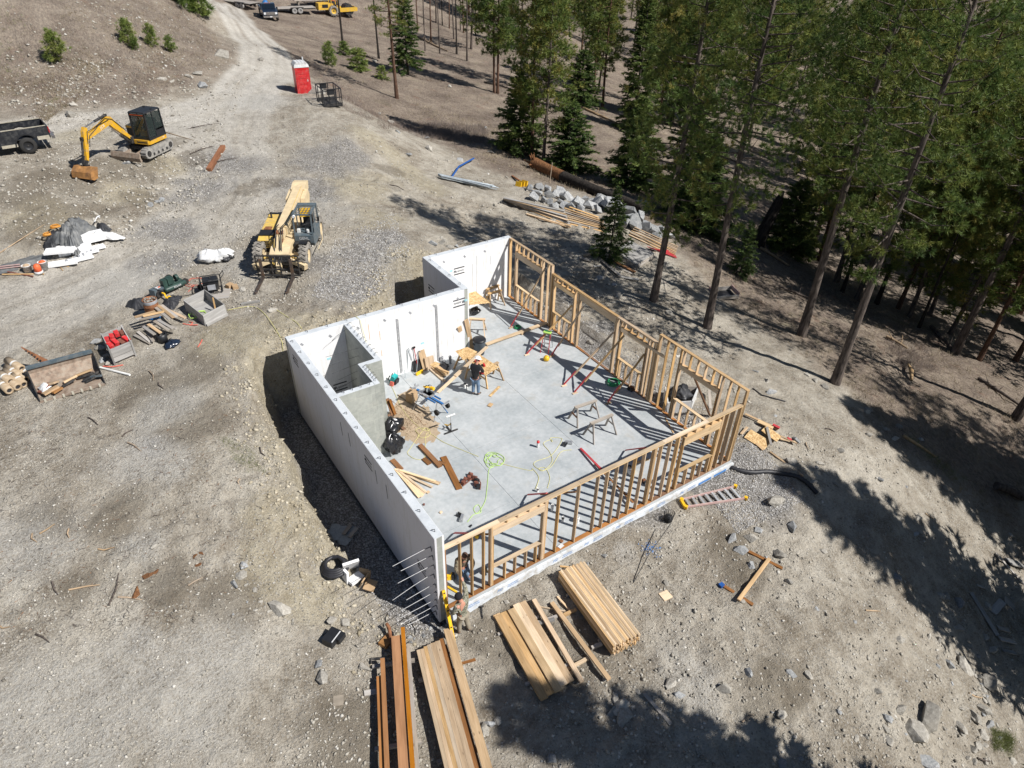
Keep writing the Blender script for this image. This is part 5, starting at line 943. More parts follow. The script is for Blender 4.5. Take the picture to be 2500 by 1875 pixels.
# ---- black platform cage
cz = un(*zb(868, 862), 4.05); cg = thing('platform_cage', 'black welded steel work platform cage with two rail sides near the red toilet', 'work platform', (cz[0]+.15, cz[1]+.9, th(cz[0], cz[1]+.6)), R_(-6)); c_ = MB(); lx, ly = .70, 1.05
for y in (-ly, ly):
    for z in (.08, .7, 1.32): c_.bar((-lx,y,z),(lx,y,z),.06,.06)
    for x in (-lx,-.25,.25,lx): c_.bar((x,y,.05),(x,y,1.34),.06,.06)
for x in (-lx, lx):
    for z in (.08, 1.32): c_.bar((x,-ly,z),(x,ly,z),.06,.06)
    for y in (-.5,.5): c_.bar((x,y,.05),(x,y,1.34),.05,.05)
c_.build('rail_frame','black_paint',cg); MB().box((0,0,.06),(2*lx-.05,2*ly-.05,.05)).build('floor_plate','black_steel',cg); MB().box((0,-ly,.2),(2*lx,.04,.2)).build('kick_plate','black_steel',cg); MB().box((0,ly,.2),(2*lx,.04,.2)).build('kick_plate','black_steel',cg)
for y in (-ly+.03, ly+.03): MB().box((-.1,y,1.1),(.55,.02,.35)).build('sign_plate','black_paint',cg)
bw = thing('broken_boulder', 'low brown layered rock and dirt lump beside the red toilet', 'rock', tuple(at(772, 226)-Vector((0,0,.1))), .4); bo_ = link(bpy.data.objects.new('rock_mass', rockmesh(77,'field_stone',22,.8)), bw); bo_.scale = (.85,1.1,.95)
# utility pole on the hill crest
q = at(456, 22); up = thing('utility_pole', 'grey round pole between the pine clumps on the hill crest', 'pole', q); MB().cyl((0,0,-.5),(0,0,9),.19,.14,10).build('pole','weathered',up); MB().bar((-1.1,0,8.3),(1.1,0,8.3),.1,.12).build('crossarm','weathered',up)
# ---------------------------------------------------------------- things on the slab and around the site
def yaw(a, b): return math.atan2(b.y-a.y, b.x-a.x)
def F(f, x, y, z=0.0): return at(*f(x, y), z=z)          # point on the slab (or at level z)
def G(f, x, y, lift=0.0): return at(*f(x, y), lift=lift)  # point on the ground
IDN = lambda x, y: (x, y)
def plank(name, label, cat, p, q, w, t, mat, group=None, up=(0,0,1)):
    p = Vector(p); q = Vector(q); o = board(name, None, p, q, w, t, mat, up); return tag(o, label, cat, group)
def sawhorse(label, c, rot, L=1.15, h=.8, mat='lumber', group='sawhorses on the slab', gusset='osb'):
    t = thing('sawhorse', label, 'sawhorse', c, rot, group); board('top_beam', t, (-L/2, 0, h-.02), (L/2, 0, h-.02), .14, .04, mat); board('top_beam', t, (-L/2, 0, h-.08), (L/2, 0, h-.08), .04, .09, mat)
    for sx in (-1, 1):
        for sy in (-1, 1): board('leg', t, (sx*(L/2+.02), sy*.36, 0.0), (sx*(L/2-.1), sy*.05, h-.05), .09, .038, mat, up=(1, 0, 0))
        board('leg_tie', t, (sx*(L/2-.03), -.22, h*.48), (sx*(L/2-.03), .22, h*.48), .09, .02, gusset, up=(1, 0, 0))
    return t
a, b = F(z2, 735, 1140), F(z2, 850, 1080); sawhorse('grey weathered sawhorse further from the camera, of the old pair on the open slab', F(z2, 800, 1118), yaw(F(z2,705,1150), F(z2,820,1105))-.05, 1.1, .86, 'weathered', gusset='rust')
sawhorse('grey weathered sawhorse nearer the camera, of the old pair on the open slab', F(z2, 925, 1240), yaw(F(z2,840,1270), F(z2,945,1220))-.05, 1.15, .86, 'weathered', gusset='weathered')
# OSB work table
h_ = .86; c = [F(z1c, x, y, h_+.03) for x, y in ((850,345),(925,300),(1050,385),(950,450))]; yt = yaw(c[0], c[2])
sawhorse('new sawhorse under the right end of the flakeboard work table', F(z1c, 985, 500), yaw(F(z1c,960,580), F(z1c,1065,525)), .95, h_, 'lumber')
sawhorse('new sawhorse under the left end of the flakeboard work table', F(z1c, 790, 420), yaw(F(z1c,805,455), F(z1c,745,400))+math.pi, .95, h_, 'lumber')
def sheet(name, label, cat, P, t, mat, group=None, par=None):
    n = len(P); m = MB().add([p for p in P]+[Vector(p)-Vector((0,0,t)) for p in P], [tuple(range(n)), tuple(reversed(range(n, 2*n)))]+[(i, n+i, n+(i+1) % n, (i+1) % n) for i in range(n)]); o = m.build(name, mat, par)
    return tag(o, label, cat, group) if label else o
sheet('flakeboard_sheet', 'flakeboard table top on sawhorses with red tools on it', 'board', [F(z1c, *q, h_+.03) for q in ((800,310),(880,270),(1055,385),(945,455))], .016, 'osb')
sheet('flakeboard_sheet', 'smaller flakeboard piece overlapping the left end of the work table', 'board', [F(z1c, *q, h_+.055) for q in ((703,255),(800,222),(882,262),(768,330))], .016, 'osb')
p0, p1 = F(z1c, 560, 592, .93), F(z1c, 958, 228, .97); plank('long_plank', 'long pale board reaching from the mitre saw over the work table', 'board', p0, p0.lerp(p1, .44), .14, .04, 'lumber_pale', 'boards on the saw and table'); plank('long_plank', 'longest pale board lying over the work table toward the rubbish bin', 'board', p0.lerp(p1, .33)+Vector((0,0,.045)), p1+Vector((0,0,.045)), .15, .04, 'lumber_pale', 'boards on the saw and table')
for i, (x, y) in enumerate(((885,345),(935,375),(915,440),(870,340))):
    t = thing('power_tool', ['red drill lying near the back edge of the work table', 'red driver beside the hard hat on the work table', 'small red tool at the front edge of the work table', 'red battery at the back corner of the work table'][i], 'tool', F(z1c, x, y, h_+.035), i*1.3, 'red tools on the work table'); MB().box((0,0,.05),(.2,.07,.08)).build('body','red_plastic',t); MB().box((.04,.06,.04),(.05,.14,.05)).build('handle','black_paint',t)
plank('plank', 'long low board running from the rubbish bin to the right stud wall', 'board', F(z1c, 950, 202, .12), F(z2, 505, 350, .12), .19, .06, 'lumber_pale')
for i, (x, y) in enumerate(((1000,185),(1250,110))): plank('block', ['short block under the left part of the long low board', 'short block under the right part of the long low board'][i], 'block', F(z1c, x-15, y+10, .045), F(z1c, x+15, y-10, .045), .09, .085, 'lumber')
bn = thing('rubbish_bin', 'round grey rubbish bin with black lid near the end of the foam wall', 'bin', F(z1c, 896, 272)); MB().lathe([(.0,.0),(.25,.0),(.30,.72),(.315,.74),(.3,.75)],20).build('body','bin_grey',bn); MB().lathe([(.325,.74),(.325,.79),(.25,.83),(.10,.84),(.0,.85)],20).build('lid','black_paint',bn); MB().box((.31,0,.6),(.05,.14,.05)).box((-.31,0,.6),(.05,.14,.05)).build('handle','black_paint',bn)
sawhorse('new sawhorse standing behind the rubbish bin by the wall end', F(z1c, 880, 110), yaw(F(z1c,850,120), F(z1c,935,125)), .8, .85, 'lumber'); s1 = sawhorse('new sawhorse at the back corner, on top of another', F(z4b, 655, 1150), yaw(F(z4b,600,1195), F(z4b,700,1165)), .85, .8, 'lumber'); s2 = sawhorse('new sawhorse nested behind the one at the back corner', F(z4b, 640, 1128), yaw(F(z4b,600,1195), F(z4b,700,1165))+.12, .85, .92, 'lumber')
P = [Vector((8.14, 14.6, 1.9)), Vector((8.14, 13.0, 2.1)), F(z4b, 470, 1145), F(z4b, 625, 1135, .55)]
A_, B_, C_ = [F(z4b, *q, .88) for q in ((432,985),(622,1135),(468,1150))]; ob = sheet('flakeboard_sheet', 'flakeboard sheet on sawhorses behind the end of the inner foam wall', 'board', [A_, B_, C_, Vector((max(J+.03, (A_+C_-B_).x), (A_+C_-B_).y, .88))], .016, 'osb')
def trashbag(label, c, s, rot, cat='rubbish bag', group=None, mat='bag_black', seed=1, flat=1.0):
    r = np.random.default_rng(seed); n, m = 26, 15; V = []; ph = r.uniform(0, 6, 8)
    for i in range(m):
        t = i/(m-1); pr = math.sin(math.pi*min(1, (.06+t*.94)))**.55 if i < m-1 else .08
        for j in range(n):
            a = 2*math.pi*j/n; k = 1+.15*math.sin(3*a+ph[0]+t*5)+.11*math.sin(5*a+ph[1]-t*7)+.09*math.sin(9*a+ph[2]+t*11)+r.normal(0, .06); V.append((s*.5*pr*k*math.cos(a)*1.1, s*.5*pr*k*math.sin(a)*.9, s*flat*t*(1+.08*math.sin(4*a+ph[3]))))
    o = MB().add(V, [(i*n+j, i*n+(j+1) % n, (i+1)*n+(j+1) % n, (i+1)*n+j) for i in range(m-1) for j in range(n)], True).build('rubbish_bag', mat); o.location = c; o.rotation_euler = (0, 0, rot); return tag(o, label, cat, group)
trashbag('shiny black rubbish bag further back against the concrete partition', F(z1c, 200, 905), .78, .4, seed=3, flat=.85); trashbag('shiny black rubbish bag nearer the long left wall with a white pipe beside it', F(z1c, 200, 1065), .82, 1.9, seed=5, flat=1.05); trashbag('small crumpled black bag on the slab below the leaning flakeboard', F(z4b, 505, 1220), .55, .2, seed=8, flat=.7)
def tube_thing(name, label, cat, pts, r, mat, n=7, group=None): return tag(MB().tube(pts, r, n).build(name, mat), label, cat, group)
tube_thing('plumbing_pipe', 'white pipe stub leaning beside the nearer rubbish bag', 'pipe', [F(z1c,188,1102), F(z1c,188,1102)+Vector((-.03,.0,.32))], .035, 'pvc', 8)
STUB = [(z1c,598,345,.32,.05,'patch','thick grey pipe stub against the back wall, left'),(z1c,614,368,.28,.05,'patch','short pale pipe stub in front of the thick left one'),(z1c,661,355,.42,.06,'patch','tallest grey pipe stub, right of the others at the back wall'),(z1c,780,552,.3,.04,'pvc','left of the two white pipe stubs behind the worker in black'),(z1c,797,570,.3,.04,'pvc','right of the two white pipe stubs behind the worker in black'),(z1c,379,562,.28,.035,'patch','thin pipe stub beside the mitre saw'),(z3,905,640,.3,.055,'pvc','white pipe stub furthest back behind the front studs'),(z3,972,710,.24,.045,'pvc','middle white pipe stub behind the front studs'),(z3,1066,716,.28,.06,'pvc','thickest white pipe stub behind the front studs'),(z3,813,522,.2,.04,'pvc','white pipe stub where the green hose bends'),(z3,1322,447,.2,.035,'pvc','slim white pipe stub near the middle of the front wall')]
for f, x, y, h, r, m, lab in STUB:
    c = F(f, x, y); t = thing('pipe_stub', lab, 'pipe stub', c, 0, 'pipe stubs in the slab'); MB().lathe([(r,0),(r,h),(r*.75,h),(r*.75,h-.06),(0,h-.06)],12).build('pipe',m,t); MB().lathe([(r*1.15,h-.09),(r*1.18,h-.02),(r*1.0,h-.02)],12).build('collar','pvc_dark' if m == 'pvc' and r < .05 else m,t)
for i, (x, y) in enumerate(((237,468),(297,470))): tube_thing('steel_rod', ['thin steel rod stub left of the two by the back wall', 'thin steel rod stub right of the two by the back wall'][i], 'rod', [F(z1c,x,y), F(z1c,x,y)+Vector((0,0,.42))], .014, 'steel_galv', 6)
# leaning tools by the back wall
tube_thing('bent_pipe', 'grey bent pipe leaning on the white wall left of the shovel', 'pipe', [F(z1c,312,425), ony(*z1c(318,240),D1-.06), ony(*z1c(325,232),D1-.05), ony(*z1c(352,330),D1-.04)], .016, 'steel_galv'); tube_thing('hook_pipe', 'cane-shaped grey pipe leaning right of the shovel', 'pipe', [F(z1c,385,455), ony(*z1c(404,262),D1-.05), ony(*z1c(412,248),D1-.05), ony(*z1c(420,262),D1-.05)], .014, 'steel_galv')
sv = thing('scoop_shovel', 'black scoop shovel with red handle leaning on the white wall', 'shovel', F(z1c, 405, 420)); o = sv.location; tp = ony(*z1c(366,228),D1-.05)-o; MB().tube([Vector((0,.1,.3)), tp], .02, 7).build('handle','red_paint',sv); MB().box(tp,(.14,.04,.09)).build('grip','black_paint',sv); MB().add([(-.2,-.02,.02),(.2,-.02,.02),(.19,.16,.5),(-.19,.16,.5),(-.2,.1,.02),(.2,.1,.02),(.2,.24,.5),(-.2,.24,.5)],[(0,1,2,3),(4,0,3,7),(1,5,6,2),(3,2,6,7),(5,4,7,6)]).build('blade','black_paint',sv)
br = thing('push_broom', 'yellow bristled broom head lying in front of the black scoop', 'broom', F(z1c, 412, 440), .25); MB().box((0,0,.06),(.42,.10,.10),taper=(.95,.6)).build('bristles','tool_yellow',br); MB().box((0,0,.125),(.4,.06,.03)).build('head','tool_yellow',br)
# lumber offcuts by the wall
of = thing('offcut_stack', 'stack of pale lumber offcuts beside the scoop shovel', 'lumber pile', F(z1c, 575, 440)); b0 = of.location
for (x0,y0),(x1,y1),z,w,m in [((500,400),(615,500),.04,.13,'lumber_pale'),((525,385),(605,455),.1,.22,'lumber'),((545,375),(640,450),.2,.2,'lumber_pale'),((560,385),(630,440),.29,.14,'lumber'),((580,405),(650,430),.34,.09,'lumber')]: board('offcut', of, F(z1c,x0,y0,z)-b0, F(z1c,x1,y1,z)-b0, w, .075, m)
of2 = thing('leaning_board', 'wide short boards standing upright against the white wall beside the scoop', 'lumber pile', F(z1c, 470, 405)); b0 = of2.location; board('offcut', of2, F(z1c,468,408)-b0, F(z1c,468,408)-b0+Vector((-.08,.3,.95)), .32, .04, 'lumber', up=(0,1,0)); board('offcut', of2, F(z1c,440,400)-b0, F(z1c,440,400)-b0+Vector((-.1,.3,1.15)), .10, .04, 'stained', up=(0,1,0)); board('offcut', of2, F(z1c,500,400,.0)-b0, F(z1c,500,400)-b0+Vector((0,.12,.6)), .45, .1, 'lumber', up=(0,1,0)); board('offcut', of2, F(z1c,515,380,.6)-b0, F(z1c,560,350,.6)-b0, .3, .02, 'osb')
jk = trashbag('black jacket bundled on the slab beside the lumber offcuts', F(z1c, 605, 398), .5, .6, 'jacket', None, 'hoodie', 12, .45); jk.name = 'jacket'
for i, (a, b_, w) in enumerate([((775,232),(735,58),.20),((838,240),(790,0),.22)]): plank('leaning_plank', ['shorter plank leaning on the end of the inner foam wall', 'taller plank leaning on the end of the inner foam wall'][i], 'board', F(z1c,*a), ony(*z1c(*b_),D1-.08), w, .04, 'lumber', 'planks leaning on the wall end', up=(0,1,0))
bp = thing('backpack', 'teal and black backpack on the slab in front of the closet', 'backpack', F(z1c, 208, 515), .5); MB().box((0,0,.22),(.34,.24,.44),(.25,0,0),(.8,.8)).build('body','teal',bp); MB().box((0,-.14,.16),(.26,.1,.24),(.2,0,0)).build('front_pocket','black_paint',bp); MB().tube([(-.1,.13,.42),(-.12,.22,.25),(-.1,.15,.03)],.025).tube([(.1,.13,.42),(.12,.22,.25),(.1,.15,.03)],.025).build('strap','black_paint',bp); MB().box((-.2,-.02,.1),(.1,.16,.2),(0,.3,0)).build('side_pocket','red_cord',bp)
# mitre saw on a blue folding stand
ms = thing('mitre_saw', 'yellow mitre saw bolted to a blue folding stand on the slab', 'saw', F(z1c, 500, 745), yaw(F(z1c,400,690), F(z1c,590,800)))
yw = math.radians(0)
MB().bar((-.75,0,.8),(.85,0,.8),.1,.07).bar((-.4,-.16,.82),(.5,-.16,.82),.06,.05).bar((-.4,.16,.82),(.5,.16,.82),.06,.05).build('stand_beam','tool_blue',ms)
for sx in (-.55,.55):
    for sy in (-1,1): MB().tube([(sx*1.15,sy*.42,0),(sx*.9,sy*.05,.78)],.02,6).build('stand_leg','alu' if sy < 0 else 'tool_blue',ms)
MB().cyl((.72,.28,.52),(.72,.36,.52),.13,n=14).cyl((.72,-.36,.5),(.72,-.28,.5),.13,n=14).build('stand_wheel','rubber',ms); MB().bar((.95,-.22,.92),(.95,.22,.92),.07,.05).build('support_roller','alu',ms); MB().bar((-.85,-.2,.9),(-.85,.2,.9),.07,.05).build('support_roller','alu',ms)
MB().cyl((-.1,0,.86),(-.1,0,.94),.22,n=18).box((-.1,0,.92),(.62,.2,.04)).build('saw_base','alu',ms); MB().box((-.1,.12,.99),(.6,.03,.1)).build('fence','alu',ms); MB().cyl((-.115,.05,1.12),(-.085,.05,1.12),.155,n=22).build('blade','steel_galv',ms); MB().lathe([(.17,-.03),(.18,0),(.17,.03)],18,(1,0,0),(-.1,.07,1.13)).build('blade_guard','black_steel',ms); MB().cyl((.0,.1,1.2),(.16,.12,1.22),.08,n=12).bar((-.1,.1,1.2),(-.1,-.2,1.38),.06,.06).build('motor','tool_yellow',ms); MB().tube([(-.1,-.18,1.35),(-.02,-.22,1.42),(.0,-.12,1.46)],.02).build('handle','black_paint',ms)
MB().box((-.35,-.1,.9),(.3,.24,.04),(0,0,.3)).build('saw_table','alu',ms)
tag(MB().box((0,0,0),(.42,.34,.5)).build('brown_box','cardboard'),'brown box-like block beside the mitre saw stand','box'); bpy.data.objects['brown_box'].location = F(z1c,352,655)+Vector((0,0,.25)); bpy.data.objects['brown_box'].rotation_euler = (0,0,.5)
rs = thing('roller_stand', 'single T-shaped roller stand on the slab in front of the saw', 'stand', F(z1c, 668, 912), yaw(F(z1c,630,925), F(z1c,705,897))); MB().box((0,0,.03),(.62,.05,.05)).bar((0,0,.03),(0,.38,.05),.05,.04).build('base','black_steel',rs); MB().tube([(0,0,.04),(0,.0,.5)],.025).build('column','black_steel',rs); MB().tube([(0,0,.45),(-.0,.0,.86)],.016).build('post','alu',rs); MB().cyl((-.2,0,.88),(.2,0,.88),.035).build('roller','pvc',rs); MB().bar((0,.0,.45),(-.0,.22,.2),.04,.04).bar((0,.22,.2),(-.05,.45,.1),.04,.04).build('brace','tool_yellow',rs)
# stain and sawdust
def blot(name, P, z, mat, kind='stuff', jag=.25, seed=4):
    r = random.Random(seed); pts = []; n = len(P)
    for i in range(n):
        a, b = P[i], P[(i+1) % n]
        for k in range(6): p = a.lerp(b, k/6); pts.append((p.x+r.uniform(-jag,jag)*.4, p.y+r.uniform(-jag,jag)*.4, z))
    o = MB().add(pts, [tuple(range(len(pts)))]).build(name, mat, None, False); o['kind'] = kind; return o
concrete('sawdust', (.33,.25,.165), (.45,.36,.26), blotch=(.27,.20,.14), sc=3)
blot('sawdust', [F(z1c,*q) for q in ((230,600),(350,590),(370,690),(470,710),(540,800),(570,880),(540,990),(430,1020),(300,960),(180,880),(165,780),(210,700))], .004, 'sawdust', jag=.3)
r = np.random.default_rng(5); n = 900; c = np.array(F(z1c, 300, 830)); cen = np.stack([c[0]+r.normal(0,.42,n), c[1]+r.normal(0,.55,n), r.uniform(.008,.03,n)],1); V, Fc, t = blades(cen, np.tile([0,0,.1],(n,1)), .06, .045, 1.0, r, np.zeros(n)); o = link(bpy.data.objects.new('wood_shavings', raw_mesh('wood_shavings', V, Fc, 'lumber_pale'))); o['kind'] = 'stuff'
# brown boards and lumber on the slab
for k, (a, b_) in enumerate([((150,640),(195,775)),((172,650),(215,770)),((160,770),(290,890))]): plank('brown_board', ['brown board leaning on the partition, left of two', 'brown board leaning on the partition, right of two', 'brown board lying beside the further rubbish bag'][k], 'board', F(z1c,*b_,.05), F(z1c,*a,.75 if k < 2 else .1), .14, .04, 'brown_board', 'brown boards at the partition')
plank('brown_board', 'longer brown beam lying on the slab nearest the partition', 'board', F(z1c,415,1018,.06), F(z1c,580,1190,.06), .19, .09, 'brown_board', 'brown beams on the slab'); plank('brown_board', 'long brown board pointing at the tool belts', 'board', F(z1c,605,1112,.03), F(z1c,735,1372,.03), .24, .05, 'brown_board', 'brown beams on the slab'); plank('brown_board', 'short brown offcut left of the longer brown beam', 'board', F(z1c,445,1125,.03), F(z1c,495,1170,.03), .19, .05, 'brown_board', 'brown beams on the slab'); plank('brown_board', 'short brown offcut joining the two brown beams', 'board', F(z1c,565,1150,.06), F(z1c,615,1170,.06), .12, .04, 'brown_board', 'brown beams on the slab')
lf = thing('lumber_fan', 'fanned out pile of thin lumber lengths beside the long left wall', 'lumber pile', F(z1c, 330, 1270)); b0 = lf.location
for k, ((x0,y0),(x1,y1)) in enumerate([((190,1135),(265,1215)),((235,1215),(580,1325)),((240,1222),(570,1333)),((245,1230),(515,1358)),((225,1215),(450,1412)),((220,1218),(440,1425)),((228,1212),(430,1435)),((215,1210),(410,1440)),((232,1216),(465,1400)),((250,1220),(540,1312))]): board('lumber_length', lf, F(z1c,x0,y0,.05+.02*k)-b0, F(z1c,x1,y1,.03+.004*k)-b0, .09 if k else .2, .038, 'lumber_pale' if k else 'brown_board')
tb = thing('tool_belt', 'brown leather tool belt left of two on the slab', 'tool belt', F(z1c, 800, 1305), .4, 'tool belts'); tb2 = thing('tool_belt', 'dark tool belt right of two on the slab', 'tool belt', F(z1c, 878, 1330), 1.2, 'tool belts')
for t, m in ((tb,'leather'),(tb2,'black_paint')):
    for k in range(4): MB().box((-.24+.16*k,.05*(k % 2),.08),(.14,.12,.16),(.2*k,.1,.3*k),(1.1,1.2)).build('pouch','leather' if k % 2 else m,t)
    MB().tube([(-.35,-.05,.03),(-.1,-.12,.1),(.2,-.1,.03),(.4,.05,.05)],.025,5).build('belt','leather',t)
def squig(c, n, r, seed, z=.012, sx=1.0): 
    q = random.Random(seed); pts = []; a = 0
    for i in range(n): a += q.uniform(.25,.75); rr = r*(.45+.55*abs(math.sin(a*.37+seed)))*q.uniform(.8,1.15); pts.append((c.x+rr*sx*math.cos(a)+q.uniform(-.05,.05), c.y+rr*math.sin(a)+q.uniform(-.05,.05), z+.01*(i % 3)))
    return pts
def spline(P, k=6):
    P = [Vector(p) for p in P]; o = []
    for i in range(len(P)-1):
        a, b, c, d = P[max(i-1,0)], P[i], P[i+1], P[min(i+2,len(P)-1)]
        for j in range(k):
            t = j/k; o.append(.5*((2*b)+(c-a)*t+(2*a-5*b+4*c-d)*t*t+(3*b-a-3*c+d)*t**3))
    return o+[P[-1]]
c = F(z1c, 1020, 1140); tube_thing('air_hose', 'tangled lime green air hose heaped on the slab', 'hose', spline(squig(c,46,.42,2)+[F(z1c,975,1215,.012),F(z1c,965,1300,.012),F(z1c,955,1400,.012),F(z1c,940,1480,.012),F(z1c,880,1570,.012),F(z1c,850,1530,.012),F(z1c,890,1500,.012),F(z1c,910,1560,.012),F(z1c,850,1580,.012),F(z1c,800,1640,.012)],4), .011, 'lime_hose', 5)
tube_thing('air_hose', 'yellow air hose looping across the slab to the nail gun', 'hose', spline([F(z2,130,1465,.012),F(z2,260,1500,.012),F(z2,380,1525,.012),F(z3,780,375,.012),F(z3,820,430,.012),F(z3,800,505,.03)]), .011, 'yellow_hose', 5)
tube_thing('air_hose', 'yellow air hose in a loose heart shape near the white paint tube', 'hose', spline([F(z3,875,500,.012),F(z3,890,430,.012),F(z3,860,370,.012),F(z3,820,375,.012),F(z3,850,388,.012),F(z3,905,330,.012),F(z3,890,270,.012),F(z3,850,215,.012),F(z3,900,190,.012),F(z3,905,205,.012),F(z3,895,180,.012),F(z3,955,180,.012),F(z3,965,200,.012),F(z3,900,290,.012),F(z3,800,330,.012),F(z3,795,360,.012),F(z3,850,385,.012),F(z3,905,355,.012),F(z3,960,270,.012),F(z3,1030,255,.02)]), .011, 'yellow_hose', 5)
c = F(z1c, 455, 920); tube_thing('air_hose', 'pale yellow hose coil trailing from the closet past the sawdust', 'hose', spline([F(z1c,130,410,.012),F(z1c,190,550,.012),F(z1c,290,750,.012),F(z1c,430,890,.012)]+squig(c,16,.38,7)+[F(z1c,340,1040,.012),F(z1c,315,1085,.012),F(z1c,380,1130,.012),F(z1c,455,1110,.012)]+[F(z1c,470,920,.012),F(z1c,600,990,.012),F(z1c,740,1050,.012),F(z1c,890,1110,.012)],4), .011, 'yellow_hose', 5)
tube_thing('electric_cable', 'dark cord running from the partition past the shavings to the roller stand', 'cord', spline([F(z1c,165,640,.01),F(z1c,270,720,.01),F(z1c,390,790,.01),F(z1c,440,850,.01),F(z1c,470,845,.01)]), .009, 'brown_board', 4)
def nailgun(label, c, rot): t = thing('nail_gun', label, 'nail gun', c, rot, 'nail guns'); MB().box((0,0,.08),(.28,.1,.11)).cyl((-.16,0,.08),(-.08,0,.08),.07).build('body','alu',t); MB().bar((.05,.05,.07),(.12,.25,.05),.05,.05).build('handle','black_paint',t); MB().bar((.14,0,.06),(.24,.2,.04),.04,.09).build('magazine','black_steel',t)
nailgun('silver nail gun lying near the inside of the front left corner', F(z1c,755,1618), .8); nailgun('silver nail gun at the end of the yellow hose by the old sawhorses', F(z2,675,1312), 2.4)
pt_ = thing('marking_paint', 'white paint tube with red cap standing alone on the slab', 'paint can', F(z2,433,1340)); MB().lathe([(.055,0),(.055,.24),(.05,.25),(0,.25)],14).build('tube','white_plastic',pt_); MB().lathe([(.06,.25),(.06,.32),(0,.33)],14).build('cap','red_plastic',pt_)
sl = thing('stepladder', 'small red stepladder with green top standing on the slab', 'stepladder', F(z2,500,570), -.95); 
for s in (-.2,.2): MB().bar((s,-.3,0),(s*.8,-.02,1.02),.05,.03,(1,0,0)).build('side_rail','red_paint',sl); MB().bar((s*1.05,.38,0),(s*.8,.04,1.0),.03,.03,(1,0,0)).build('rear_rail','alu',sl)
for k in range(3): MB().box((0,-.23+.075*k,.25+.25*k),(.36,.09,.025)).build('step','alu',sl)
MB().box((0,0,1.03),(.38,.2,.05)).build('top_tray','lime_hose',sl); MB().box((0,.02,1.08),(.3,.03,.05)).build('tray_rim','green_hose',sl)
yc = thing('laser_level', 'yellow round tool standing at the foot of the red stepladder', 'tool', F(z2,500,650)); MB().lathe([(.0,0),(.13,.02),(.15,.14),(.1,.24),(.0,.26)],14).build('body','tool_yellow',yc); MB().box((.08,0,.12),(.14,.12,.06)).build('base','black_paint',yc)
def coil(label, c, r, mat, n=5, t=.02, name='hose_coil'):
    pts = []
    for i in range(n*14): a = i*2*math.pi/14; rr = r*(1-.05*(i//14))+.02*math.sin(a*2.3); pts.append((c.x+rr*math.cos(a), c.y+rr*math.sin(a)*.95, c.z+.02+.022*(i/14)))
    return tag(MB().tube(pts, t, 6).build(name, mat), label, 'hose coil')
coil('large coil of dark green hose on the slab by the right wall', F(z2,1032,832), .31, 'green_hose', 6); coil('small coil of green hose on the slab near the back corner', F(z2,272,392), .17, 'green_hose', 4, .022)
def lump(name, label, cat, c, s, mats, seed, group=None):
    t = thing(name, label, cat, c, seed*1.1, group); r = random.Random(seed)
    for k, m in enumerate(mats): MB().box((r.uniform(-.25,.25)*s*k/max(1,len(mats)-1)*1.2, r.uniform(-.2,.2)*s, s*(.2+.12*(k % 2))), (s*r.uniform(.4,.7), s*r.uniform(.25,.45), s*r.uniform(.3,.45)), (r.uniform(-.2,.2), r.uniform(-.2,.2), r.uniform(0,3)), (.8,.85)).build(('body','handle','battery','guard')[k % 4], m, t)
    return t
lump('circular_saw','black circular saw on the slab by the right wall plate','saw',F(z2,1180,885),.42,['black_steel','rust','black_paint'],2); lump('chop_saw','yellow chop saw seen between the front studs','saw',F(z3,1400,390),.5,['tool_yellow','black_steel','tool_yellow','alu'],4); lump('cordless_drill','yellow drill on the slab beside the kneeling worker','drill',F(z3,268,1070),.34,['tool_yellow','black_paint','tool_yellow'],5); lump('cordless_drill','yellow drill behind the paired studs right of the kneeling worker','drill',F(z3,483,1030),.36,['tool_yellow','black_paint','black_paint'],6); lump('cordless_drill','dark drill on the slab behind the kneeling worker','drill',F(z3,420,808),.3,['black_paint','tool_yellow'],7); lump('nail_box','small dark box on the slab behind the middle front studs','box',F(z3,1490,460),.3,['black_steel','rust'],8); lump('wire_basket','dark mesh tool bucket behind the middle front studs','bucket',F(z3,1270,480),.34,['black_steel','alu','black_steel'],9)
plank('level_stick','yellow handled bar on the slab left of the kneeling worker','bar',F(z3,240,1125,.03),F(z3,300,1160,.03),.06,.05,'tool_yellow')
for k, (f, x, y, a, m) in enumerate([(z1c,985,696,.5,'lumber'),(z1c,480,1402,.2,'lumber'),(z1c,448,1502,.9,'leather'),(z1c,585,1565,.3,'lumber_pale'),(z3,962,838,.3,'rust'),(z3,960,872,.2,'white_plastic'),(z3,388,742,.4,'black_paint')]):
    o = MB().box((0,0,.025),((.24,.12,.08,.1,.12,.2,.12)[k],(.16,.1,.06,.07,.12,.14,.05)[k],.045)).build('offcut',m); o.location = F(f,x,y,.003); o.rotation_euler = (0,0,a); tag(o,['square wood offcut lying alone in the middle of the slab','small wood block near the lumber fan','tiny brown scrap below the lumber fan','pale wood chip scrap close to the left wall','round rusty disc by the front bottom plate','white scrap by the front bottom plate','dark scrap on the slab near the front left corner'][k],'scrap')
plank('flakeboard_strip','flakeboard strip on the slab below the work table','board',F(z1c,980,622,.02),F(z1c,1060,542,.02),.12,.02,'osb'); plank('pale_board','pale board on the slab behind the front studs','board',F(z3,1440,335,.03),F(z3,1520,315,.03),.09,.04,'lumber_pale'); plank('pale_board','thin pale strip on the slab in the right wall shadow','board',F(z2,1445,1105,.02),F(z2,1510,1225,.02),.05,.02,'lumber')
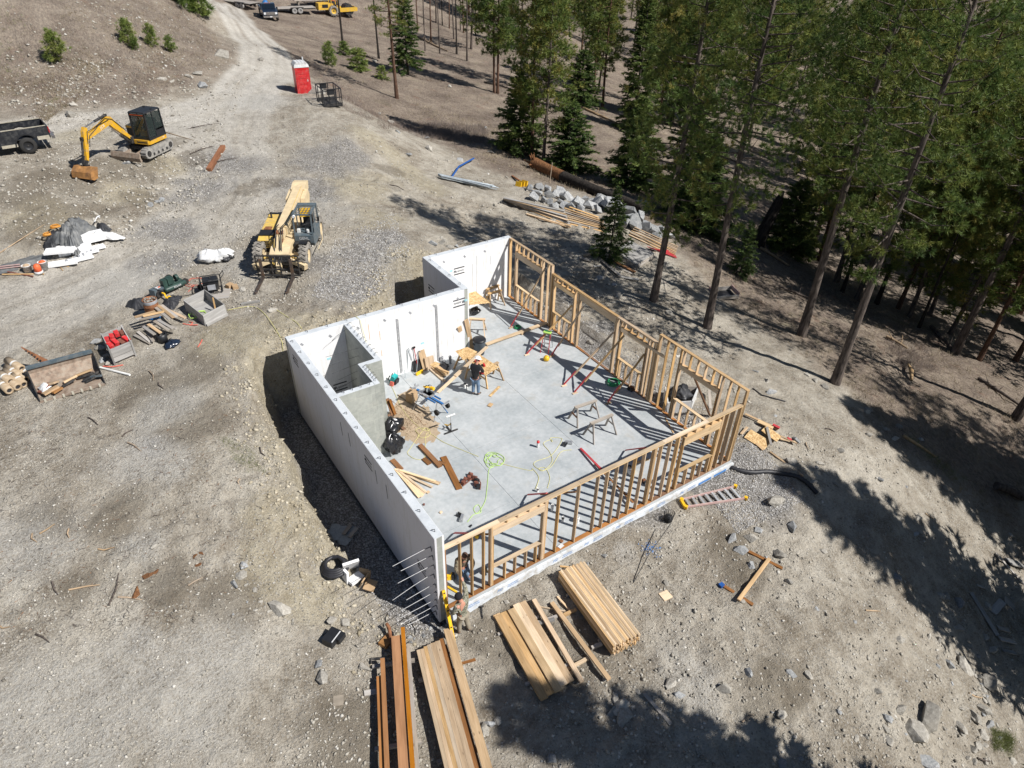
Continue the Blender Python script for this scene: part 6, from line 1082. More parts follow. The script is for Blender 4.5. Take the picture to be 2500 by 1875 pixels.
# ---- in front of the building
def stack(name, label, cols, rows, L, w, t, p, ang, mat, tilt=.0, bow=.03, jit=.12, gap=.004, cat='lumber stack', skip=()):
    th_ = thing(name, label, cat, p, ang); r = random.Random(len(label))
    for j in range(rows):
        for i in range(cols):
            if (i, j) in skip: continue
            dx = r.uniform(-jit, jit); y = (i-(cols-1)/2)*(w+gap); board('lumber_length', th_, (-L/2+dx, y+r.uniform(-.004,.004), .09+t/2+j*(t+.002)), (L/2+dx, y+r.uniform(-.004,.004), .09+t/2+j*(t+.002)+r.uniform(-.005,.005)), w, t, mat if r.random() < .7 else 'lumber_pale')
    for s in (-.3, .3): board('bearer', th_, (s*L, -cols*w*.62, .045), (s*L, cols*w*.62, .045), .09, .085, 'weathered')
    return th_
a, b_ = G(zr, 760, 215), G(zr, 1170, 790); L1 = (a-b_).length*.985; m = (a+b_)/2; stack('lumber_stack', 'tall tightly bundled stack of new studs in front of the front wall', 22, 5, L1, .041, .088, (m.x-.12, m.y+.02, m.z), yaw(a, b_), 'lumber', jit=.04)
a, b_ = G(zr, 290, 490), G(zr, 640, 1110); m = (a+b_)/2; stack('lumber_stack', 'low layer of wide planks on bearers left of the two spaced boards', 5, 2, (a-b_).length, .235, .06, m, yaw(a, b_), 'lumber', jit=.1, skip=((1,1),(4,1)))
for k, (a, b_) in enumerate([((465,432),(822,1045)),((598,455),(1022,1025))]): p, q = G(zr,*a), G(zr,*b_); plank('spaced_board', ['left of two spaced boards lying on bearers in front of the building','right of two spaced boards lying on bearers in front of the building'][k], 'board', p+Vector((0,0,.16)), q+Vector((0,0,.16)), .14, .075, 'lumber','spaced boards on bearers')
for k, (a, b_, m_) in enumerate([((465,600),(640,540),'weathered'),((455,610),(620,560),'grey_board'),((680,950),(870,852),'lumber_pale'),((690,985),(750,960),'lumber'),((690,530),(780,490),'lumber'),((895,775),(970,745),'weathered')]): p, q = G(zr,*a), G(zr,*b_); plank('bearer', ['back bearer under the two spaced boards','grey second bearer under the two spaced boards','front pale bearer under the two spaced boards','short front bearer beside the plank layer','short block beside the tall stud stack','bearer sticking out under the tall stud stack'][k], 'board', p+Vector((0,0,.05)), q+Vector((0,0,.05)), .1, .09, m_, 'bearers on the ground')
for k, (f, a, b_, w, m_, lab) in enumerate([(zr,(640,390),(740,500),.06,'lumber','thin lath beside the tall stud stack'),(zr,(660,165),(875,188),.06,'lumber','thin lath lying beyond the tall stud stack'),(zr,(510,465),(700,500),.04,'lumber_pale','thin strip crossing under the spaced boards'),(zr,(1285,1110),(1485,1340),.11,'weathered','grey board alone on the gravel near the bottom shadow'),(zr,(0,465),(75,428),.14,'lumber','short board against the slab edge near the worker outside'),(z4,(990,990),(1090,960),.08,'brown_board','short brown stick right of the front plank pile'),(z4,(370,1180),(450,1165),.16,'weathered','grey block sticking out left of the brown board pile')]): p, q = G(f,*a), G(f,*b_); plank('loose_board', lab, 'board', p+Vector((0,0,.03)), q+Vector((0,0,.03)), w, .04, m_)
def cut_stack(label, P0, P1, widths, mats, heights, L, shift): 
    t = thing('lumber_pile', label, 'lumber pile', P0); d = (P1-P0); d.z = 0; d.normalize(); n = Vector((-d.y, d.x, 0)); off = 0
    for k, w in enumerate(widths):
        if w > 0: p = n*(off+w/2)+d*shift[k]; board('lumber_length', t, p+Vector((0,0,heights[k])), p+d*L+Vector((0,0,heights[k])), w*.97, .075, mats[k])
        off += abs(w)
    for s in (.8, 3.2): board('bearer', t, d*s-n*.12+Vector((0,0,.05)), d*s+n*(off+.1)+Vector((0,0,.05)), .1, .09, 'weathered')
    return t
P0, P1 = G(z4,712,938), G(z4,880,1659); cut_stack('wide pile of long new planks at the bottom edge of the photograph', P0, P1, [.11,.11,.11,.11,.15,.15,.13,.05,.26], ['lumber_pale','lumber','lumber','lumber_pale','lumber','lumber','brown_board','brown_board','lumber'], [.30]*6+[.24,.2,.34], 5.6, [.0,.0,-.05,-.08,-.1,-.12,-.2,0,-.42])
P0, P1 = G(z4,455,1125), G(z4,475,1659); P0 = P0+(P0-P1).normalized()*1.35; cut_stack('pile of orange brown stained boards at the bottom edge', P0, P1, [.13,.13,-.22,.30,.12,.11], ['stained','stained','stained','stained','stained','weathered'], [.22,.3,.2,.36,.42,.3], 6.2, [1.25,.75,0,.12,-.1,.45])
# worker's level
lv = thing('spirit_level', 'long yellow spirit level leaning against the front left wall corner', 'level', G(z4, 952, 850)); top = ony(*z4(882,508), -.04)-lv.location; board('body', lv, (0,0,.03), top, .10, .05, 'tool_yellow', up=(0,1,0))
for s in (.05,.3,.62,.95): board('vial_window', lv, Vector((0,-.002,.03)).lerp(top+Vector((0,-.002,0)),s-.012), Vector((0,-.002,.03)).lerp(top+Vector((0,-.002,0)),s+.012), .06, .056, 'black_paint', up=(0,1,0))
hm = thing('hammer','black hammer lying on the gravel beside the worker outside','hammer',G(zr,80,505),1.1); MB().bar((-.25,0,.03),(.2,0,.03),.035,.03).build('handle','black_paint',hm); MB().box((.2,0,.04),(.05,.16,.05)).build('head','black_steel',hm)
# ladder
ld = thing('extension_ladder','pink fibreglass stepladder lying on the gravel with yellow feet','ladder',G(z3,1735,600)); A, B, C_, D_ = [G(z3,*q)-ld.location+Vector((0,0,.1)) for q in ((1725,585),(2065,500),(2132,575),(1752,632))]
board('side_rail',ld,A,B,.04,.09,'pink_rail'); board('side_rail',ld,D_,C_,.04,.09,'pink_rail')
for k in range(8): s = (k+.6)/8.3; board('rung',ld,A.lerp(B,s),D_.lerp(C_,s),.09,.03,'alu')
for p in (A,D_,B,C_): MB().box(p,(.12,.12,.13),(0,0,.4)).build('ladder_foot','tool_yellow',ld)
board('top_cap',ld,A+Vector((-.03,0,0)),D_+Vector((-.03,0,0)),.1,.1,'tool_yellow')
sh = [A.lerp(D_,.2), A.lerp(D_,.8)]
mb_ = thing('mesh_basket','black wire mesh basket standing on the gravel near the ladder','basket',G(z3,1640,705)); bk = MB()
for z in np.linspace(.02,.4,7): bk.tube([( (.15+.1*z)*math.cos(a),(.15+.1*z)*math.sin(a),z) for a in np.linspace(0,2*math.pi,15)[:-1]],.008,4,True)
for a in np.linspace(0,2*math.pi,15)[:-1]: bk.tube([(.15*math.cos(a),.15*math.sin(a),.02),(.19*math.cos(a),.19*math.sin(a),.4)],.008,4)
bk.build('mesh_side','black_paint',mb_); MB().lathe([(0,.02),(.15,.02),(.14,.22),(0,.26)],12).build('contents','black_steel',mb_)
tube_thing('steel_bar','thin dark steel bar stuck in the gravel above the blue spray mark','bar',[G(z3,1420,1105,.02),G(z3,1515,950,.25),G(z3,1645,785,.5)],.014,'black_steel',5)
bl_ = blot('blue_spray_mark',[G(z3,*q) for q in ((1480,860),(1520,850),(1560,880),(1575,910),(1540,925),(1500,905))],0,'blue_ink',jag=.1)
bpy.data.objects.remove(bl_)
r = np.random.default_rng(9); n = 160; c = G(z3,1525,885); xs = c.x+r.normal(0,.16,n); ys = c.y+r.normal(0,.16,n); V,Fc,t = blades(np.stack([xs,ys,terrain(xs,ys)+.01],1),np.tile([0,0,.15],(n,1)),.05,.04,1,r,np.zeros(n)); o = link(bpy.data.objects.new('blue_spray_flecks',raw_mesh('blue_spray_flecks',V,Fc,'blue_ink'))); o['kind'] = 'stuff'
for k, (a, b_, m_, z) in enumerate([((215,1022),(470,1150),'brown_board',.04),((35,1268),(258,1412),'brown_board',.04),((372,1090),(152,1388),'lumber',.12)]): p, q = G(ze,*a), G(ze,*b_); plank('cross_board',['upper dark board of the H-shaped trio on the gravel','lower dark board with blue tape of the H-shaped trio','pale board joining the two dark boards on the gravel'][k],'board',p+Vector((0,0,z)),q+Vector((0,0,z)),.12,.05,m_,'H-shaped boards on the gravel')
o = MB().box((0,0,.08),(.16,.14,.1)).build('tape_roll','blue_plastic'); o.location = G(ze,30,1275); tag(o,'blue roll at the end of the lower dark board','tape')
o = MB().box((0,0,.03),(.34,.32,.04)).build('square_board','lumber_pale'); o.location = G(z3,1625,1185); o.rotation_euler=(0,0,-.1); tag(o,'pale square board lying on the gravel right of the tall stud stack','board')
o = MB().box((0,0,.03),(.28,.3,.04)).build('square_board','tan_plastic'); o.location = G(z4,203,1227); o.rotation_euler=(0,0,-.4); tag(o,'beige square slab on the dirt left of the brown board pile','slab')
# black corrugated pipe
P = spline([G(ze,x,y,.06) for x,y in ((100,425),(170,448),(260,460),(360,455),(470,470),(570,490),(640,530),(690,580),(720,612))],6); pp = thing('drain_pipe','black corrugated drain pipe curving away from the right front corner','pipe',P[0]); rs_ = [(.105 if i % 2 else .085) for i in range(len(P))]; MB().tube([p-P[0] for p in P],rs_,9).build('pipe','pvc_dark',pp)
# scrap heap at the right corner
sc_ = thing('scrap_heap','heap of flakeboard and lumber scraps outside the right front corner','scrap pile',G(ze,330,230)); o = sc_.location
for k,(a,b_,w,m_,z,t) in enumerate([((215,190),(360,280),.62,'osb',.14,.02),((330,160),(440,240),.5,'osb',.2,.02),((200,45),(440,155),.14,'lumber',.1,.04),((290,100),(400,150),.2,'lumber_pale',.14,.04),((350,160),(380,290),.1,'weathered',.26,.04),((450,225),(560,250),.1,'lumber_pale',.12,.04),((280,255),(330,300),.1,'lumber',.08,.04),((170,190),(215,140),.1,'lumber',.1,.04),((380,310),(620,485),.09,'lumber',.05,.04),((450,210),(570,265),.07,'lumber',.16,.03)]): board('scrap_board',sc_,G(ze,*a)-o+Vector((0,0,z)),G(ze,*b_)-o+Vector((0,0,z)),w,t,m_,up=(.1*(k % 3-1),.15*(k % 2),1))
for a,b_ in (((395,130),(445,155)),((500,228),(530,240))): board('red_scrap',sc_,G(ze,*a)-o+Vector((0,0,.17)),G(ze,*b_)-o+Vector((0,0,.17)),.13,.05,'red_paint')
# white crate with black plastic seen through the right wall
cw = thing('foam_crate','white crate of black plastic behind the right stud wall','crate',G(z2,1560,1010)); A,B,C_,D_ = [G(z2,*q)-cw.location for q in ((1450,1070),(1640,1060),(1690,940),(1430,940))]
for k,(p,q) in enumerate(((A,B),(B,C_),(C_,D_),(D_,A))): board('side',cw,p+Vector((0,0,.3)),q+Vector((0,0,.3)),.6,.05,'white_plastic' if k != 2 else 'weathered',up=(q-p).cross(Vector((0,0,1))))
tbg = trashbag('black plastic sheeting bulging out of the white crate',G(z2,1550,985)+Vector((0,0,.3)),.95,.3,'plastic sheet',None,'tarp_black',15,.55); tbg.name='plastic_sheet'
tube_thing('black_cable','black hose lying along the slope above the right wall corner','hose',[G(zw,380,1245,.05),G(zw,440,1290,.05),G(zw,600,1330,.03)],.03,'pvc_dark'); plank('leaning_brace','brown board propped outside the tall front window of the right wall','board',onx(*z2(1672,775),W+.06),G(z2,1798,1098)+Vector((0,0,.05)),.14,.04,'brown_board'); plank('loose_board','grey board standing outside behind the right wall window','board',G(z2,1800,1050)+Vector((0,0,.1)),G(z2,1785,920)+Vector((0,0,.25)),.12,.04,'weathered')
# ---- trench side
o = blot('concrete_spill',[G(z4,*q,.0) for q in ((150,110),(230,60),(290,70),(310,150),(280,230),(200,240),(140,190))],0,'concrete_lump',jag=.1); bpy.data.objects.remove(o)
cl = thing('concrete_lump','flat cracked grey concrete spill in the shaded trench','concrete spill',G(z4,225,150)); 
for k,(x,y,s) in enumerate(((-.25,.1,.42),(.2,.15,.38),(.0,-.25,.36),(.35,-.2,.28),(-.1,.35,.3))): 
    o = link(bpy.data.objects.new('concrete_chunk',rockmesh(60+k,'concrete_lump',16,.25)),cl); o.location=(x,y,.05); o.scale=(s,s,.5*s)
for k,(a,b_) in enumerate((((240,165),(285,105)),((275,185),(325,125)))): plank('short_board',['left of two short boards on the concrete spill','right of two short boards on the concrete spill'][k],'board',G(z4,*a)+Vector((0,0,.16)),G(z4,*b_)+Vector((0,0,.16)),.14,.05,'weathered')
c = G(z4,185,375); co = thing('drainage_coil','black corrugated drain coil lying at the trench edge','pipe coil',c); pts=[]
for i in range(100): a = i*2*math.pi/24; rr=.40-.012*(i//24)*3; pts.append((rr*math.cos(a),rr*math.sin(a),.1+.1*(i/24)*.6))
MB().tube(pts+[(pts[-1][0]-.3,pts[-1][1]+.2,.2)],[(.065 if i % 2 else .054) for i in range(101)],8).build('pipe','pvc_dark',co)
fs = thing('foam_offcut','white foam board standing upright in the drain coil','foam board',G(z4,290,400)); MB().box((0,0,.42),(.52,.09,.85),(.5,0,-.15)).build('board','foam',fs); MB().box((-.28,-.12,.25),(.09,.4,.5),(0,.1,.2)).build('side_board','foam',fs); MB().box((0,-.3,.08),(.5,.3,.1),(0,.1,.3)).build('base_board','foam',fs)
cbx = thing('cardboard_box','torn brown cardboard box beside the foam board','box',G(z4,375,455),.5); MB().box((0,0,.15),(.5,.04,.34),(.4,0,.1)).build('panel','cardboard',cbx); MB().box((.2,.15,.14),(.04,.4,.3),(0,.4,.2)).build('panel','cardboard',cbx); MB().box((-.05,-.25,.05),(.45,.35,.03),(.2,.1,.3)).build('flap','cardboard',cbx)
bb = thing('black_case','black plastic case lying alone on the dirt','case',G(z4,165,830),.55); MB().box((0,0,.14),(.5,.36,.26),taper=(.97,.95)).build('body','black_paint',bb); MB().box((.12,-.22,.1),(.3,.14,.18)).build('lid','black_paint',bb); MB().box((.0,-.165,.275),(.42,.03,.01)).build('latch_strip','white_plastic',bb)
rp = thing('rusty_pipe_junk','rusty bent metal pipe and junk above the brown board pile','scrap metal',G(z4,545,850)); MB().tube([(-.1,-.45,.1),(0,0,.12),(.12,.35,.25),(.1,.5,.3)],.055,8).build('pipe','rust',rp); MB().box((-.1,.1,.06),(.45,.3,.1),(0,.2,.5)).build('plate','bucket_rust',rp); MB().tube([(-.4,-.4,.1),(-.55,-.35,.15),(-.75,-.2,.1),(-.8,-.35,.1)],.03).build('wire','black_steel',rp)
tube_thing('black_cable','thin black cable curling over the dirt near the wall corner','cable',spline([G(z4,*q,.02) for q in ((600,720),(640,690),(680,730),(700,790),(640,860)) ]),.014,'black_steel',5)
# ---- left yard
gb = thing('wooden_box','open grey wooden box holding a lime green hose','wooden box',G(zd,1010,1230)); A,B,C_,D_=[G(zd,*q)-gb.location for q in ((848,1190),(1005,1315),(1175,1225),(1015,1105))]
for p,q in ((A,B),(B,C_),(C_,D_),(D_,A)): board('side_board',gb,p+Vector((0,0,.27)),q+Vector((0,0,.27)),.54,.04,'grey_board',up=(q-p).cross(Vector((0,0,1)))); 
board('base_rail',gb,B+Vector((.03,-.05,.06)),C_+Vector((.03,-.05,.06)),.1,.1,'grey_board'); sheet('floor_board','', '', [p+Vector((0,0,.06)) for p in (A,B,C_,D_)],.03,'grey_board',None,gb)
gc = gb.location; tube_thing('air_hose','lime green hose heaped inside the grey wooden box','hose',spline([Vector(p)+Vector((0,0,.08)) for p in squig(Vector((gc.x-.3,gc.y+.05,0)),22,.36,5,gc.z+.02)],4),.02,'lime_hose',5); plank('inside_board','loose grey board inside the wooden box','board',gc+Vector((-.2,-.2,.12)),gc+Vector((.5,.1,.12)),.2,.03,'grey_board'); plank('inside_stick','stick poking out of the wooden box','board',gc+Vector((.4,-.1,.1)),gc+Vector((.45,.05,.75)),.06,.03,'lumber')
gn = thing('generator','black portable generator in a tube frame on a board','generator',G(zd,1060,1030),yaw(G(zd,985,1040),G(zd,1140,1000))-.2); fr=MB()
for y in (-.3,.3): fr.tube([(-.42,y,.05),(-.45,y,.6),(-.4,y,.66),(.4,y,.66),(.45,y,.6),(.42,y,.05),(-.42,y,.05)],.022,6)
for x in (-.44,.44): fr.tube([(x,-.3,.6),(x,.3,.6)],.022,6).tube([(x,-.3,.08),(x,.3,.08)],.022,6)
fr.build('tube_frame','black_paint',gn); MB().box((0,0,.58),(.7,.46,.18),taper=(.9,.85)).build('fuel_tank','black_paint',gn); MB().box((.1,0,.3),(.44,.4,.34)).cyl((-.35,0,.28),(-.1,0,.28),.19,n=14).build('engine','black_steel',gn); MB().box((.0,-.24,.3),(.34,.04,.24)).build('control_panel','patch',gn); MB().lathe([(.0,.67),(.05,.67),(.05,.7),(0,.7)],10).build('fuel_cap','black_paint',gn); MB().cyl((-.5,-.36,.13),(-.5,-.3,.13),.13,n=12).cyl((-.5,.3,.13),(-.5,.36,.13),.13,n=12).build('wheel','rubber',gn); MB().tube([(.45,-.2,.66),(.62,-.2,.85),(.62,.2,.85),(.45,.2,.66)],.018,6).build('handle','black_paint',gn); text('lettering','5000',.08,'white_plastic',(.0,-.21,.62),(R_(60),0,0),gn)
plank('plywood_board','thin board lying under the generator','board',G(zd,960,1075)+Vector((0,0,.02)),G(zd,1200,1050)+Vector((0,0,.02)),.9,.025,'weathered'); 
for k,(x,y) in enumerate(((1200,1000),(1245,1012))): o = MB().box((0,0,.09),(.3,.24,.18)).build('small_carton','cardboard'); o.location=G(zd,x,y); o.rotation_euler=(0,0,.5+k); tag(o,['brown carton closest to the generator','brown carton beside the pale round stone'][k],'box')
cp = thing('air_compressor','dark green wheelbarrow-type air compressor with twin tanks','compressor',G(zd,750,1020),yaw(G(zd,700,1060),G(zd,820,1000)))
for s in (-.16,.16): MB().lathe([(0,-.55),(.09,-.54),(.12,-.48),(.12,.48),(.09,.54),(0,.55)],14,(1,0,0),(0,s,.24)).build('tank','green_dark',cp)
text('lettering','ROLAIR',.11,'white_plastic',(.05,-.285,.27),(R_(75),0,0),cp); MB().box((-.1,.05,.52),(.3,.3,.3)).cyl((.2,.05,.52),(.34,.05,.52),.14).box((-.38,.05,.5),(.2,.26,.34)).build('pump','green_dark',cp); MB().cyl((.0,.2,.5),(.0,.26,.5),.2,n=16).build('flywheel','black_steel',cp); MB().tube([(-.55,-.16,.3),(-.85,-.16,.4),(-.85,.16,.4),(-.55,.16,.3)],.02,6).build('handle','black_paint',cp)
MB().cyl((.62,-.05,.16),(.62,.05,.16),.16,n=14).build('wheel','rubber',cp)
ge2 = thing('petrol_engine','grey and black small engine with a white label beside the compressor','engine',G(zd,620,1075),.6); MB().box((0,0,.28),(.55,.34,.28),(0,.1,0)).build('shroud','gehl_grey',ge2); MB().box((.05,-.05,.44),(.2,.16,.03),(0,.1,0)).build('label_panel','white_plastic',ge2); MB().box((.09,-.1,.46),(.1,.06,.03)).build('label_mark','orange_paint',ge2); MB().cyl((-.1,-.25,.2),(-.1,-.15,.2),.15,n=12).box((0,0,.08),(.6,.4,.1)).build('base','black_steel',ge2)
ys = thing('cutoff_saw','yellow hand tool with black handle lying beside the barrel','tool',G(zd,690,1110),1.0); MB().cyl((-.25,-.1,.12),(.1,-.1,.12),.1,n=12).build('body','tool_yellow',ys); MB().tube([(.0,.0,.15),(.15,.1,.28),(.2,.25,.3)],.04).build('handle','tool_yellow',ys); MB().box((.22,.28,.3),(.16,.12,.12)).build('motor','black_paint',ys)
ba = thing('steel_barrel','rusty open steel barrel full of broken rubble','barrel',G(zd,590,1240)); MB().lathe([(0,.02),(.29,.02),(.3,.0),(.295,.28),(.31,.3),(.295,.32),(.295,.56),(.31,.58),(.295,.6),(.295,.86),(.305,.88),(.28,.88),(.28,.7)],22).build('drum','rust',ba); MB().lathe([(.298,.0),(.304,.01),(.3,.16),(.292,.16)],22).build('blue_band','tool_blue',ba); MB().lathe([(.299,.72),(.302,.73),(.302,.85),(.299,.86)],22).build('grey_band','patch',ba)
for k in range(46): a = rnd.uniform(0,6.28); rr=.25*math.sqrt(rnd.random()); o = link(bpy.data.objects.new('rubble_piece',rockmesh(k % 6+30,'field_stone',9)),ba); o.location=(rr*math.cos(a),rr*math.sin(a),.82+.08*(1-rr/.25)*rnd.random()+.03); o.scale=(.05,.045,.04); o.rotation_euler=(rnd.random()*3,rnd.random()*3,0)
def drape(name,label,cat,P,h,mat,seed,group=None,n=26,crease=1.0):
    """crumpled sheet over the outline P (photo order), raised to h in the middle"""
    r=np.random.default_rng(seed); P=[Vector(p) for p in P]; V=[]; cx=sum((p for p in P),Vector())/len(P)
    ring=[]; k=len(P)
    for i in range(k):
        for j in range(8): ring.append(P[i].lerp(P[(i+1)%k],j/8))
    m=len(ring); L=9; ph=r.uniform(0,6,6); fs=[]
    for l in range(L):
        t=1-l/(L-.5)
        for i,p in enumerate(ring):
            q=cx.lerp(p,t*(1+.06*math.sin(i*1.7+ph[0]))); zz=h*(1-t**2.2)+h*crease*(.22*math.sin(q.x*9+ph[1])*math.sin(q.y*8+ph[2])+.15*math.sin(q.x*17+q.y*13+ph[3])+r.normal(0,.04))*min(1,(1-t)*4+.15)
            V.append((q.x,q.y,q.z+max(.015,zz)))
    for l in range(L-1): fs+=[(l*m+i,l*m+(i+1)%m,(l+1)*m+(i+1)%m,(l+1)*m+i) for i in range(m)]
    fs.append(tuple((L-1)*m+i for i in range(m))); return tag(MB().add(V,fs,True).build(name,mat),label,cat,group)
drape('plastic_sheet','crumpled black plastic sheet left of the rusty barrel','plastic sheet',[G(zd,*q) for q in ((350,1160),(390,1110),(500,1085),(530,1130),(520,1190),(430,1185))],.25,'tarp_black',1); drape('plastic_sheet','crumpled black plastic sheet right of the rusty barrel','plastic sheet',[G(zd,*q) for q in ((640,1150),(700,1090),(820,1070),(790,1130),(740,1190),(660,1200))],.25,'tarp_black',2)
bgt = thing('white_bundle','white wrapped roll of membrane lying left of the telehandler','bundle',G(zd,1090,790),yaw(G(zd,1000,790),G(zd,1210,770))); 

for k, (x, y, z, sx, sy, sz, m_) in enumerate([(-.32,0,.0,1.0,.95,.78,'white_plastic'),(.18,.05,.0,1.0,.85,.72,'white_plastic'),(.52,-.02,.0,.55,.6,.5,'tarp_black'),(.45,.3,.1,.7,.35,.55,'white_plastic')]):
    o = trashbag('x', (0,0,0), 1.0, 0, 'x', None, m_, 40+k, .8); o.name = ('roll','roll','black_end','loose_flap')[k]; o.parent = bgt; o.location = (x,y,z); o.scale = (sx,sy,sz)
    for q in ('label','category'): del o[q]
wp = thing('scrap_wood_pile','messy pile of short weathered boards beside the barrel','scrap wood',G(zd,620,1370)); o=wp.location
for k,((x0,y0),(x1,y1),z) in enumerate([((455,1325),(620,1275),.5),((470,1345),(650,1300),.52),((500,1365),(680,1320),.6),((520,1385),(610,1450),.4),((560,1370),(660,1440),.42),((610,1345),(720,1420),.44),((640,1340),(760,1410),.46),((610,1240),(740,1350),.55),((640,1235),(770,1340),.57),((670,1225),(790,1320),.5),((540,1400),(590,1470),.2),((460,1380),(560,1460),.12),((700,1220),(850,1290),.25),((570,1350),(640,1420),.3),((680,1360),(780,1390),.35),((430,1400),(560,1470),.08),((530,1340),(700,1300),.64)]): board('scrap_board',wp,G(zd,x0,y0)-o+Vector((0,0,z)),G(zd,x1,y1)-o+Vector((0,0,z)),.13,.04,'weathered' if k % 4 else 'lumber')
jd = trashbag('dark blue jacket on the ground below the scrap wood pile',G(zd,735,1470),.6,.8,'jacket',None,'truck_blue',22,.35); jd.name='jacket'; MB().lathe([(0,.02),(.2,.02),(.2,.38),(.17,.38),(.15,.1),(0,.08)],14).build('black_bucket','black_paint'); o=bpy.data.objects['black_bucket']; o.location=G(zd,660,1440); tag(o,'small black bucket half under the scrap wood pile','bucket')
rcB = thing('grey_crate','grey wooden crate filled with red boxes','crate',G(zl,895,1260)); A,B,C_,D_=[G(zl,*q)-rcB.location for q in ((790,1215),(850,1330),(1000,1265),(935,1155))]
for p,q in ((A,B),(B,C_),(C_,D_),(D_,A)): 
    for z in (.2,.42,.62): board('slat',rcB,p+Vector((0,0,z)),q+Vector((0,0,z)),.19,.03,'grey_board',up=(q-p).cross(Vector((0,0,1))))
for p in (A,B,C_,D_): board('corner_post',rcB,p*1.03,p*1.03+Vector((0,0,.74)),.08,.06,'grey_board',up=(1,0,0))
for k in range(8): s=(k%4+.5)/4; w_=.27+.45*(k//4); p=A.lerp(B,w_); q=D_.lerp(C_,w_); c=p.lerp(q,s); bx=MB().box((0,0,0),(.17,.3,.16)).build('red_box','red_plastic' if k not in (3,6) else 'leather'); bx.location=rcB.location+c+Vector((0,0,.6+.05*(k%3))); bx.rotation_euler=(.05*k,.1*(k%2),yaw(A,B)+1.4+.1*k); tag(bx,'red box among those packed in the grey crate' if k not in (3,6) else ('brown box in the middle of the grey crate' if k == 3 else 'brown box at the right side of the grey crate'),'box','boxes packed in the grey crate' if k not in (3,6) else 'brown boxes in the grey crate')
lb = thing('loader_bucket','wide toothed loader bucket lying open and full of junk','loader bucket',G(zl,500,1500)); A,B=G(zl,295,1610)-lb.location,G(zl,775,1475)-lb.location; C_,D_=G(zl,715,1325)-lb.location,G(zl,235,1455)-lb.location
hgt=.62; up_=Vector((0,0,1)); MB().add([A,B,B.lerp(C_,.8),A.lerp(D_,.8),C_+up_*hgt*.55,D_+up_*hgt*.55,C_+up_*hgt,D_+up_*hgt],[(0,1,2,3),(3,2,4,5),(5,4,6,7)]).build('shell','blade_steel',lb)
for p,q in ((A,D_),(B,C_)): MB().add([p,p+up_*.06,q+up_*hgt,q,q.lerp(p,.2)]+[v+(B-A).normalized()*.03 for v in (p,p+up_*.06,q+up_*hgt,q,q.lerp(p,.2))],[(0,1,2,3,4),(9,8,7,6,5),(0,5,6,1),(1,6,7,2),(2,7,8,3)]).build('end_plate','black_steel',lb)
board('top_bar',lb,D_+up_*hgt,C_+up_*hgt,.16,.1,'gehl_grey'); board('cutting_edge',lb,A+up_*.02,B+up_*.02,.12,.04,'blade_steel')
for k in range(7): p=A.lerp(B,(k+.6)/7.2); dv=(A-D_).normalized(); board('tooth',lb,p-dv*.05+up_*.05,p+dv*.13+up_*.03,.07,.05,'tan_trim')
JK=[((330,1570),(440,1520),.25,'cardboard'),((300,1560),(380,1500),.2,'leather'),((345,1500),(430,1490),.3,'lumber'),((480,1480),(580,1440),.12,'lumber'),((560,1435),(690,1395),.12,'lumber'),((580,1450),(700,1420),.1,'black_steel'),((620,1470),(740,1410),.1,'black_steel'),((640,1480),(750,1430),.09,'black_steel'),((470,1510),(560,1470),.12,'black_steel'),((400,1560),(470,1530),.14,'bucket_rust'),((680,1440),(760,1440),.1,'gehl_grey')]
jt = thing('bucket_junk','mixed scrap bars, cardboard and rags lying in the loader bucket','junk',lb.location)
for a,b_,w,m_ in JK: board('scrap_piece',jt,G(zl,*a)-lb.location+Vector((0,0,.14)),G(zl,*b_)-lb.location+Vector((0,0,.2)),w,.07,m_,up=(.2,.3,1))
drape('rag','white rag at the left end of the loader bucket','rag',[G(zl,*q)+Vector((0,0,.12)) for q in ((285,1520),(350,1480),(400,1500),(330,1560))],.12,'white_plastic',6)
sp = thing('trencher_boom','dark pointed steel frame standing upright behind the loader bucket','attachment',G(zl,410,1375)); tpv=Vector((-.75,.35,1.15)); m_=MB(); m_.add([(-.16,0,.1),(.2,.0,.1),tpv,(-.16,.1,.1),(.2,.1,.1),tpv+Vector((0,.08,.02))],[(0,1,2),(5,4,3),(0,3,4,1),(1,4,5,2),(2,5,3,0)]); m_.build('blade_frame','rust',sp); MB().box((0,0,.12),(.45,.4,.28)).box((.1,-.15,.2),(.3,.2,.3)).build('mount','black_steel',sp)
for k in range(9): MB().box(Vector((-.1,-.01,.2)).lerp(tpv,(k+.8)/10.5),(.06,.05,.05),(0,.6,0)).build('chain_tooth','black_steel',sp)
tube_thing('long_rod','long thin dark rod lying behind the loader bucket, nearer the stones','rod',[G(zl,425,1318,.04),G(zl,620,1250,.04)],.02,'black_steel',5); tube_thing('long_rod','long thin dark rod lying against the loader bucket top','rod',[G(zl,500,1370,.05),G(zl,645,1320,.05)],.02,'black_steel',5); tube_thing('white_pipe','white pipe lying on the dirt right of the loader bucket','pipe',[G(zl,740,1357,.05),G(zl,960,1412,.05)],.045,'pvc',8)
TB=[((80,1345),(185,1410)),((65,1375),(168,1443)),((52,1405),(155,1477)),((20,1445),(105,1505)),((0,1475),(85,1550)),((130,1370),(215,1428)),((120,1400),(205,1462)),((60,1450),(145,1518)),((110,1430),(188,1500)),((170,1380),(255,1440))]
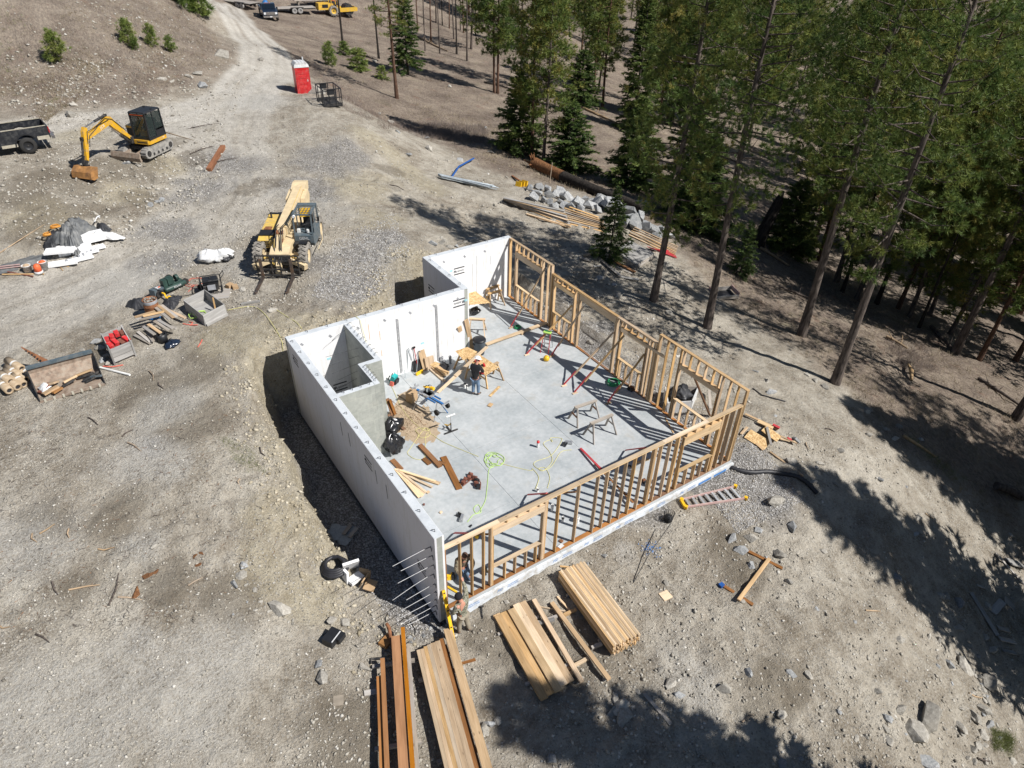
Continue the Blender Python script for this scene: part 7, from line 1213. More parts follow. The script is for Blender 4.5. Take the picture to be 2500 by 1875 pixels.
for k,(a,b_) in enumerate(TB):
    z=.32 if k in (0,3) else (.14 if k > 4 else .18); p,q=G(zl,*a)+Vector((0,0,z)),G(zl,*b_)+Vector((0,0,z)); t=thing('cardboard_tube',['thick cardboard tube on top of the right half of the tube stack','cardboard tube second in the upper right row of the stack','cardboard tube third in the upper right row of the stack','cardboard tube on top of the left part of the tube stack','lowest cardboard tube at the far left of the stack','cardboard tube right behind the topmost one','cardboard tube in the middle bottom row, further back','cardboard tube in the middle bottom row, nearest the camera','cardboard tube in the centre of the bottom row','rightmost cardboard tube, touching the loader bucket'][k],'tube',p,0,'cardboard tubes at the left edge'); d=(q-p); L=d.length
    MB().lathe([(.085,0),(.15,0),(.15,L),(.085,L),(.085,0)],16,d).build('tube','paper_tube',t); MB().lathe([(.152,L*.45),(.152,L*.55)],16,d).build('tape_band','tape_white',t); MB().lathe([(.0,L-.04),(.084,L-.04)],14,d).build('bore_shade_disc','pvc_dark',t)  # near-black disc inside the end paints the shade of the hollow bore
# tarpaulin pile
fp_ = thing('foam_block_pile','stack of white foam form blocks under the grey tarpaulin','foam blocks',G(zl,520,560)); o=fp_.location
for k,((x,y),s,z,r) in enumerate([((470,590),(1.25,.5,.1),.08,-.15),((455,525),(1.3,.62,.1),.26,-.3),((590,560),(1.2,.4,.1),.08,.1),((690,490),(1.1,.4,.1),.12,.15),((560,500),(1.5,.7,.3),.2,0),((640,430),(1.7,.8,.3),.25,.1),((660,520),(.9,.3,.1),.14,.15)]): MB().box(G(zl,x,y)-o+Vector((0,0,z)),s,(0,0,r)).build('foam_block','foam',fp_)
for k in range(8): MB().box(G(zl,500+k*30,585-k*12)-o+Vector((0,0,.15)),(.1,.14,.12),(0,0,.1)).build('block_web','patch',fp_)
drape('tarpaulin','grey crumpled tarpaulin over the foam blocks','tarpaulin',[G(zl,*q)+Vector((0,0,.15)) for q in ((395,450),(470,400),(520,330),(640,310),(725,350),(720,390),(620,430),(640,480),(590,550),(530,540),(480,480))],.85,'tarp_grey',3,crease=.7); drape('tarpaulin','white plastic tarpaulin folded along the front of the grey one','tarpaulin',[G(zl,*q)+Vector((0,0,.2)) for q in ((530,450),(640,425),(740,380),(820,395),(870,395),(940,428),(850,440),(740,428),(640,448))],.3,'white_plastic',4,crease=.5); drape('tarpaulin','black plastic end sticking out behind the white tarpaulin','tarpaulin',[G(zl,*q)+Vector((0,0,.1)) for q in ((715,310),(770,320),(830,350),(800,380),(730,365))],.3,'tarp_black',5)
drape('tarpaulin','dark plastic sheets under the orange cords','tarpaulin',[G(zl,*q) for q in ((320,460),(380,340),(450,350),(500,400),(430,470),(390,520),(330,500))],.35,'tarp_black',7)
coil('orange cord coil further up on the black sheets',G(zl,430,372)+Vector((0,0,.4)),.22,'orange_cord',4,.02,'cord_coil'); coil('orange cord coil lower on the black sheets',G(zl,372,425)+Vector((0,0,.36)),.2,'orange_cord',4,.02,'cord_coil')
for k in range(2): tube_thing('white_hook','curved white plastic strip at the right end of the tarpaulins' if k else 'second curved white plastic strip at the tarpaulins','strip',spline([G(zl,715,330)+Vector((0,0,.4)),G(zl,740,305)+Vector((0,0,.5)),G(zl,760,300+k*15)+Vector((0,0,.5))]),.03,'white_plastic')
def bucket(label,c,fill,mat='white_plastic',h=.42,r=.19,tilt=0):
    t=thing('plastic_bucket',label,'bucket',c,0,None,(tilt,0,.3)); MB().lathe([(0,.0),(r*.85,0),(r,h),(r*1.05,h),(r*1.05,h-.04),(r*.96,h-.04),(r*.9,h-.12),(0,h-.12)],18).build('pail',mat,t); MB().tube([(r*1.04,0,h-.06),(r*.8,-r*.8,h-.2),(0,-r*1.2,h-.22),(-r*.8,-r*.8,h-.2),(-r*1.04,0,h-.06)],.008,4).build('bail','black_steel',t)
    if fill: MB().lathe([(r*.93,h-.08),(r*.6,h+.03),(0,h+.06)],10).build('contents',fill,t)
    return t
bucket('white bucket of wood scraps, left of the pair by the orange bag',G(zl,215,655),'lumber'); bucket('white bucket of orange bits, right of the pair',G(zl,330,628),'orange_paint')
ob_ = thing('orange_container','bright orange plastic jug with white base between the buckets','jug',G(zl,290,655)); MB().lathe([(0,.1),(.16,.1),(.15,.38),(.08,.46),(0,.47)],14).build('jug','orange_plastic',ob_); MB().lathe([(0,0),(.19,0),(.19,.11),(0,.12)],16).build('base','white_plastic',ob_)
drape('black_membrane','flat dark grey membrane sheet at the left edge behind the buckets','membrane',[G(zl,*q) for q in ((-80,640),(0,600),(230,530),(380,515),(390,550),(240,600),(100,640),(-80,690))],.06,'tarp_grey',9,crease=.3)
for k,(a,b_,m_) in enumerate([((-60,625),(150,600),'pink_rail'),((-60,640),(160,615),'pink_rail'),((20,675),(330,672),'lumber'),((60,655),(250,690),'leather')]): p,q=G(zl,*a),G(zl,*b_); plank('stake',['upper pinkish stake by the buckets','lower pinkish stake by the buckets','pale stake lying in front of the buckets','brown stake lying in front of the buckets'][k],'stake',p+Vector((0,0,.08)),q+Vector((0,0,.08)),.07,.03,m_,'stakes by the buckets')
for k,(a,b_) in enumerate([((425,580),(465,640)),((440,600),(510,612)),((415,585),(455,600))]): p,q=G(zl,*a),G(zl,*b_); plank('lath','short pale lath scrap in front of the foam blocks','lath',p+Vector((0,0,.03)),q+Vector((0,0,.03)),.04,.02,'lumber','lath scraps by the foam blocks')
tube_thing('electric_cable','tangled red orange cord behind the generator','cord',spline(squig(G(zd,920,965),24,.5,8,G(zd,920,965).z+.02)+[G(zd,860,1040,.02)],4),.013,'red_cord',5); tube_thing('electric_cable','dark cord between generator and compressor','cord',spline([G(zd,720,1070,.03),G(zd,800,1075,.03),G(zd,880,1065,.03),G(zd,960,1050,.1)]),.014,'black_steel',5)
for k,(f,P) in enumerate([(zd,[(820,1300),(880,1310),(940,1310)]),(zd,[(870,1285),(900,1290),(880,1315)]),(zd,[(940,1490),(960,1460),(975,1430)]),(zl,[(760,1345),(830,1350),(910,1335)])]): tube_thing('flagging_ribbon',['orange ribbon on the dirt below the wooden box','short orange ribbon loop below the wooden box','pinkish ribbon on the dirt above the trench bank','orange ribbon below the grey crate'][k],'ribbon',[G(f,x,y,.03) for x,y in P],.025,'red_cord',4)
tube_thing('air_hose','pale hose running from the telehandler side down over the trench bank','hose',spline([G(zd,*q,.03) for q in ((1180,1190),(1380,1160),(1480,1220),(1560,1330),(1620,1440),(1630,1530))]),.013,'yellow_hose',5); tube_thing('air_hose','pale hose running over the bank toward the back wall','hose',spline([G(zd,*q,.03) for q in ((1560,1175),(1650,1235),(1740,1290),(1780,1340))]),.013,'yellow_hose',5)
plank('grey_post','grey square timber lying between the wooden box and the white stone','board',G(zd,1290,1145)+Vector((0,0,.05)),G(zd,1445,1120)+Vector((0,0,.05)),.1,.08,'grey_board')
# ---- beyond the road and at the slope
tm = plank('rusty_timber','reddish brown square timber lying on the bank right of the excavator','timber',G(za,1695,1390)+Vector((0,0,.1)),G(za,1810,1200)+Vector((0,0,.1)),.3,.22,'rusty_wood'); 
def branchy(label,c,rot,s,seed,name='dead_branch'):
    r=random.Random(seed); m=MB(); m.tube([(-s*.5,0,.05),(0,.05*s,.08),(s*.5,-.05,.06)],[.03,.025,.01],4)
    for k in range(9): x=r.uniform(-.4,.45)*s; a=r.uniform(-1.2,1.2)+(math.pi if r.random()<.5 else 0); l=r.uniform(.15,.4)*s; m.tube([(x,0,.07),(x+l*math.cos(a)*.6,l*math.sin(a),.15)],[.014,.005],3)
    o=m.build(name,'bark_grey'); o.location=c; o.rotation_euler=(0,0,rot); return tag(o,label,'branch')
branchy('dark dead branch lying on the bank above the rusty timber',G(za,1640,1030),.2,2.4,1); branchy('dead branch reaching left from the rusty timber',G(za,1640,1220),.5,2.0,2); branchy('dark evergreen twig lying beside the rusty timber',G(za,1830,1305),.1,1.6,3)
gp = thing('galvanised_pipes','bundle of silvery galvanised poles on the dirt slope','pole bundle',G(z4b,440,225)); o=gp.location
for k in range(26): a,b_=G(z4b,232,178)-o,G(z4b,620+rnd.uniform(-30,60),255+rnd.uniform(-6,14))-o; y=(k%9-4)*.07; z=.06+.07*(k//9); MB().tube([a+Vector((.05*y,y,z+.1)),b_+Vector((.05*y,y,z+.05))],.032,6).build('pole','steel_galv',gp)
tube_thing('blue_pipe','blue plastic pipe sticking up beside the silvery poles','pipe',[G(z4b,325,170,.05),G(z4b,380,105,.2),G(z4b,495,45,.25)],.07,'blue_plastic',8)
lg = thing('rotten_log','huge fallen log with torn reddish root end above the boulders','fallen log',G(z4b,950,100)); o=lg.location; P=[G(z4b,*q)-o+Vector((0,0,.35)) for q in ((960,95),(1060,140),(1180,195),(1330,260),(1500,330),(1680,395),(1800,450))]; MB().tube(P[:3],[.55,.48,.45],12).build('root_end','bark_rot',lg); MB().tube(P[2:],[.46,.42,.4,.36,.3],12).build('log','bark_burnt',lg)
for k in range(10): d=Vector((rnd.uniform(-.6,.0),rnd.uniform(-.3,.5),rnd.uniform(-.3,.7))); MB().tube([P[0],P[0]+d*.8,P[0]+d*1.5+Vector((0,0,.1))],[.16,.1,.03],5).build('root','bark_rot',lg)
tube_thing('dead_sapling','thin dead sapling leaning across the rotten log','dead tree',[G(z4b,1080,218),G(z4b,1080,218)+Vector((.3,.2,1.6))],.03,'dry_stick',5)
ym = thing('yellow_bracket','yellow steel bracket left of the boulder pile','steel part',G(z4b,865,240)); 
for k in range(3): MB().box((-.3+k*.28,0,.22),(.1,.5,.44),(0,.3,.4)).build('plate','tool_yellow',ym)
MB().bar((-.4,.1,.1),(.5,-.1,.1),.1,.1).build('bar','roller_yellow',ym); plank('rusty_bar','rusty bar behind the yellow bracket','bar',G(z4b,790,165)+Vector((0,0,.1)),G(z4b,850,210)+Vector((0,0,.15)),.12,.1,'rust')
def scatter_boards(name,label,cat,base,L,group=None):
    t=thing(name,label,cat,base,0,group); o=t.location
    for k,(f,a,b_,w,m_,z) in enumerate(L): board('board',t,G(f,*a)-o+Vector((0,0,z)),G(f,*b_)-o+Vector((0,0,z)),w,.04,m_)
    return t
scatter_boards('long_board_pile','pile of long silvery and brown boards below the boulders','lumber pile',G(z4b,950,430),[(z4b,(725,342+k*4),(1240-6*k,548-k*9),.18,('lumber','weathered','grey_board','lumber','weathered','grey_board')[k % 6],.05+.05*k) for k in range(9)]+[(z4b,(900,455),(1245,555),.12,'lumber',.06),(z4b,(910,460),(1230,560),.12,'lumber',.04)])
scatter_boards('board_pile','short brown boards heaped between the long pile and the young fir','lumber pile',G(z4b,1350,520),[(z4b,(1190+k*6,455+k*11),(1490+k*4,(555+k*6)),.16,('lumber','lumber','weathered','lumber')[k % 4],.05+.06*(7-k)) for k in range(8)]+[(z4b,(1230,450),(1450,530),.16,'lumber',.5)])
scatter_boards('stake_pile','fan of long laths with red painted tips under the near pine','stake pile',G(z4b,1850,690),[(z4b,(1690+k*5,615-k*3+(k%2)*10),(2040+k*3,790-k*6),.08,'lumber',.05+.04*k) for k in range(9)])
rt=thing('red_stakes','red painted stake ends bundled at the tip of the lath fan','stakes',G(z4b,1980,770)); o=rt.location
for k in range(8): board('stake',rt,G(z4b,1830+k*8,715+k*5)-o+Vector((0,0,.12+.02*k)),G(z4b,2060-k*4,800-k*8)-o+Vector((0,0,.1)),.07,.03,'red_paint')
pw=thing('plywood_stack','stack of grey weathered plywood sheets under the near pine','plywood stack',G(z4b,1730,770)); o=pw.location
for k in range(6): P=[G(z4b,*q)-o+Vector((.04*k,.03*k,.06+.035*k)) for q in ((1580,775),(1690,690),(1880,790),(1740,885))]; sheet('plywood_sheet','','',P,.025,'weathered' if k<5 else 'grey_board',None,pw)
scatter_boards('scrap_boards','loose grey scrap boards around the foot of the young fir','scrap wood',G(z4b,1550,870),[(z4b,(1400,750),(1620,930),.2,'grey_board',.06),(z4b,(1460,800),(1625,945),.15,'weathered',.1),(z4b,(1610,940),(1765,965),.25,'grey_board',.08),(z4b,(1310,795),(1400,820),.3,'weathered',.08),(z4b,(1225,755),(1260,790),.15,'weathered',.05),(z4b,(1570,820),(1740,910),.2,'brown_board',.1),(z4b,(1560,850),(1720,920),.15,'weathered',.06),(z4b,(1420,860),(1480,855),.12,'grey_board',.05),(z4b,(1340,790),(1390,770),.25,'lumber',.14)])
kr=thing('small_crate','small open wooden crate with pink slats among the pines','crate',G(zw,180,615),yaw(G(zw,130,610),G(zw,230,625))); 
for s in (-.55,.55): board('side_slat',kr,(-.75,s,.2),(.75,s,.2),.25,.03,'weathered',up=(0,1,0)); 
for s in (-.75,.75): board('end_slat',kr,(s,-.55,.3),(s,.55,.3),.3,.03,'pink_rail',up=(1,0,0))
MB().box((0,0,.05),(1.5,1.1,.04)).build('base','tarp_black',kr)
lo=tag(MB().tube([G(ze,2000,570,.2),G(ze,2100,600,.22),G(ze,2195,655,.2)],[.2,.22,.19],10).build('cut_log','bark_grey'),'short grey bark log on the slope at the right edge','log'); lo2=tag(MB().tube([G(ze,1340,195,.06),G(ze,1450,265,.06),G(ze,1570,345,.05)],[.08,.09,.05],7).build('fallen_branch','barkless'),'pale stripped branch along the edge of the rocky bank','branch')
tag(MB().tube([G(zw,1425,1085,.1),G(zw,1440,1150,.3),G(zw,1450,1190,.05)],[.06,.12,.08],7).build('split_stump','barkless'),'orange split stump in the shade of the right slope','stump')
scatter_boards('grey_board_scatter','silvery broken boards in the rubble near the lower right corner','scrap wood',G(zg,2000,300),[(zg,(1890,120),(2050,380),.16,'grey_board',.06),(zg,(2020,240),(2080,170),.3,'grey_board',.06),(zg,(2090,160),(2150,215),.35,'grey_board',.08),(zg,(2060,400),(2150,420),.2,'weathered',.1),(zg,(2080,470),(2155,485),.16,'grey_board',.08),(zg,(2050,330),(2120,350),.2,'weathered',.06),(zg,(1930,75),(1985,95),.1,'grey_board',.04)]); scatter_boards('grey_board_scatter','grey pole and plank at the right edge above the rubble','scrap wood',G(ze,2100,1150),[(ze,(2005,1040),(2212,1270),.1,'weathered',.06),(ze,(2090,1100),(2200,1130),.4,'grey_board',.08)])
# ---------------------------------------------------------------- people
def skinmesh(name, J, edges, mat, root, sub=2):
    """one continuous surface grown over a jointed skeleton; J = {joint: (x, y, z, radius[, radius2])}"""
    ks = list(J); me = bpy.data.meshes.new(name); me.from_pydata([J[k][:3] for k in ks], [(ks.index(a), ks.index(b)) for a, b in edges], []); o = bpy.data.objects.new(name, me); COL.objects.link(o)
    sm = o.modifiers.new('s', 'SKIN'); sl_ = me.skin_vertices[0].data
    for i, k in enumerate(ks): r = J[k][3]; r2 = J[k][4] if len(J[k]) > 4 else r; sl_[i].radius = (r, r2); sl_[i].use_root = (k == root)
    s = o.modifiers.new('d', 'SUBSURF'); s.levels = sub; s.render_levels = sub
    dg = bpy.context.evaluated_depsgraph_get(); m2 = bpy.data.meshes.new_from_object(o.evaluated_get(dg)); bpy.data.objects.remove(o); m2.name = name; m2.materials.clear(); m2.materials.append(MATS[mat])
    m2.polygons.foreach_set('use_smooth', [True]*len(m2.polygons)); return m2
def lerp3(a, b, t): return tuple(a[i]+(b[i]-a[i])*t for i in range(3))
def person(label, loc, rot, K, top, legs, hat, shoes='boot'):
    p = thing('person', label, 'person', loc, rot); J = {}; E = []
    J['pel'] = (*K['pel'], .13, .10); J['waist'] = (*lerp3(K['pel'], K['chest'], .45), .125, .095); J['chest'] = (*K['chest'], .155, .11); J['neck'] = (*K['neck'], .055); h = Vector(K['head']); n = Vector(K['neck']); u = (h-n).normalized(); f = Vector(K.get('look', (0, 1, 0))).normalized()
    J['jaw'] = (*(h-u*.05+f*.015), .075, .085); J['skull'] = (*(h+u*.05-f*.005), .085, .10); J['crown'] = (*(h+u*.115-f*.01), .05, .06); J['nose'] = (*(h+f*.115+u*.0), .014); J['brow'] = (*(h+f*.07+u*.015), .045)
    E += [('pel','waist'),('waist','chest'),('chest','neck'),('neck','jaw'),('jaw','skull'),('skull','crown'),('skull','brow'),('brow','nose')]
    for s in 'LR':
        sg = -1 if s == 'L' else 1
        J['sh'+s] = (*K['sh'+s], .068); J['el'+s] = (*K['el'+s], .047); J['wr'+s] = (*K['wr'+s], .032); J['hip'+s] = (*lerp3(K['pel'], K['kn'+s], .16), .105); x = J['hip'+s]; J['hip'+s] = (x[0]+sg*.05, x[1], x[2], .105); J['kn'+s] = (*K['kn'+s], .068); J['ca'+s] = (*lerp3(K['kn'+s], K['an'+s], .3), .066); J['an'+s] = (*K['an'+s], .045); J['toe'+s] = (*K['toe'+s], .04)
        w = Vector(K['wr'+s]); e = Vector(K['el'+s]); d = (w-e).normalized(); side = d.cross(Vector((0, 0, 1))); side = side.normalized() if side.length > .1 else Vector((1, 0, 0)); dn = side.cross(d)
        J['pa'+s] = (*(w+d*.06), .034, .02); E += [('chest','sh'+s),('sh'+s,'el'+s),('el'+s,'wr'+s),('wr'+s,'pa'+s),('pel','hip'+s),('hip'+s,'kn'+s),('kn'+s,'ca'+s),('ca'+s,'an'+s),('an'+s,'toe'+s)]
        for k in range(4):
            b = w+d*.095+side*(.027-.018*k); l = (.035,.042,.04,.03)[k]; J[f'f{k}{s}'] = (*b, .0095); J[f'g{k}{s}'] = (*(b+d*l-dn*.01), .0085); J[f'h{k}{s}'] = (*(b+d*l*1.6-dn*.035), .0075); E += [('pa'+s,f'f{k}{s}'),(f'f{k}{s}',f'g{k}{s}'),(f'g{k}{s}',f'h{k}{s}')]
        b = w+d*.03+side*.035*sg; J['t1'+s] = (*(b+side*.012*sg), .011); J['t2'+s] = (*(b+d*.035+side*.022*sg-dn*.015), .009); E += [('wr'+s,'t1'+s),('t1'+s,'t2'+s)]
    link(bpy.data.objects.new('body', skinmesh('body', J, E, 'skin', 'pel')), p)
    def sub(keys, ed, grow, name, mat, root, extra=None):
        q = {k: (*J[k][:3], J[k][3]+grow, (J[k][4] if len(J[k]) > 4 else J[k][3])+grow) for k in keys}
        if extra: q.update(extra)
        return link(bpy.data.objects.new(name, skinmesh(name, q, ed, mat, root)), p)
    cuff = {('cu'+s): (*lerp3(J['el'+s], J['wr'+s], .9), .045) for s in 'LR'}; cuff['hem'] = (*lerp3(J['pel'], J['waist'], -.42), .185, .155); cuff['col'] = (*lerp3(J['chest'], J['neck'], .92), .085)
    sub(['waist','chest','shL','shR','elL','elR'], [('hem','waist'),('waist','chest'),('chest','col'),('chest','shL'),('chest','shR'),('shL','elL'),('shR','elR'),('elL','cuL'),('elR','cuR')], .028, 'jacket', top, 'waist', cuff)
    cuf = {('tc'+s): (*lerp3(J['kn'+s], J['an'+s], .97), .066) for s in 'LR'}
    sub(['pel','hipL','hipR','knL','knR','caL','caR'], [('pel','hipL'),('pel','hipR'),('hipL','knL'),('hipR','knR'),('knL','caL'),('knR','caR'),('caL','tcL'),('caR','tcR')], .02, 'trousers', legs, 'pel', cuf)
    for s in 'LR':
        a, t = Vector(J['an'+s][:3]), Vector(J['toe'+s][:3]); q = {'a': (*(a+Vector((0,0,.05))), .058), 'b': (*a, .055), 'hl': (*(a-(t-a).normalized()*.05-Vector((0,0,.02))), .05), 't': (*t, .05, .04), 'tt': (*(t+(t-a).normalized()*.04), .04, .032)}
        link(bpy.data.objects.new('boot', skinmesh('boot', q, [('a','b'),('b','hl'),('b','t'),('t','tt')], shoes, 'b', 1)), p)
    sd = f.cross(u).normalized()
    for s in (-1, 1):
        MB().lathe([(0,-.011),(.009,-.006),(.012,0),(.009,.006),(0,.011)], 8, f, h+f*.092+sd*.034*s+u*.02).build('eye', 'black_paint', p); MB().lathe([(0,-.02),(.02,-.012),(.026,0),(.02,.012),(0,.02)], 8, sd, h+sd*.088*s+u*.005).build('ear', 'skin', p)
    MB().bar(h+f*.104-u*.045-sd*.025, h+f*.104-u*.045+sd*.025, .01, .008).build('mouth', 'leather', p)
    M = Matrix((sd, f, u)).transposed().to_4x4(); M.translation = h+u*.055-f*.005
    if hat == 'hardhat':
        o = MB().lathe([(.185,-.005),(.15,.01),(.145,.06),(.11,.12),(.05,.145),(0,.15)], 18).build('hard_hat', 'hardhat', p); o.matrix_local = M; q = MB().box((0,.16,.005),(.2,.12,.015)).build('brim', 'hardhat', o)
    elif hat == 'beanie': o = MB().lathe([(.118,-.02),(.125,.0),(.122,.04),(.10,.09),(.05,.125),(0,.132)], 16).build('beanie', 'beanie', p); o.matrix_local = M
    else: o = MB().lathe([(.098,.03),(.10,.05),(.085,.085),(.04,.105),(0,.11)], 14).build('hair', 'hair', p); o.matrix_local = M
    return p
ft_ = F(z1c, 868, 606); tgt = F(z1c, 985, 430); dr_ = tgt-ft_; rotA = math.atan2(-dr_.x, dr_.y)
person('worker in black hoodie, jeans and white hard hat standing at the work table', ft_, rotA, {'pel': (0,-.05,.96), 'chest': (0,.05,1.37), 'neck': (0,.13,1.55), 'head': (0,.22,1.68), 'look': (.25,.8,-.55), 'shL': (-.20,.07,1.46), 'shR': (.20,.07,1.46), 'elL': (-.27,.2,1.17), 'elR': (.26,.2,1.17), 'wrL': (-.17,.43,1.02), 'wrR': (.16,.45,1.0), 'knL': (-.10,.0,.52), 'knR': (.11,.03,.52), 'anL': (-.11,-.06,.09), 'anR': (.13,-.02,.09), 'toeL': (-.13,.10,.05), 'toeR': (.17,.13,.05)}, 'hoodie', 'denim', 'hardhat')
hp = F(z4, 1024, 258, 1.30); person('kneeling worker in brown camouflage jacket inside the front stud wall', (hp.x-.02, hp.y+.18, .0), R_(180-8), {'pel': (0,-.02,.42), 'chest': (0,.10,.86), 'neck': (0,.15,1.03), 'head': (0,.21,1.16), 'look': (.1,.75,-.6), 'shL': (-.21,.11,.96), 'shR': (.21,.11,.96), 'elL': (-.30,.22,.70), 'elR': (.31,.24,.70), 'wrL': (-.12,.42,.52), 'wrR': (.24,.46,.55), 'knL': (-.17,.36,.08), 'knR': (.19,.38,.08), 'anL': (-.13,-.12,.09), 'anR': (.14,-.12,.09), 'toeL': (-.15,-.24,.06), 'toeR': (.16,-.24,.06)}, 'camo_brown', 'denim', 'hair')
fc = G(z4, 1008, 772); hz = 1.62; hand = ony(*z4(1003, 432), .0); rotC = R_(14)
def toloc(w, o, r): d = Vector(w)-Vector(o); return (d.x*math.cos(r)+d.y*math.sin(r), -d.x*math.sin(r)+d.y*math.cos(r), d.z)
oC = (fc.x, fc.y, fc.z); wr = Vector(toloc(hand, oC, rotC)); shR = Vector((.21, .04, 1.42)); dd = wr-shR
if dd.length > .54: wr = shR+dd.normalized()*.54
el = shR.lerp(wr, .5)+Vector((.06, 0, -.04))
person('worker in green camouflage and black beanie outside, reaching up to a stud', oC, rotC, {'pel': (0,-.02,.93), 'chest': (0,.01,1.33), 'neck': (-.02,.04,1.51), 'head': (-.05,.07,1.65), 'look': (-.45,.8,.1), 'shL': (-.21,.02,1.40), 'shR': tuple(shR), 'elL': (-.30,.06,1.13), 'elR': tuple(el), 'wrL': (-.24,.27,1.02), 'wrR': tuple(wr), 'knL': (-.11,.04,.50), 'knR': (.12,-.04,.50), 'anL': (-.14,.0,.09), 'anR': (.14,-.16,.09), 'toeL': (-.17,.15,.05), 'toeR': (.16,.0,.05)}, 'camo_green', 'khaki', 'beanie')
# ---------------------------------------------------------------- stones, gravel, grass and litter
RK = {m: [rockmesh(100+i+(50 if m == 'granite' else 0), m, 15 if m == 'granite' else 18, .72 if m == 'granite' else .62) for i in range(9)] for m in ('granite', 'field_stone')}
def stone(label, c, s, mat='field_stone', group=None, i=None, sq=(1, 1, 1), name='stone', cat='stone', sink=.3):
    k = rnd.randrange(9) if i is None else i % 9; o = bpy.data.objects.new(name, RK[mat][k]); COL.objects.link(o); o.location = (c.x, c.y, c.z+s*sq[2]*(.6-sink)); o.scale = (s*sq[0], s*sq[1], s*sq[2]); o.rotation_euler = (rnd.uniform(-.3, .3), rnd.uniform(-.3, .3), rnd.uniform(0, 6.28)); return tag(o, label, cat, group)
# boulder pile: photo point (in the slope view), half size in m
BP = [(930,255,.45),(995,250,.5),(1060,265,.5),(990,290,.6),(955,330,.6),(1040,350,.45),(1080,310,.5),(1120,300,.5),(1150,285,.6),(1110,390,.45),(1085,360,.4),(1180,330,.55),(1230,330,.6),(1165,360,.45),(1195,395,.5),(1250,405,.5),(1290,370,.65),(1320,400,.45),(1305,440,.6),(1345,350,.5),(1390,395,.55),(1385,345,.45),(1450,430,.55),(1455,370,.75),(1470,330,.5),(1430,390,.4),(1560,425,1.15),(1500,380,.55),(1600,400,.6),(1690,455,.8),(1680,500,.9),(1650,545,.8),(1730,545,.95),(1770,500,.8),(1830,575,.75),(1880,600,.7),(1905,620,.5),(1930,580,.5),(2000,630,.45),(1800,375,.85),(1270,440,.35),(1500,500,.35)]
for k, (x, y, s) in enumerate(BP):
    c = G(z4b, x, y+12)
    lab = {26: 'largest slab-like pale boulder in the granite pile', 39: 'white boulder alone on the slope above the right end of the pile', 38: 'small boulder at the right tail of the granite pile', 0: 'boulder at the left end of the granite pile beside the yellow bracket', 41: 'small white stone in front of the largest boulder'}.get(k, 'grey granite boulder in the pile, %s counted from its left end' % (ORD[sorted(range(len(BP)), key=lambda q: BP[q][0]).index(k)]))
    stone(lab, c, s*.92, 'granite', 'granite boulders in the pile', k, (1.05, .95, 1.05), 'boulder', 'boulder', .2)
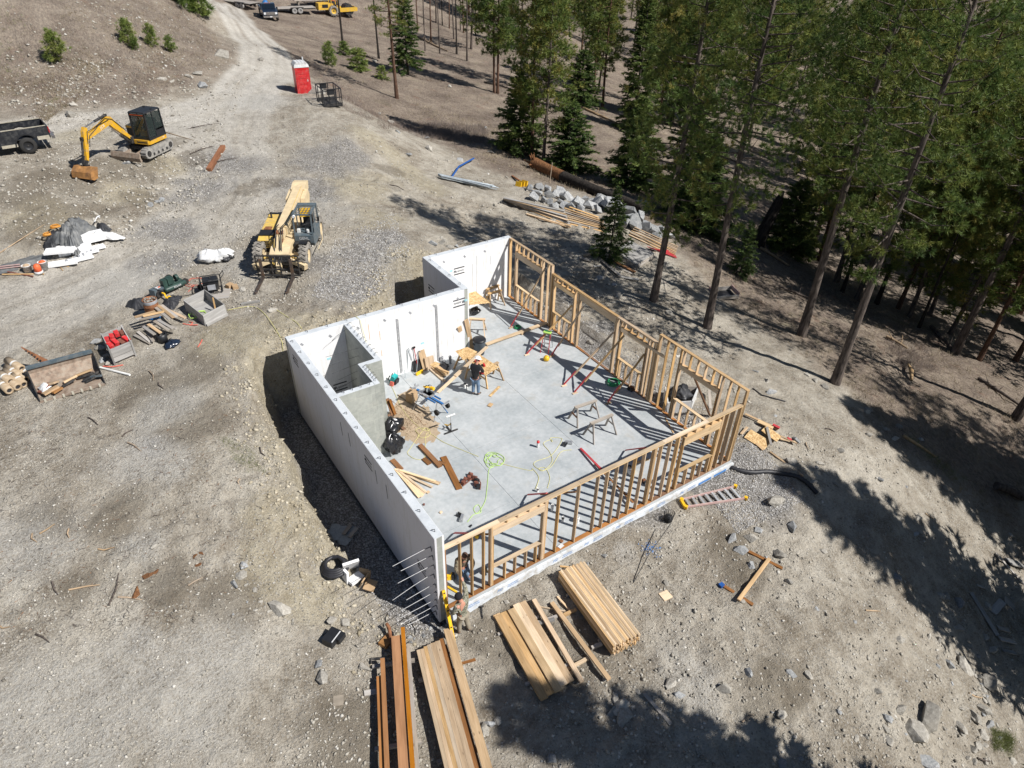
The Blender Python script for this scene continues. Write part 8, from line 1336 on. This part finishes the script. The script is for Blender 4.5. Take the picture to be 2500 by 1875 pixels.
ST = [(z4,80,985,.17,'grey round stone above the large pale stone, left of the brown boards'),(z4,100,1075,.31,'large pale faceted stone left of the brown boards'),(z4,370,1010,.22,'stone beside the wire junk above the brown boards'),(z4,160,705,.18,'pale stone half buried above the black case'),(z4,245,720,.24,'grey stone slab above the black case'),(zh,1680,280,.40,'long flat pale stone on the dirt left of the black case'),(zh,1410,130,.2,'blue grey stone with a dark shadow on the mound'),(zh,1450,75,.22,'grey rock embedded in the left mound'),(zh,1470,10,.2,'dark grey rock at the top of the mound'),(zf,1470,935,.2,'bluish rock on the mound, uppermost of the cluster'),(zf,930,820,.14,'small pale stone among the reddish chips on the left dirt'),
 (zg,395,700,.30,'large grey boulder on the gravel right of the grey board'),(zg,810,605,.19,'round dark grey stone alone on the open gravel'),(zg,915,610,.18,'pale stone right of the round dark grey stone'),(zg,560,600,.2,'upright bluish stone left of the round dark grey stone'),(zg,760,850,.2,'angular pale stone near the bottom edge, middle'),(zg,1565,960,.50,'big wedge-shaped pale rock at the lower right, left one of two'),(zg,1640,870,.55,'big cracked pale rock at the lower right, right one of two'),(zg,1390,865,.2,'flat stone left of the two big pale rocks'),(zg,1465,820,.24,'dark-shadowed grey stone above the two big pale rocks'),(zg,1395,1000,.22,'pale stone below the two big pale rocks'),(zg,2000,655,.42,'long grey boulder at the edge of the grass, lower right'),(zg,1970,820,.28,'round boulder in the right rubble band'),(zg,1920,870,.26,'dark boulder in the right rubble band'),(zg,2000,920,.26,'pale block in the right rubble band, lower'),(zg,1965,975,.24,'grey block below the pale one in the right rubble band'),(zg,1830,930,.26,'whitish rock in the right rubble band'),(zg,1850,570,.42,'large whitish rock at the top of the right rubble band'),(zg,1990,770,.18,'small upright stone in the right rubble band'),(zg,1900,1050,.2,'stone at the bottom of the right rubble band'),(zg,1625,1130,.38,'broken pale rock cut by the bottom edge'),(zg,2140,1130,.2,'dark stone near the lower right corner'),(zg,765,1145,.2,'bluish flat stone cut by the bottom edge'),(zg,1465,400,.2,'pale stone below the big tree shadow'),(zg,1710,135,.22,'round pale boulder on the right edge of the big shadow'),(zg,1750,140,.18,'boulder right beside the round pale one'),(zg,1820,180,.28,'flat pale rock left of the silvery boards'),(zg,1990,200,.24,'round grey stone among the silvery boards'),(zg,1815,330,.24,'pale stone beside the thin trunk shadow'),(zg,1980,385,.2,'stone at the end of the thin trunk shadow'),(zg,2025,460,.24,'brownish stone near the dark planks'),(zg,1640,380,.14,'small stone under the shadow tip'),(zg,1750,545,.26,'triangular white stone in the rubble band'),(zg,1380,935,.16,'white chip below the flat stone'),(zg,1205,990,.14,'small white stone on the lower gravel'),(zg,1335,710,.15,'pale upright stone on the middle gravel'),(zg,1100,815,.14,'white stone on the middle gravel'),(zg,100,665,.18,'round pinkish stone near the grey board'),(zg,145,740,.2,'pink stone below the round pinkish one'),
 (ze,445,1045,.26,'pale flat rock right of the dark upper board'),(ze,245,930,.3,'grey block left of the big tree shadow'),(ze,110,940,.28,'bluish rock leftmost of the grey rock group'),(ze,165,1010,.32,'blue grey angular rock below the grey rock group'),(ze,290,870,.2,'small bluish rock at the top of the grey rock group'),(ze,250,1125,.2,'flat stone behind the pale joining board'),(ze,415,665,.4,'large rock at the edge of the shaded gravel'),(ze,545,850,.3,'blue grey rock inside the big tree shadow, upper'),(ze,1290,1205,.3,'bluish rock on the right edge of the big tree shadow'),(ze,765,1025,.18,'pale stone at the left edge of the big tree shadow'),(ze,520,1240,.18,'white faceted stone right of the joining board'),(ze,560,225,.26,'bluish stone beside the scrap heap'),(ze,535,378,.28,'round grey stone below the scrap heap'),(ze,745,390,.2,'pale stone on the slope right of the scrap heap'),(ze,1060,600,.22,'white stone on the open slope'),(ze,1640,570,.2,'grey stone on the far right slope'),(ze,1480,915,.26,'flat whitish stone on the slope, with a smaller neighbour'),(ze,1430,895,.18,'small companion of the flat whitish stone'),(ze,1450,780,.2,'pale stone in the middle of the right slope'),(ze,1085,185,.22,'pale stone on the rocky bank'),(ze,1215,145,.22,'leftmost round stone at the shadow edge of the bank'),(ze,1310,125,.22,'round stone beside it at the shadow edge of the bank'),(ze,1280,215,.24,'flat stone on the rocky bank by the stripped branch'),(ze,1470,220,.2,'bluish stone at the tuft of green grass'),(ze,1080,20,.24,'pale stone near the top of the rocky bank'),(ze,880,300,.24,'grey rock buried in the bank dirt'),(ze,1170,500,.22,'bluish buried rock in the slope'),(ze,2110,905,.18,'white stone near the right edge'),(ze,700,520,.16,'pale stone under the drain pipe'),
 (zw,500,1270,.34,'grey rock cluster stone behind the wall corner'),(zw,865,1235,.26,'pale block stone at the foot of the leaning pine'),(zw,800,1190,.2,'white block left of the leaning pine'),(zw,750,1150,.16,'white chip stone left of the leaning pine, upper'),(zw,1160,1385,.22,'round boulder on the bank below the shade'),(zw,470,1190,.22,'half buried slab near the wall corner'),(zw,400,1125,.18,'small stone near the shade behind the wall'),(z2,1475,280,.3,'pale stone between the two nearest pines'),(z2,850,510,.24,'grey stone outside the wide wall opening'),(z4b,1620,1080,.3,'white rocks on the shaded ground near the nearest pine'),(z4b,2000,1220,.26,'round stone on the slope right of the nearest pine'),(z4b,1460,950,.28,'bluish rock below the scrap boards'),(z4b,1580,1000,.26,'dark rock below the scrap boards'),
 (zr,1075,1150,.2,'grey stone at the top of the bottom shadow stones'),(zr,1055,1250,.28,'left rock of three touching rocks in the bottom shadow'),(zr,1115,1220,.3,'middle rock of three touching rocks in the bottom shadow'),(zr,1135,1280,.34,'right rock of three touching rocks in the bottom shadow'),(zr,95,1380,.22,'pale round stone right of the plank pile'),(zr,130,1340,.2,'grey round stone right of the plank pile'),(zr,200,1315,.16,'reddish round stone right of the plank pile'),(zr,600,1605,.2,'bluish upright stone near the bottom edge'),(zr,1480,1040,.24,'round pale stone near the right of the bottom shadow'),(zr,1410,935,.16,'pale stone above the grey board'),(zr,1230,1090,.14,'yellowish stone beside the grey board'),(zr,850,155,.16,'round stone beside the thin lath'),(zr,990,85,.14,'bluish stone beside the slab edge'),(zr,265,430,.12,'small stone in front of the slab edge'),(zr,1450,290,.14,'stone above the pale square board'),
 (zd,1305,1025,.22,'pale round stone right of the cartons'),(zd,1545,1195,.26,'white boulder on the bank above the back wall'),(zd,650,295,.24,'bluish block at the foot of the bank'),(zd,560,335,.26,'flat bluish rock at the foot of the bank'),(zd,610,310,.18,'dark rock between the bluish blocks'),(zd,940,45,.3,'orange tinted boulder at the top of the driveway bank'),(zd,1980,1190,.14,'flat pale stone on the bank behind the back wall'),(zl,740,1210,.26,'grey rock left of the grey crate'),(zl,710,1165,.24,'pale rock above left of the grey crate'),(zl,760,1300,.2,'bluish round rock below left of the grey crate'),(zl,790,1270,.22,'rock in the shade of the grey crate'),(zl,610,1225,.14,'small rock at the tip of the long rod'),(zl,800,1320,.2,'round rock at the corner of the grey crate'),
 (za,1600,1375,.38,'yellowish boulder left of the rusty timber'),(za,1030,1320,.3,'pale rock under the dozer blade'),(za,1125,1345,.24,'grey rock right of the dozer blade'),(za,570,935,.5,'pale boulder at the far road edge behind the excavator boom'),(za,600,855,.3,'pale flat rock on the hill foot'),(za,1600,605,.5,'grey rock outcrop on the hill foot, left'),(za,1530,625,.4,'dark rock beside the outcrop on the hill foot'),(za,1650,700,.6,'bluish outcrop rock close to the road'),(za,1320,650,.4,'white rock on the hillside'),(za,1400,660,.4,'white rock right of the other on the hillside'),(za,1915,680,.4,'rock at the inside of the road bend'),(za,2110,490,.4,'rock at the upper inside of the road bend'),(za,1800,460,1.0,'broad tan rock face on the hill near the road'),(za,1310,1635,.24,'bluish rock on the driveway bank'),
 (zb,1340,995,.4,'round pale rock on the bank below the cage'),(zb,1250,925,.3,'pale rock on the upper bank below the cage'),(zb,1820,705,.4,'pale rock in the clearing grass'),(zb,1650,1215,.5,'flat white rock on the slope'),(zb,1630,1125,.3,'bluish rock on the slope above the flat white one'),(zb,1400,1070,.35,'white rock at the bank toe'),(zb,1490,1260,.4,'white blue rock by the slope gully'),(zb,1900,1300,.35,'pale stump-like rock near the blue pipe'),(zb,1080,500,.4,'round pale rock behind the green shrub'),(zb,1210,500,.4,'white rock near the bare trunk'),(zc,150,1180,.35,'white rock left of the dark conical spruce'),(zc,110,990,.3,'pale rock in the clearing by the twin pines')]
for k, (f, x, y, s, lab) in enumerate(ST): stone(lab, G(f, x, y), s, 'granite' if ('blu' in lab or k % 6 == 0) else 'field_stone', None, k, (1.05, .85, .8), sink=.42)
# more loose stones in the rubble bands
def region(n, P, smin, smax, lab, grp, mat='field_stone'):
    c = 0
    xs = [p[0] for p in P]; ys = [p[1] for p in P]
    while c < n:
        u, v = rnd.uniform(min(xs), max(xs)), rnd.uniform(min(ys), max(ys))
        if inpoly(u, v, P): stone(lab, at(u, v), rnd.uniform(smin, smax)*rnd.uniform(.6, 1), mat if rnd.random() < .8 else 'granite', grp, None, (1, .85, .75), sink=.45); c += 1
region(42, [(2290,1560),(2380,1560),(2460,1870),(2330,1870),(2280,1700)], .09, .2, 'loose stone in the rubble band at the lower right', 'loose stones of the lower right rubble band')
region(26, [(1800,1280),(2250,1400),(2300,1870),(1700,1870),(1650,1500)], .07, .15, 'loose stone scattered on the gravel at the lower right', 'loose stones on the lower right gravel')
region(18, [(1150,1560),(1700,1480),(1650,1870),(1200,1870)], .06, .13, 'loose cobble on the gravel below the lumber stacks', 'loose cobbles below the lumber stacks')
region(12, [(560,1400),(760,1420),(740,1560),(560,1520)], .07, .14, 'loose stone on the mound left of the black case', 'loose stones on the left mound')
region(16, [(1780,960),(1900,940),(2080,1040),(2300,1250),(1900,1150)], .07, .17, 'loose stone on the rocky bank right of the building', 'loose stones on the rocky bank')
region(10, [(1080,1500),(1020,1540),(960,1560),(1010,1580),(1090,1560)], .06, .13, 'rubble stone at the foot of the front left wall corner', 'rubble at the front left corner', 'granite')
region(14, [(1040,600),(1110,560),(1180,590),(1120,620),(1060,650)], .15, .4, 'rough rock heaped behind the foam back wall', 'rocks heaped behind the back wall')
region(12, [(1290,690),(1360,800),(1400,870),(1340,740)], .12, .3, 'rough rock on the ground just outside the stepped stud wall', 'rocks outside the stepped stud wall')
# sticks
SK = [(zf,(530,50),(590,95)),(zf,(765,200),(850,255)),(zf,(240,750),(330,690)),(zf,(655,1180),(715,985)),(zf,(415,1085),(600,1055)),(zf,(710,1130),(855,1145)),(zf,(315,1035),(350,1115)),(zf,(1130,1060),(1220,1010)),(zf,(590,840),(690,830)),(zf,(735,165),(800,125)),(zf,(195,750),(225,800)),(zf,(415,720),(418,775)),(zh,(215,430),(300,480)),(zh,(0,380),(65,385)),(zf,(1440,420),(1450,480)),(zf,(1560,230),(1590,280)),(zg,(520,895),(590,850)),(zg,(1260,225),(1350,230)),(zg,(1930,1110),(2020,1130)),(zg,(1880,720),(1960,750)),(ze,(640,240),(660,290)),(ze,(780,140),(850,165)),(zl,(0,510),(330,300)),(zl,(1100,1380),(1130,1450)),(zl,(1170,1460),(1207,1510)),(za,(1330,1070),(1570,1140)),(ze,(1500,750),(1560,790)),(zb,(1330,1500),(1450,1545)),(zb,(800,585),(845,545))]
for k, (f, a, b) in enumerate(SK):
    p, q = G(f, *a, .03), G(f, *b, .03); m = p.lerp(q, .5)+Vector((rnd.uniform(-.08, .08), rnd.uniform(-.08, .08), .01)); m.z = th(m.x, m.y)+.04
    tag(MB().tube([p, m, q], [.03, .026, .012], 5).build('stick', 'dry_stick' if k % 3 else 'bark_grey'), 'thin dry stick lying on the bare ground', 'stick', 'dry sticks lying on the ground')
for k, (f, x, y, s) in enumerate([(zf,895,990,.3),(zf,820,1095,.26),(zf,1210,860,.14),(zf,1195,930,.13),(zf,1170,880,.14)]):
    o = bpy.data.objects.new('rotten_wood', rockmesh(200+k, 'bark_rot', 12, .5)); COL.objects.link(o); o.location = G(f, x, y); o.scale = (s, s*.7, s*.6); o.rotation_euler = (0, 0, k); tag(o, ['largest orange brown rotten wood chunk on the left dirt', 'reddish rotten chunk below the largest one', 'small orange chunk beside the dark charred bits', 'lowest of the small orange chunks', 'left one of the small orange chunks'][k], 'wood chunk')
for k, (f, a, b, r_) in enumerate([(zw,(1580,830),(1740,1000),.14),(zw,(430,300),(620,420),.12),(zw,(1000,420),(1080,330),.1),(zw,(1900,1180),(2200,1380),.11),(zc,(840,830),(1130,960),.16),(zc,(100,640),(330,700),.12),(zc,(1320,1050),(1480,1130),.13),(zb,(1560,300),(1800,420),.15),(zb,(1000,420),(1240,500),.12),(zw,(560,560),(760,640),.09),(zw,(1280,900),(1420,980),.1),(zc,(880,1290),(1050,1360),.12)]):
    p, q = G(f, *a, .12), G(f, *b, .12); m = p.lerp(q, .5); m.z = th(m.x, m.y)+.14; mb = MB().tube([p, m, q], [r_, r_*.85, r_*.55], 7)
    for j in range(4): c = p.lerp(q, rnd.uniform(.2, .9)); mb.tube([c, c+Vector((rnd.uniform(-.6, .6), rnd.uniform(-.6, .6), rnd.uniform(.2, .7)))], [.04, .012], 4)
    tag(mb.build('fallen_log', ('bark_grey', 'barkless', 'bark_burnt')[k % 3]), 'fallen dead log with broken limbs on the forest floor', 'log', 'fallen logs on the forest floor')
# ---- stuff: pebbles, clods, litter, grass, scrub
def octs(n, P, S, rng, flat=.65):
    base = np.array([(1,0,0),(0,1,0),(-1,0,0),(0,-1,0),(0,0,1),(0,0,-1)], float); tri = np.array([(0,1,4),(1,2,4),(2,3,4),(3,0,4),(1,0,5),(2,1,5),(3,2,5),(0,3,5)])
    V = base[None]*(1+rng.uniform(-.35, .35, (n, 6, 3))); a = rng.uniform(0, 6.28, n); c, s = np.cos(a), np.sin(a); V = V*np.stack([S*rng.uniform(.8, 1.4, n), S*rng.uniform(.6, 1, n), S*flat], 1)[:, None]
    V = np.stack([V[..., 0]*c[:, None]-V[..., 1]*s[:, None], V[..., 0]*s[:, None]+V[..., 1]*c[:, None], V[..., 2]+V[..., 0]*rng.uniform(-.4, .4, n)[:, None]], -1)+P[:, None]
    return V.reshape(-1, 3), (tri[None]+6*np.arange(n)[:, None, None]).reshape(-1, 3)
def px_points(n, P, rng):
    """points spread over a photo region, seen from the camera, dropped on the ground"""
    W_ = np.array(P); u = rng.uniform(W_[:, 0].min(), W_[:, 0].max(), n*2); v = rng.uniform(W_[:, 1].min(), W_[:, 1].max(), n*2); d = polydist(u, v, W_); k = d < 0; u, v = u[k][:n], v[k][:n]
    dr = np.stack([(u-1250)/FPX, -(v-937.5)/FPX, -np.ones_like(u)], 1)@RM.T; z = np.full(len(u), -.3)
    for _ in range(9): t = (z-CN[2])/dr[:, 2]; x = CN[0]+dr[:, 0]*t; y = CN[1]+dr[:, 1]*t; z = z*.4+.6*base_h(x, y)
    return x, y
def pebmat(name, stops):
    m, nt, b = newmat(name); a = N(nt, 'ShaderNodeAttribute', attribute_name='tone'); nt.links.new(ramp(nt, a.outputs['Fac'], stops), b.inputs['Base Color']); b.inputs['Roughness'].default_value = .9; b.inputs['Specular IOR Level'].default_value = .2
pebmat('pebble', [(.0, (.17,.155,.13)), (.35, (.33,.305,.26)), (.7, (.42,.395,.345)), (1, (.56,.54,.50))]); pebmat('grey_gravel', [(.0, (.17,.165,.16)), (.5, (.37,.36,.35)), (1, (.62,.61,.595))]); pebmat('clod', [(0, (.22,.185,.125)), (.5, (.38,.335,.25)), (1, (.54,.49,.39))])
def stuff(name, V, Fc, mat, tone): o = link(bpy.data.objects.new(name, raw_mesh(name, V, Fc, mat, tone))); o['kind'] = 'stuff'; return o
def pebbles(name, n, P, smin, smax, mat, seed, power=2.5, keep=None):
    rng = np.random.default_rng(seed); x, y = px_points(n, P, rng); ok = (polydist(x, y, FOOT) > .12)
    if keep is not None: ok &= keep(x, y, rng)
    x, y = x[ok], y[ok]; m = len(x); S = smin+(smax-smin)*rng.uniform(0, 1, m)**power; z = terrain(x, y)+S*.2; V, Fc = octs(m, np.stack([x, y, z], 1), S, rng); stuff(name, V, Fc, mat, np.repeat(np.clip(rng.normal(.5, .25, m), 0, 1), 6))
clus = lambda x, y, rng: fbm(x, y, .5, 3, 71)+rng.uniform(-.35, .35, len(x)) > -.03
pebbles('loose_gravel', 16000, [(900,1480),(1080,1540),(1780,1150),(1900,1000),(2100,1050),(2500,1330),(2500,1875),(700,1875)], .012, .075, 'pebble', 1, 3.5, clus)
pebbles('loose_pebbles', 15000, [(0,760),(350,640),(500,760),(640,900),(700,1200),(900,1480),(800,1875),(0,1875)], .012, .055, 'pebble', 2, 4, clus)
pebbles('crushed_rock', 12000, [(300,620),(480,450),(640,330),(860,300),(1000,420),(1080,520),(1000,640),(850,720),(600,760),(420,760)], .015, .08, 'pebble', 3, 3, clus)
pebbles('bank_rubble', 7000, [(0,300),(560,200),(640,150),(560,320),(540,460),(330,600),(120,620),(0,560)], .03, .13, 'pebble', 4, 3.5, clus)
pebbles('hill_rubble', 4000, [(0,0),(480,0),(600,150),(440,240),(0,270)], .03, .16, 'pebble', 5, 3, clus)
pebbles('slope_rubble', 6000, [(850,240),(1000,330),(1250,420),(1450,560),(1560,700),(1640,820),(1850,1000),(1640,900),(1260,580),(1080,520),(930,400)], .025, .13, 'pebble', 6, 3, clus)
pebbles('trench_gravel', 9000, [(560,780),(640,860),(960,1330),(1070,1540),(930,1520),(800,1360),(700,1200),(620,1000)], .015, .05, 'grey_gravel', 7, 1.6, lambda x, y, r: polydist(x, y, TR) < .15)
pebbles('washed_gravel', 7000, [(1780,1080),(1860,1080),(1960,1230),(1800,1300),(1740,1220)], .012, .04, 'grey_gravel', 8, 1.5); pebbles('washed_gravel', 5000, [(1250,700),(1300,690),(1860,1000),(1840,1110),(1600,1000)], .015, .06, 'grey_gravel', 9, 1.5, lambda x, y, r: (x > W+.1) & (x < W+2.2)); pebbles('washed_gravel', 6000, [(820,580),(960,520),(1010,640),(880,740),(760,720)], .015, .05, 'grey_gravel', 10, 1.5)
# crumbling clay clods along the trench edge
rng = np.random.default_rng(12); P = []; 
for i in range(len(TR)-1):
    a, b = TR[i], TR[i+1]; L = np.hypot(*(b-a)); k = int(L*130)
    if i < 14: t = rng.uniform(0, 1, k); nrm = np.array([-(b-a)[1], (b-a)[0]])/L; off = rng.normal(.95, .5, k); P.append(a+(b-a)*t[:, None]-nrm*(-off[:, None] if True else 0))
P = np.concatenate(P); dd = polydist(P[:, 0], P[:, 1], TR); P = P[(dd > .1) & (dd < 2.2)]; S = .015+.085*rng.uniform(0, 1, len(P))**4; z = terrain(P[:, 0], P[:, 1]); V, Fc = octs(len(P), np.stack([P[:, 0], P[:, 1], z+S*.05], 1), S, rng, .7); stuff('clay_clods', V, Fc, 'clod', np.repeat(np.clip(rng.normal(.55, .22, len(P)), 0, 1), 6))
# dry grass, litter, scrub
def tufts(name, n, P, hgt, nb, mat, seed, keep=None, w=.02, spread=.55):
    rng = np.random.default_rng(seed); x, y = px_points(n, P, rng); ok = polydist(x, y, FOOT) > .5
    if keep is not None: ok &= keep(x, y, rng)
    x, y = x[ok], y[ok]; m = len(x); z = terrain(x, y); s = rng.uniform(.5, 1.3, m)*hgt; C = np.repeat(np.stack([x, y, z-.01], 1), nb, 0)+rng.normal(0, .35, (m*nb, 3))*np.repeat(s, nb)[:, None]*np.array([1, 1, 0]); t = np.repeat(np.clip(rng.normal(.5, .25, m), 0, 1), nb)
    V, Fc, t = blades(C, np.tile([0, 0, .8], (m*nb, 1)), np.repeat(s, nb), np.repeat(s, nb)*w*4, spread, rng, t); stuff(name, V, Fc, mat, t)
patchy = lambda s, thr: (lambda x, y, rng: fbm(x, y, .35, 3, s)+rng.uniform(-.25, .25, len(x)) > thr)
CL = [(620,110),(760,190),(900,290),(1010,330),(1250,430),(1450,470),(1640,590),(1800,760),(1990,880),(2200,1080),(2500,1330),(2500,950),(2300,850),(2000,560),(1700,300),(1500,200),(1200,40),(850,40)]
tufts('dry_grass', 19000, CL, .26, 6, 'dead_grass_blade', 31, patchy(81, -.08)); tufts('dry_grass', 12000, [(0,0),(480,0),(560,150),(420,210),(0,240)], .20, 6, 'dead_grass_blade', 32, patchy(82, .0))
tufts('dry_grass', 2500, [(1000,250),(1300,330),(1600,480),(1500,500),(1200,400)], .3, 7, 'dead_grass_blade', 33, patchy(83, -.1))
tufts('grey_scrub', 1500, [(730,120),(780,170),(860,250),(960,300),(1080,330),(1060,350),(940,320),(840,270),(760,200)], .5, 14, 'scrub_twig', 34, None, .008, .5); tufts('grey_scrub', 600, [(1020,300),(1190,310),(1180,350),(1050,340)], .5, 14, 'scrub_twig', 35, None, .008, .5); tufts('grey_scrub', 2600, [(0,0),(470,0),(540,150),(430,220),(0,250)], .35, 9, 'scrub_twig', 36, patchy(84, .02), .012, .55)
tufts('red_brush', 500, [(2160,830),(2260,840),(2290,910),(2200,900)], .3, 10, 'scrub_twig', 37, None, .008, .5)
tufts('green_grass', 260, [(2210,1060),(2240,1080),(2360,1170),(2330,1180),(2260,1120)], .25, 9, 'green_blade', 38, None, .01, .4); tufts('green_grass', 200, [(2420,1780),(2470,1800),(2470,1840),(2420,1830)], .22, 12, 'green_blade', 39, None, .01, .5); tufts('green_grass', 260, [(530,1060),(600,1080),(650,1150),(600,1150)], .14, 7, 'green_blade', 40, None, .012, .8); tufts('green_grass', 500, [(0,60),(60,40),(120,120),(40,190),(0,180)], .2, 6, 'green_blade', 41, patchy(85, .05))
def litter(name, n, P, seed, mat='dry_stick', L=.12, keep=None):
    rng = np.random.default_rng(seed); x, y = px_points(n, P, rng); ok = polydist(x, y, FOOT) > .4
    if keep is not None: ok &= keep(x, y, rng)
    x, y = x[ok], y[ok]; m = len(x); z = terrain(x, y)+.012; a = rng.uniform(0, 6.28, m); V, Fc, t = blades(np.stack([x, y, z], 1), np.stack([np.cos(a), np.sin(a), rng.uniform(0, .12, m)], 1), L*rng.uniform(.5, 2.2, m), .016, .05, rng, np.zeros(m)); stuff(name, V, Fc, mat, t)
litter('twig_litter', 2600, [(0,1000),(560,980),(700,1250),(620,1500),(0,1560)], 51, 'bark_grey', .13, patchy(86, .0)); litter('twig_litter', 900, [(0,1000),(560,980),(700,1250),(620,1500),(0,1560)], 52, 'bark_rot', .1, patchy(87, .08)); litter('twig_litter', 6500, CL, 53, 'bark_grey', .34, None); litter('twig_litter', 2500, CL, 55, 'bark_rot', .22, patchy(88, .0)); litter('twig_litter', 2500, [(0,0),(480,0),(600,150),(440,240),(0,270)], 56, 'bark_grey', .25, patchy(89, .0)); litter('twig_litter', 900, [(1250,560),(1600,700),(1850,900),(1700,850),(1400,700)], 54, 'dry_stick', .16, None)
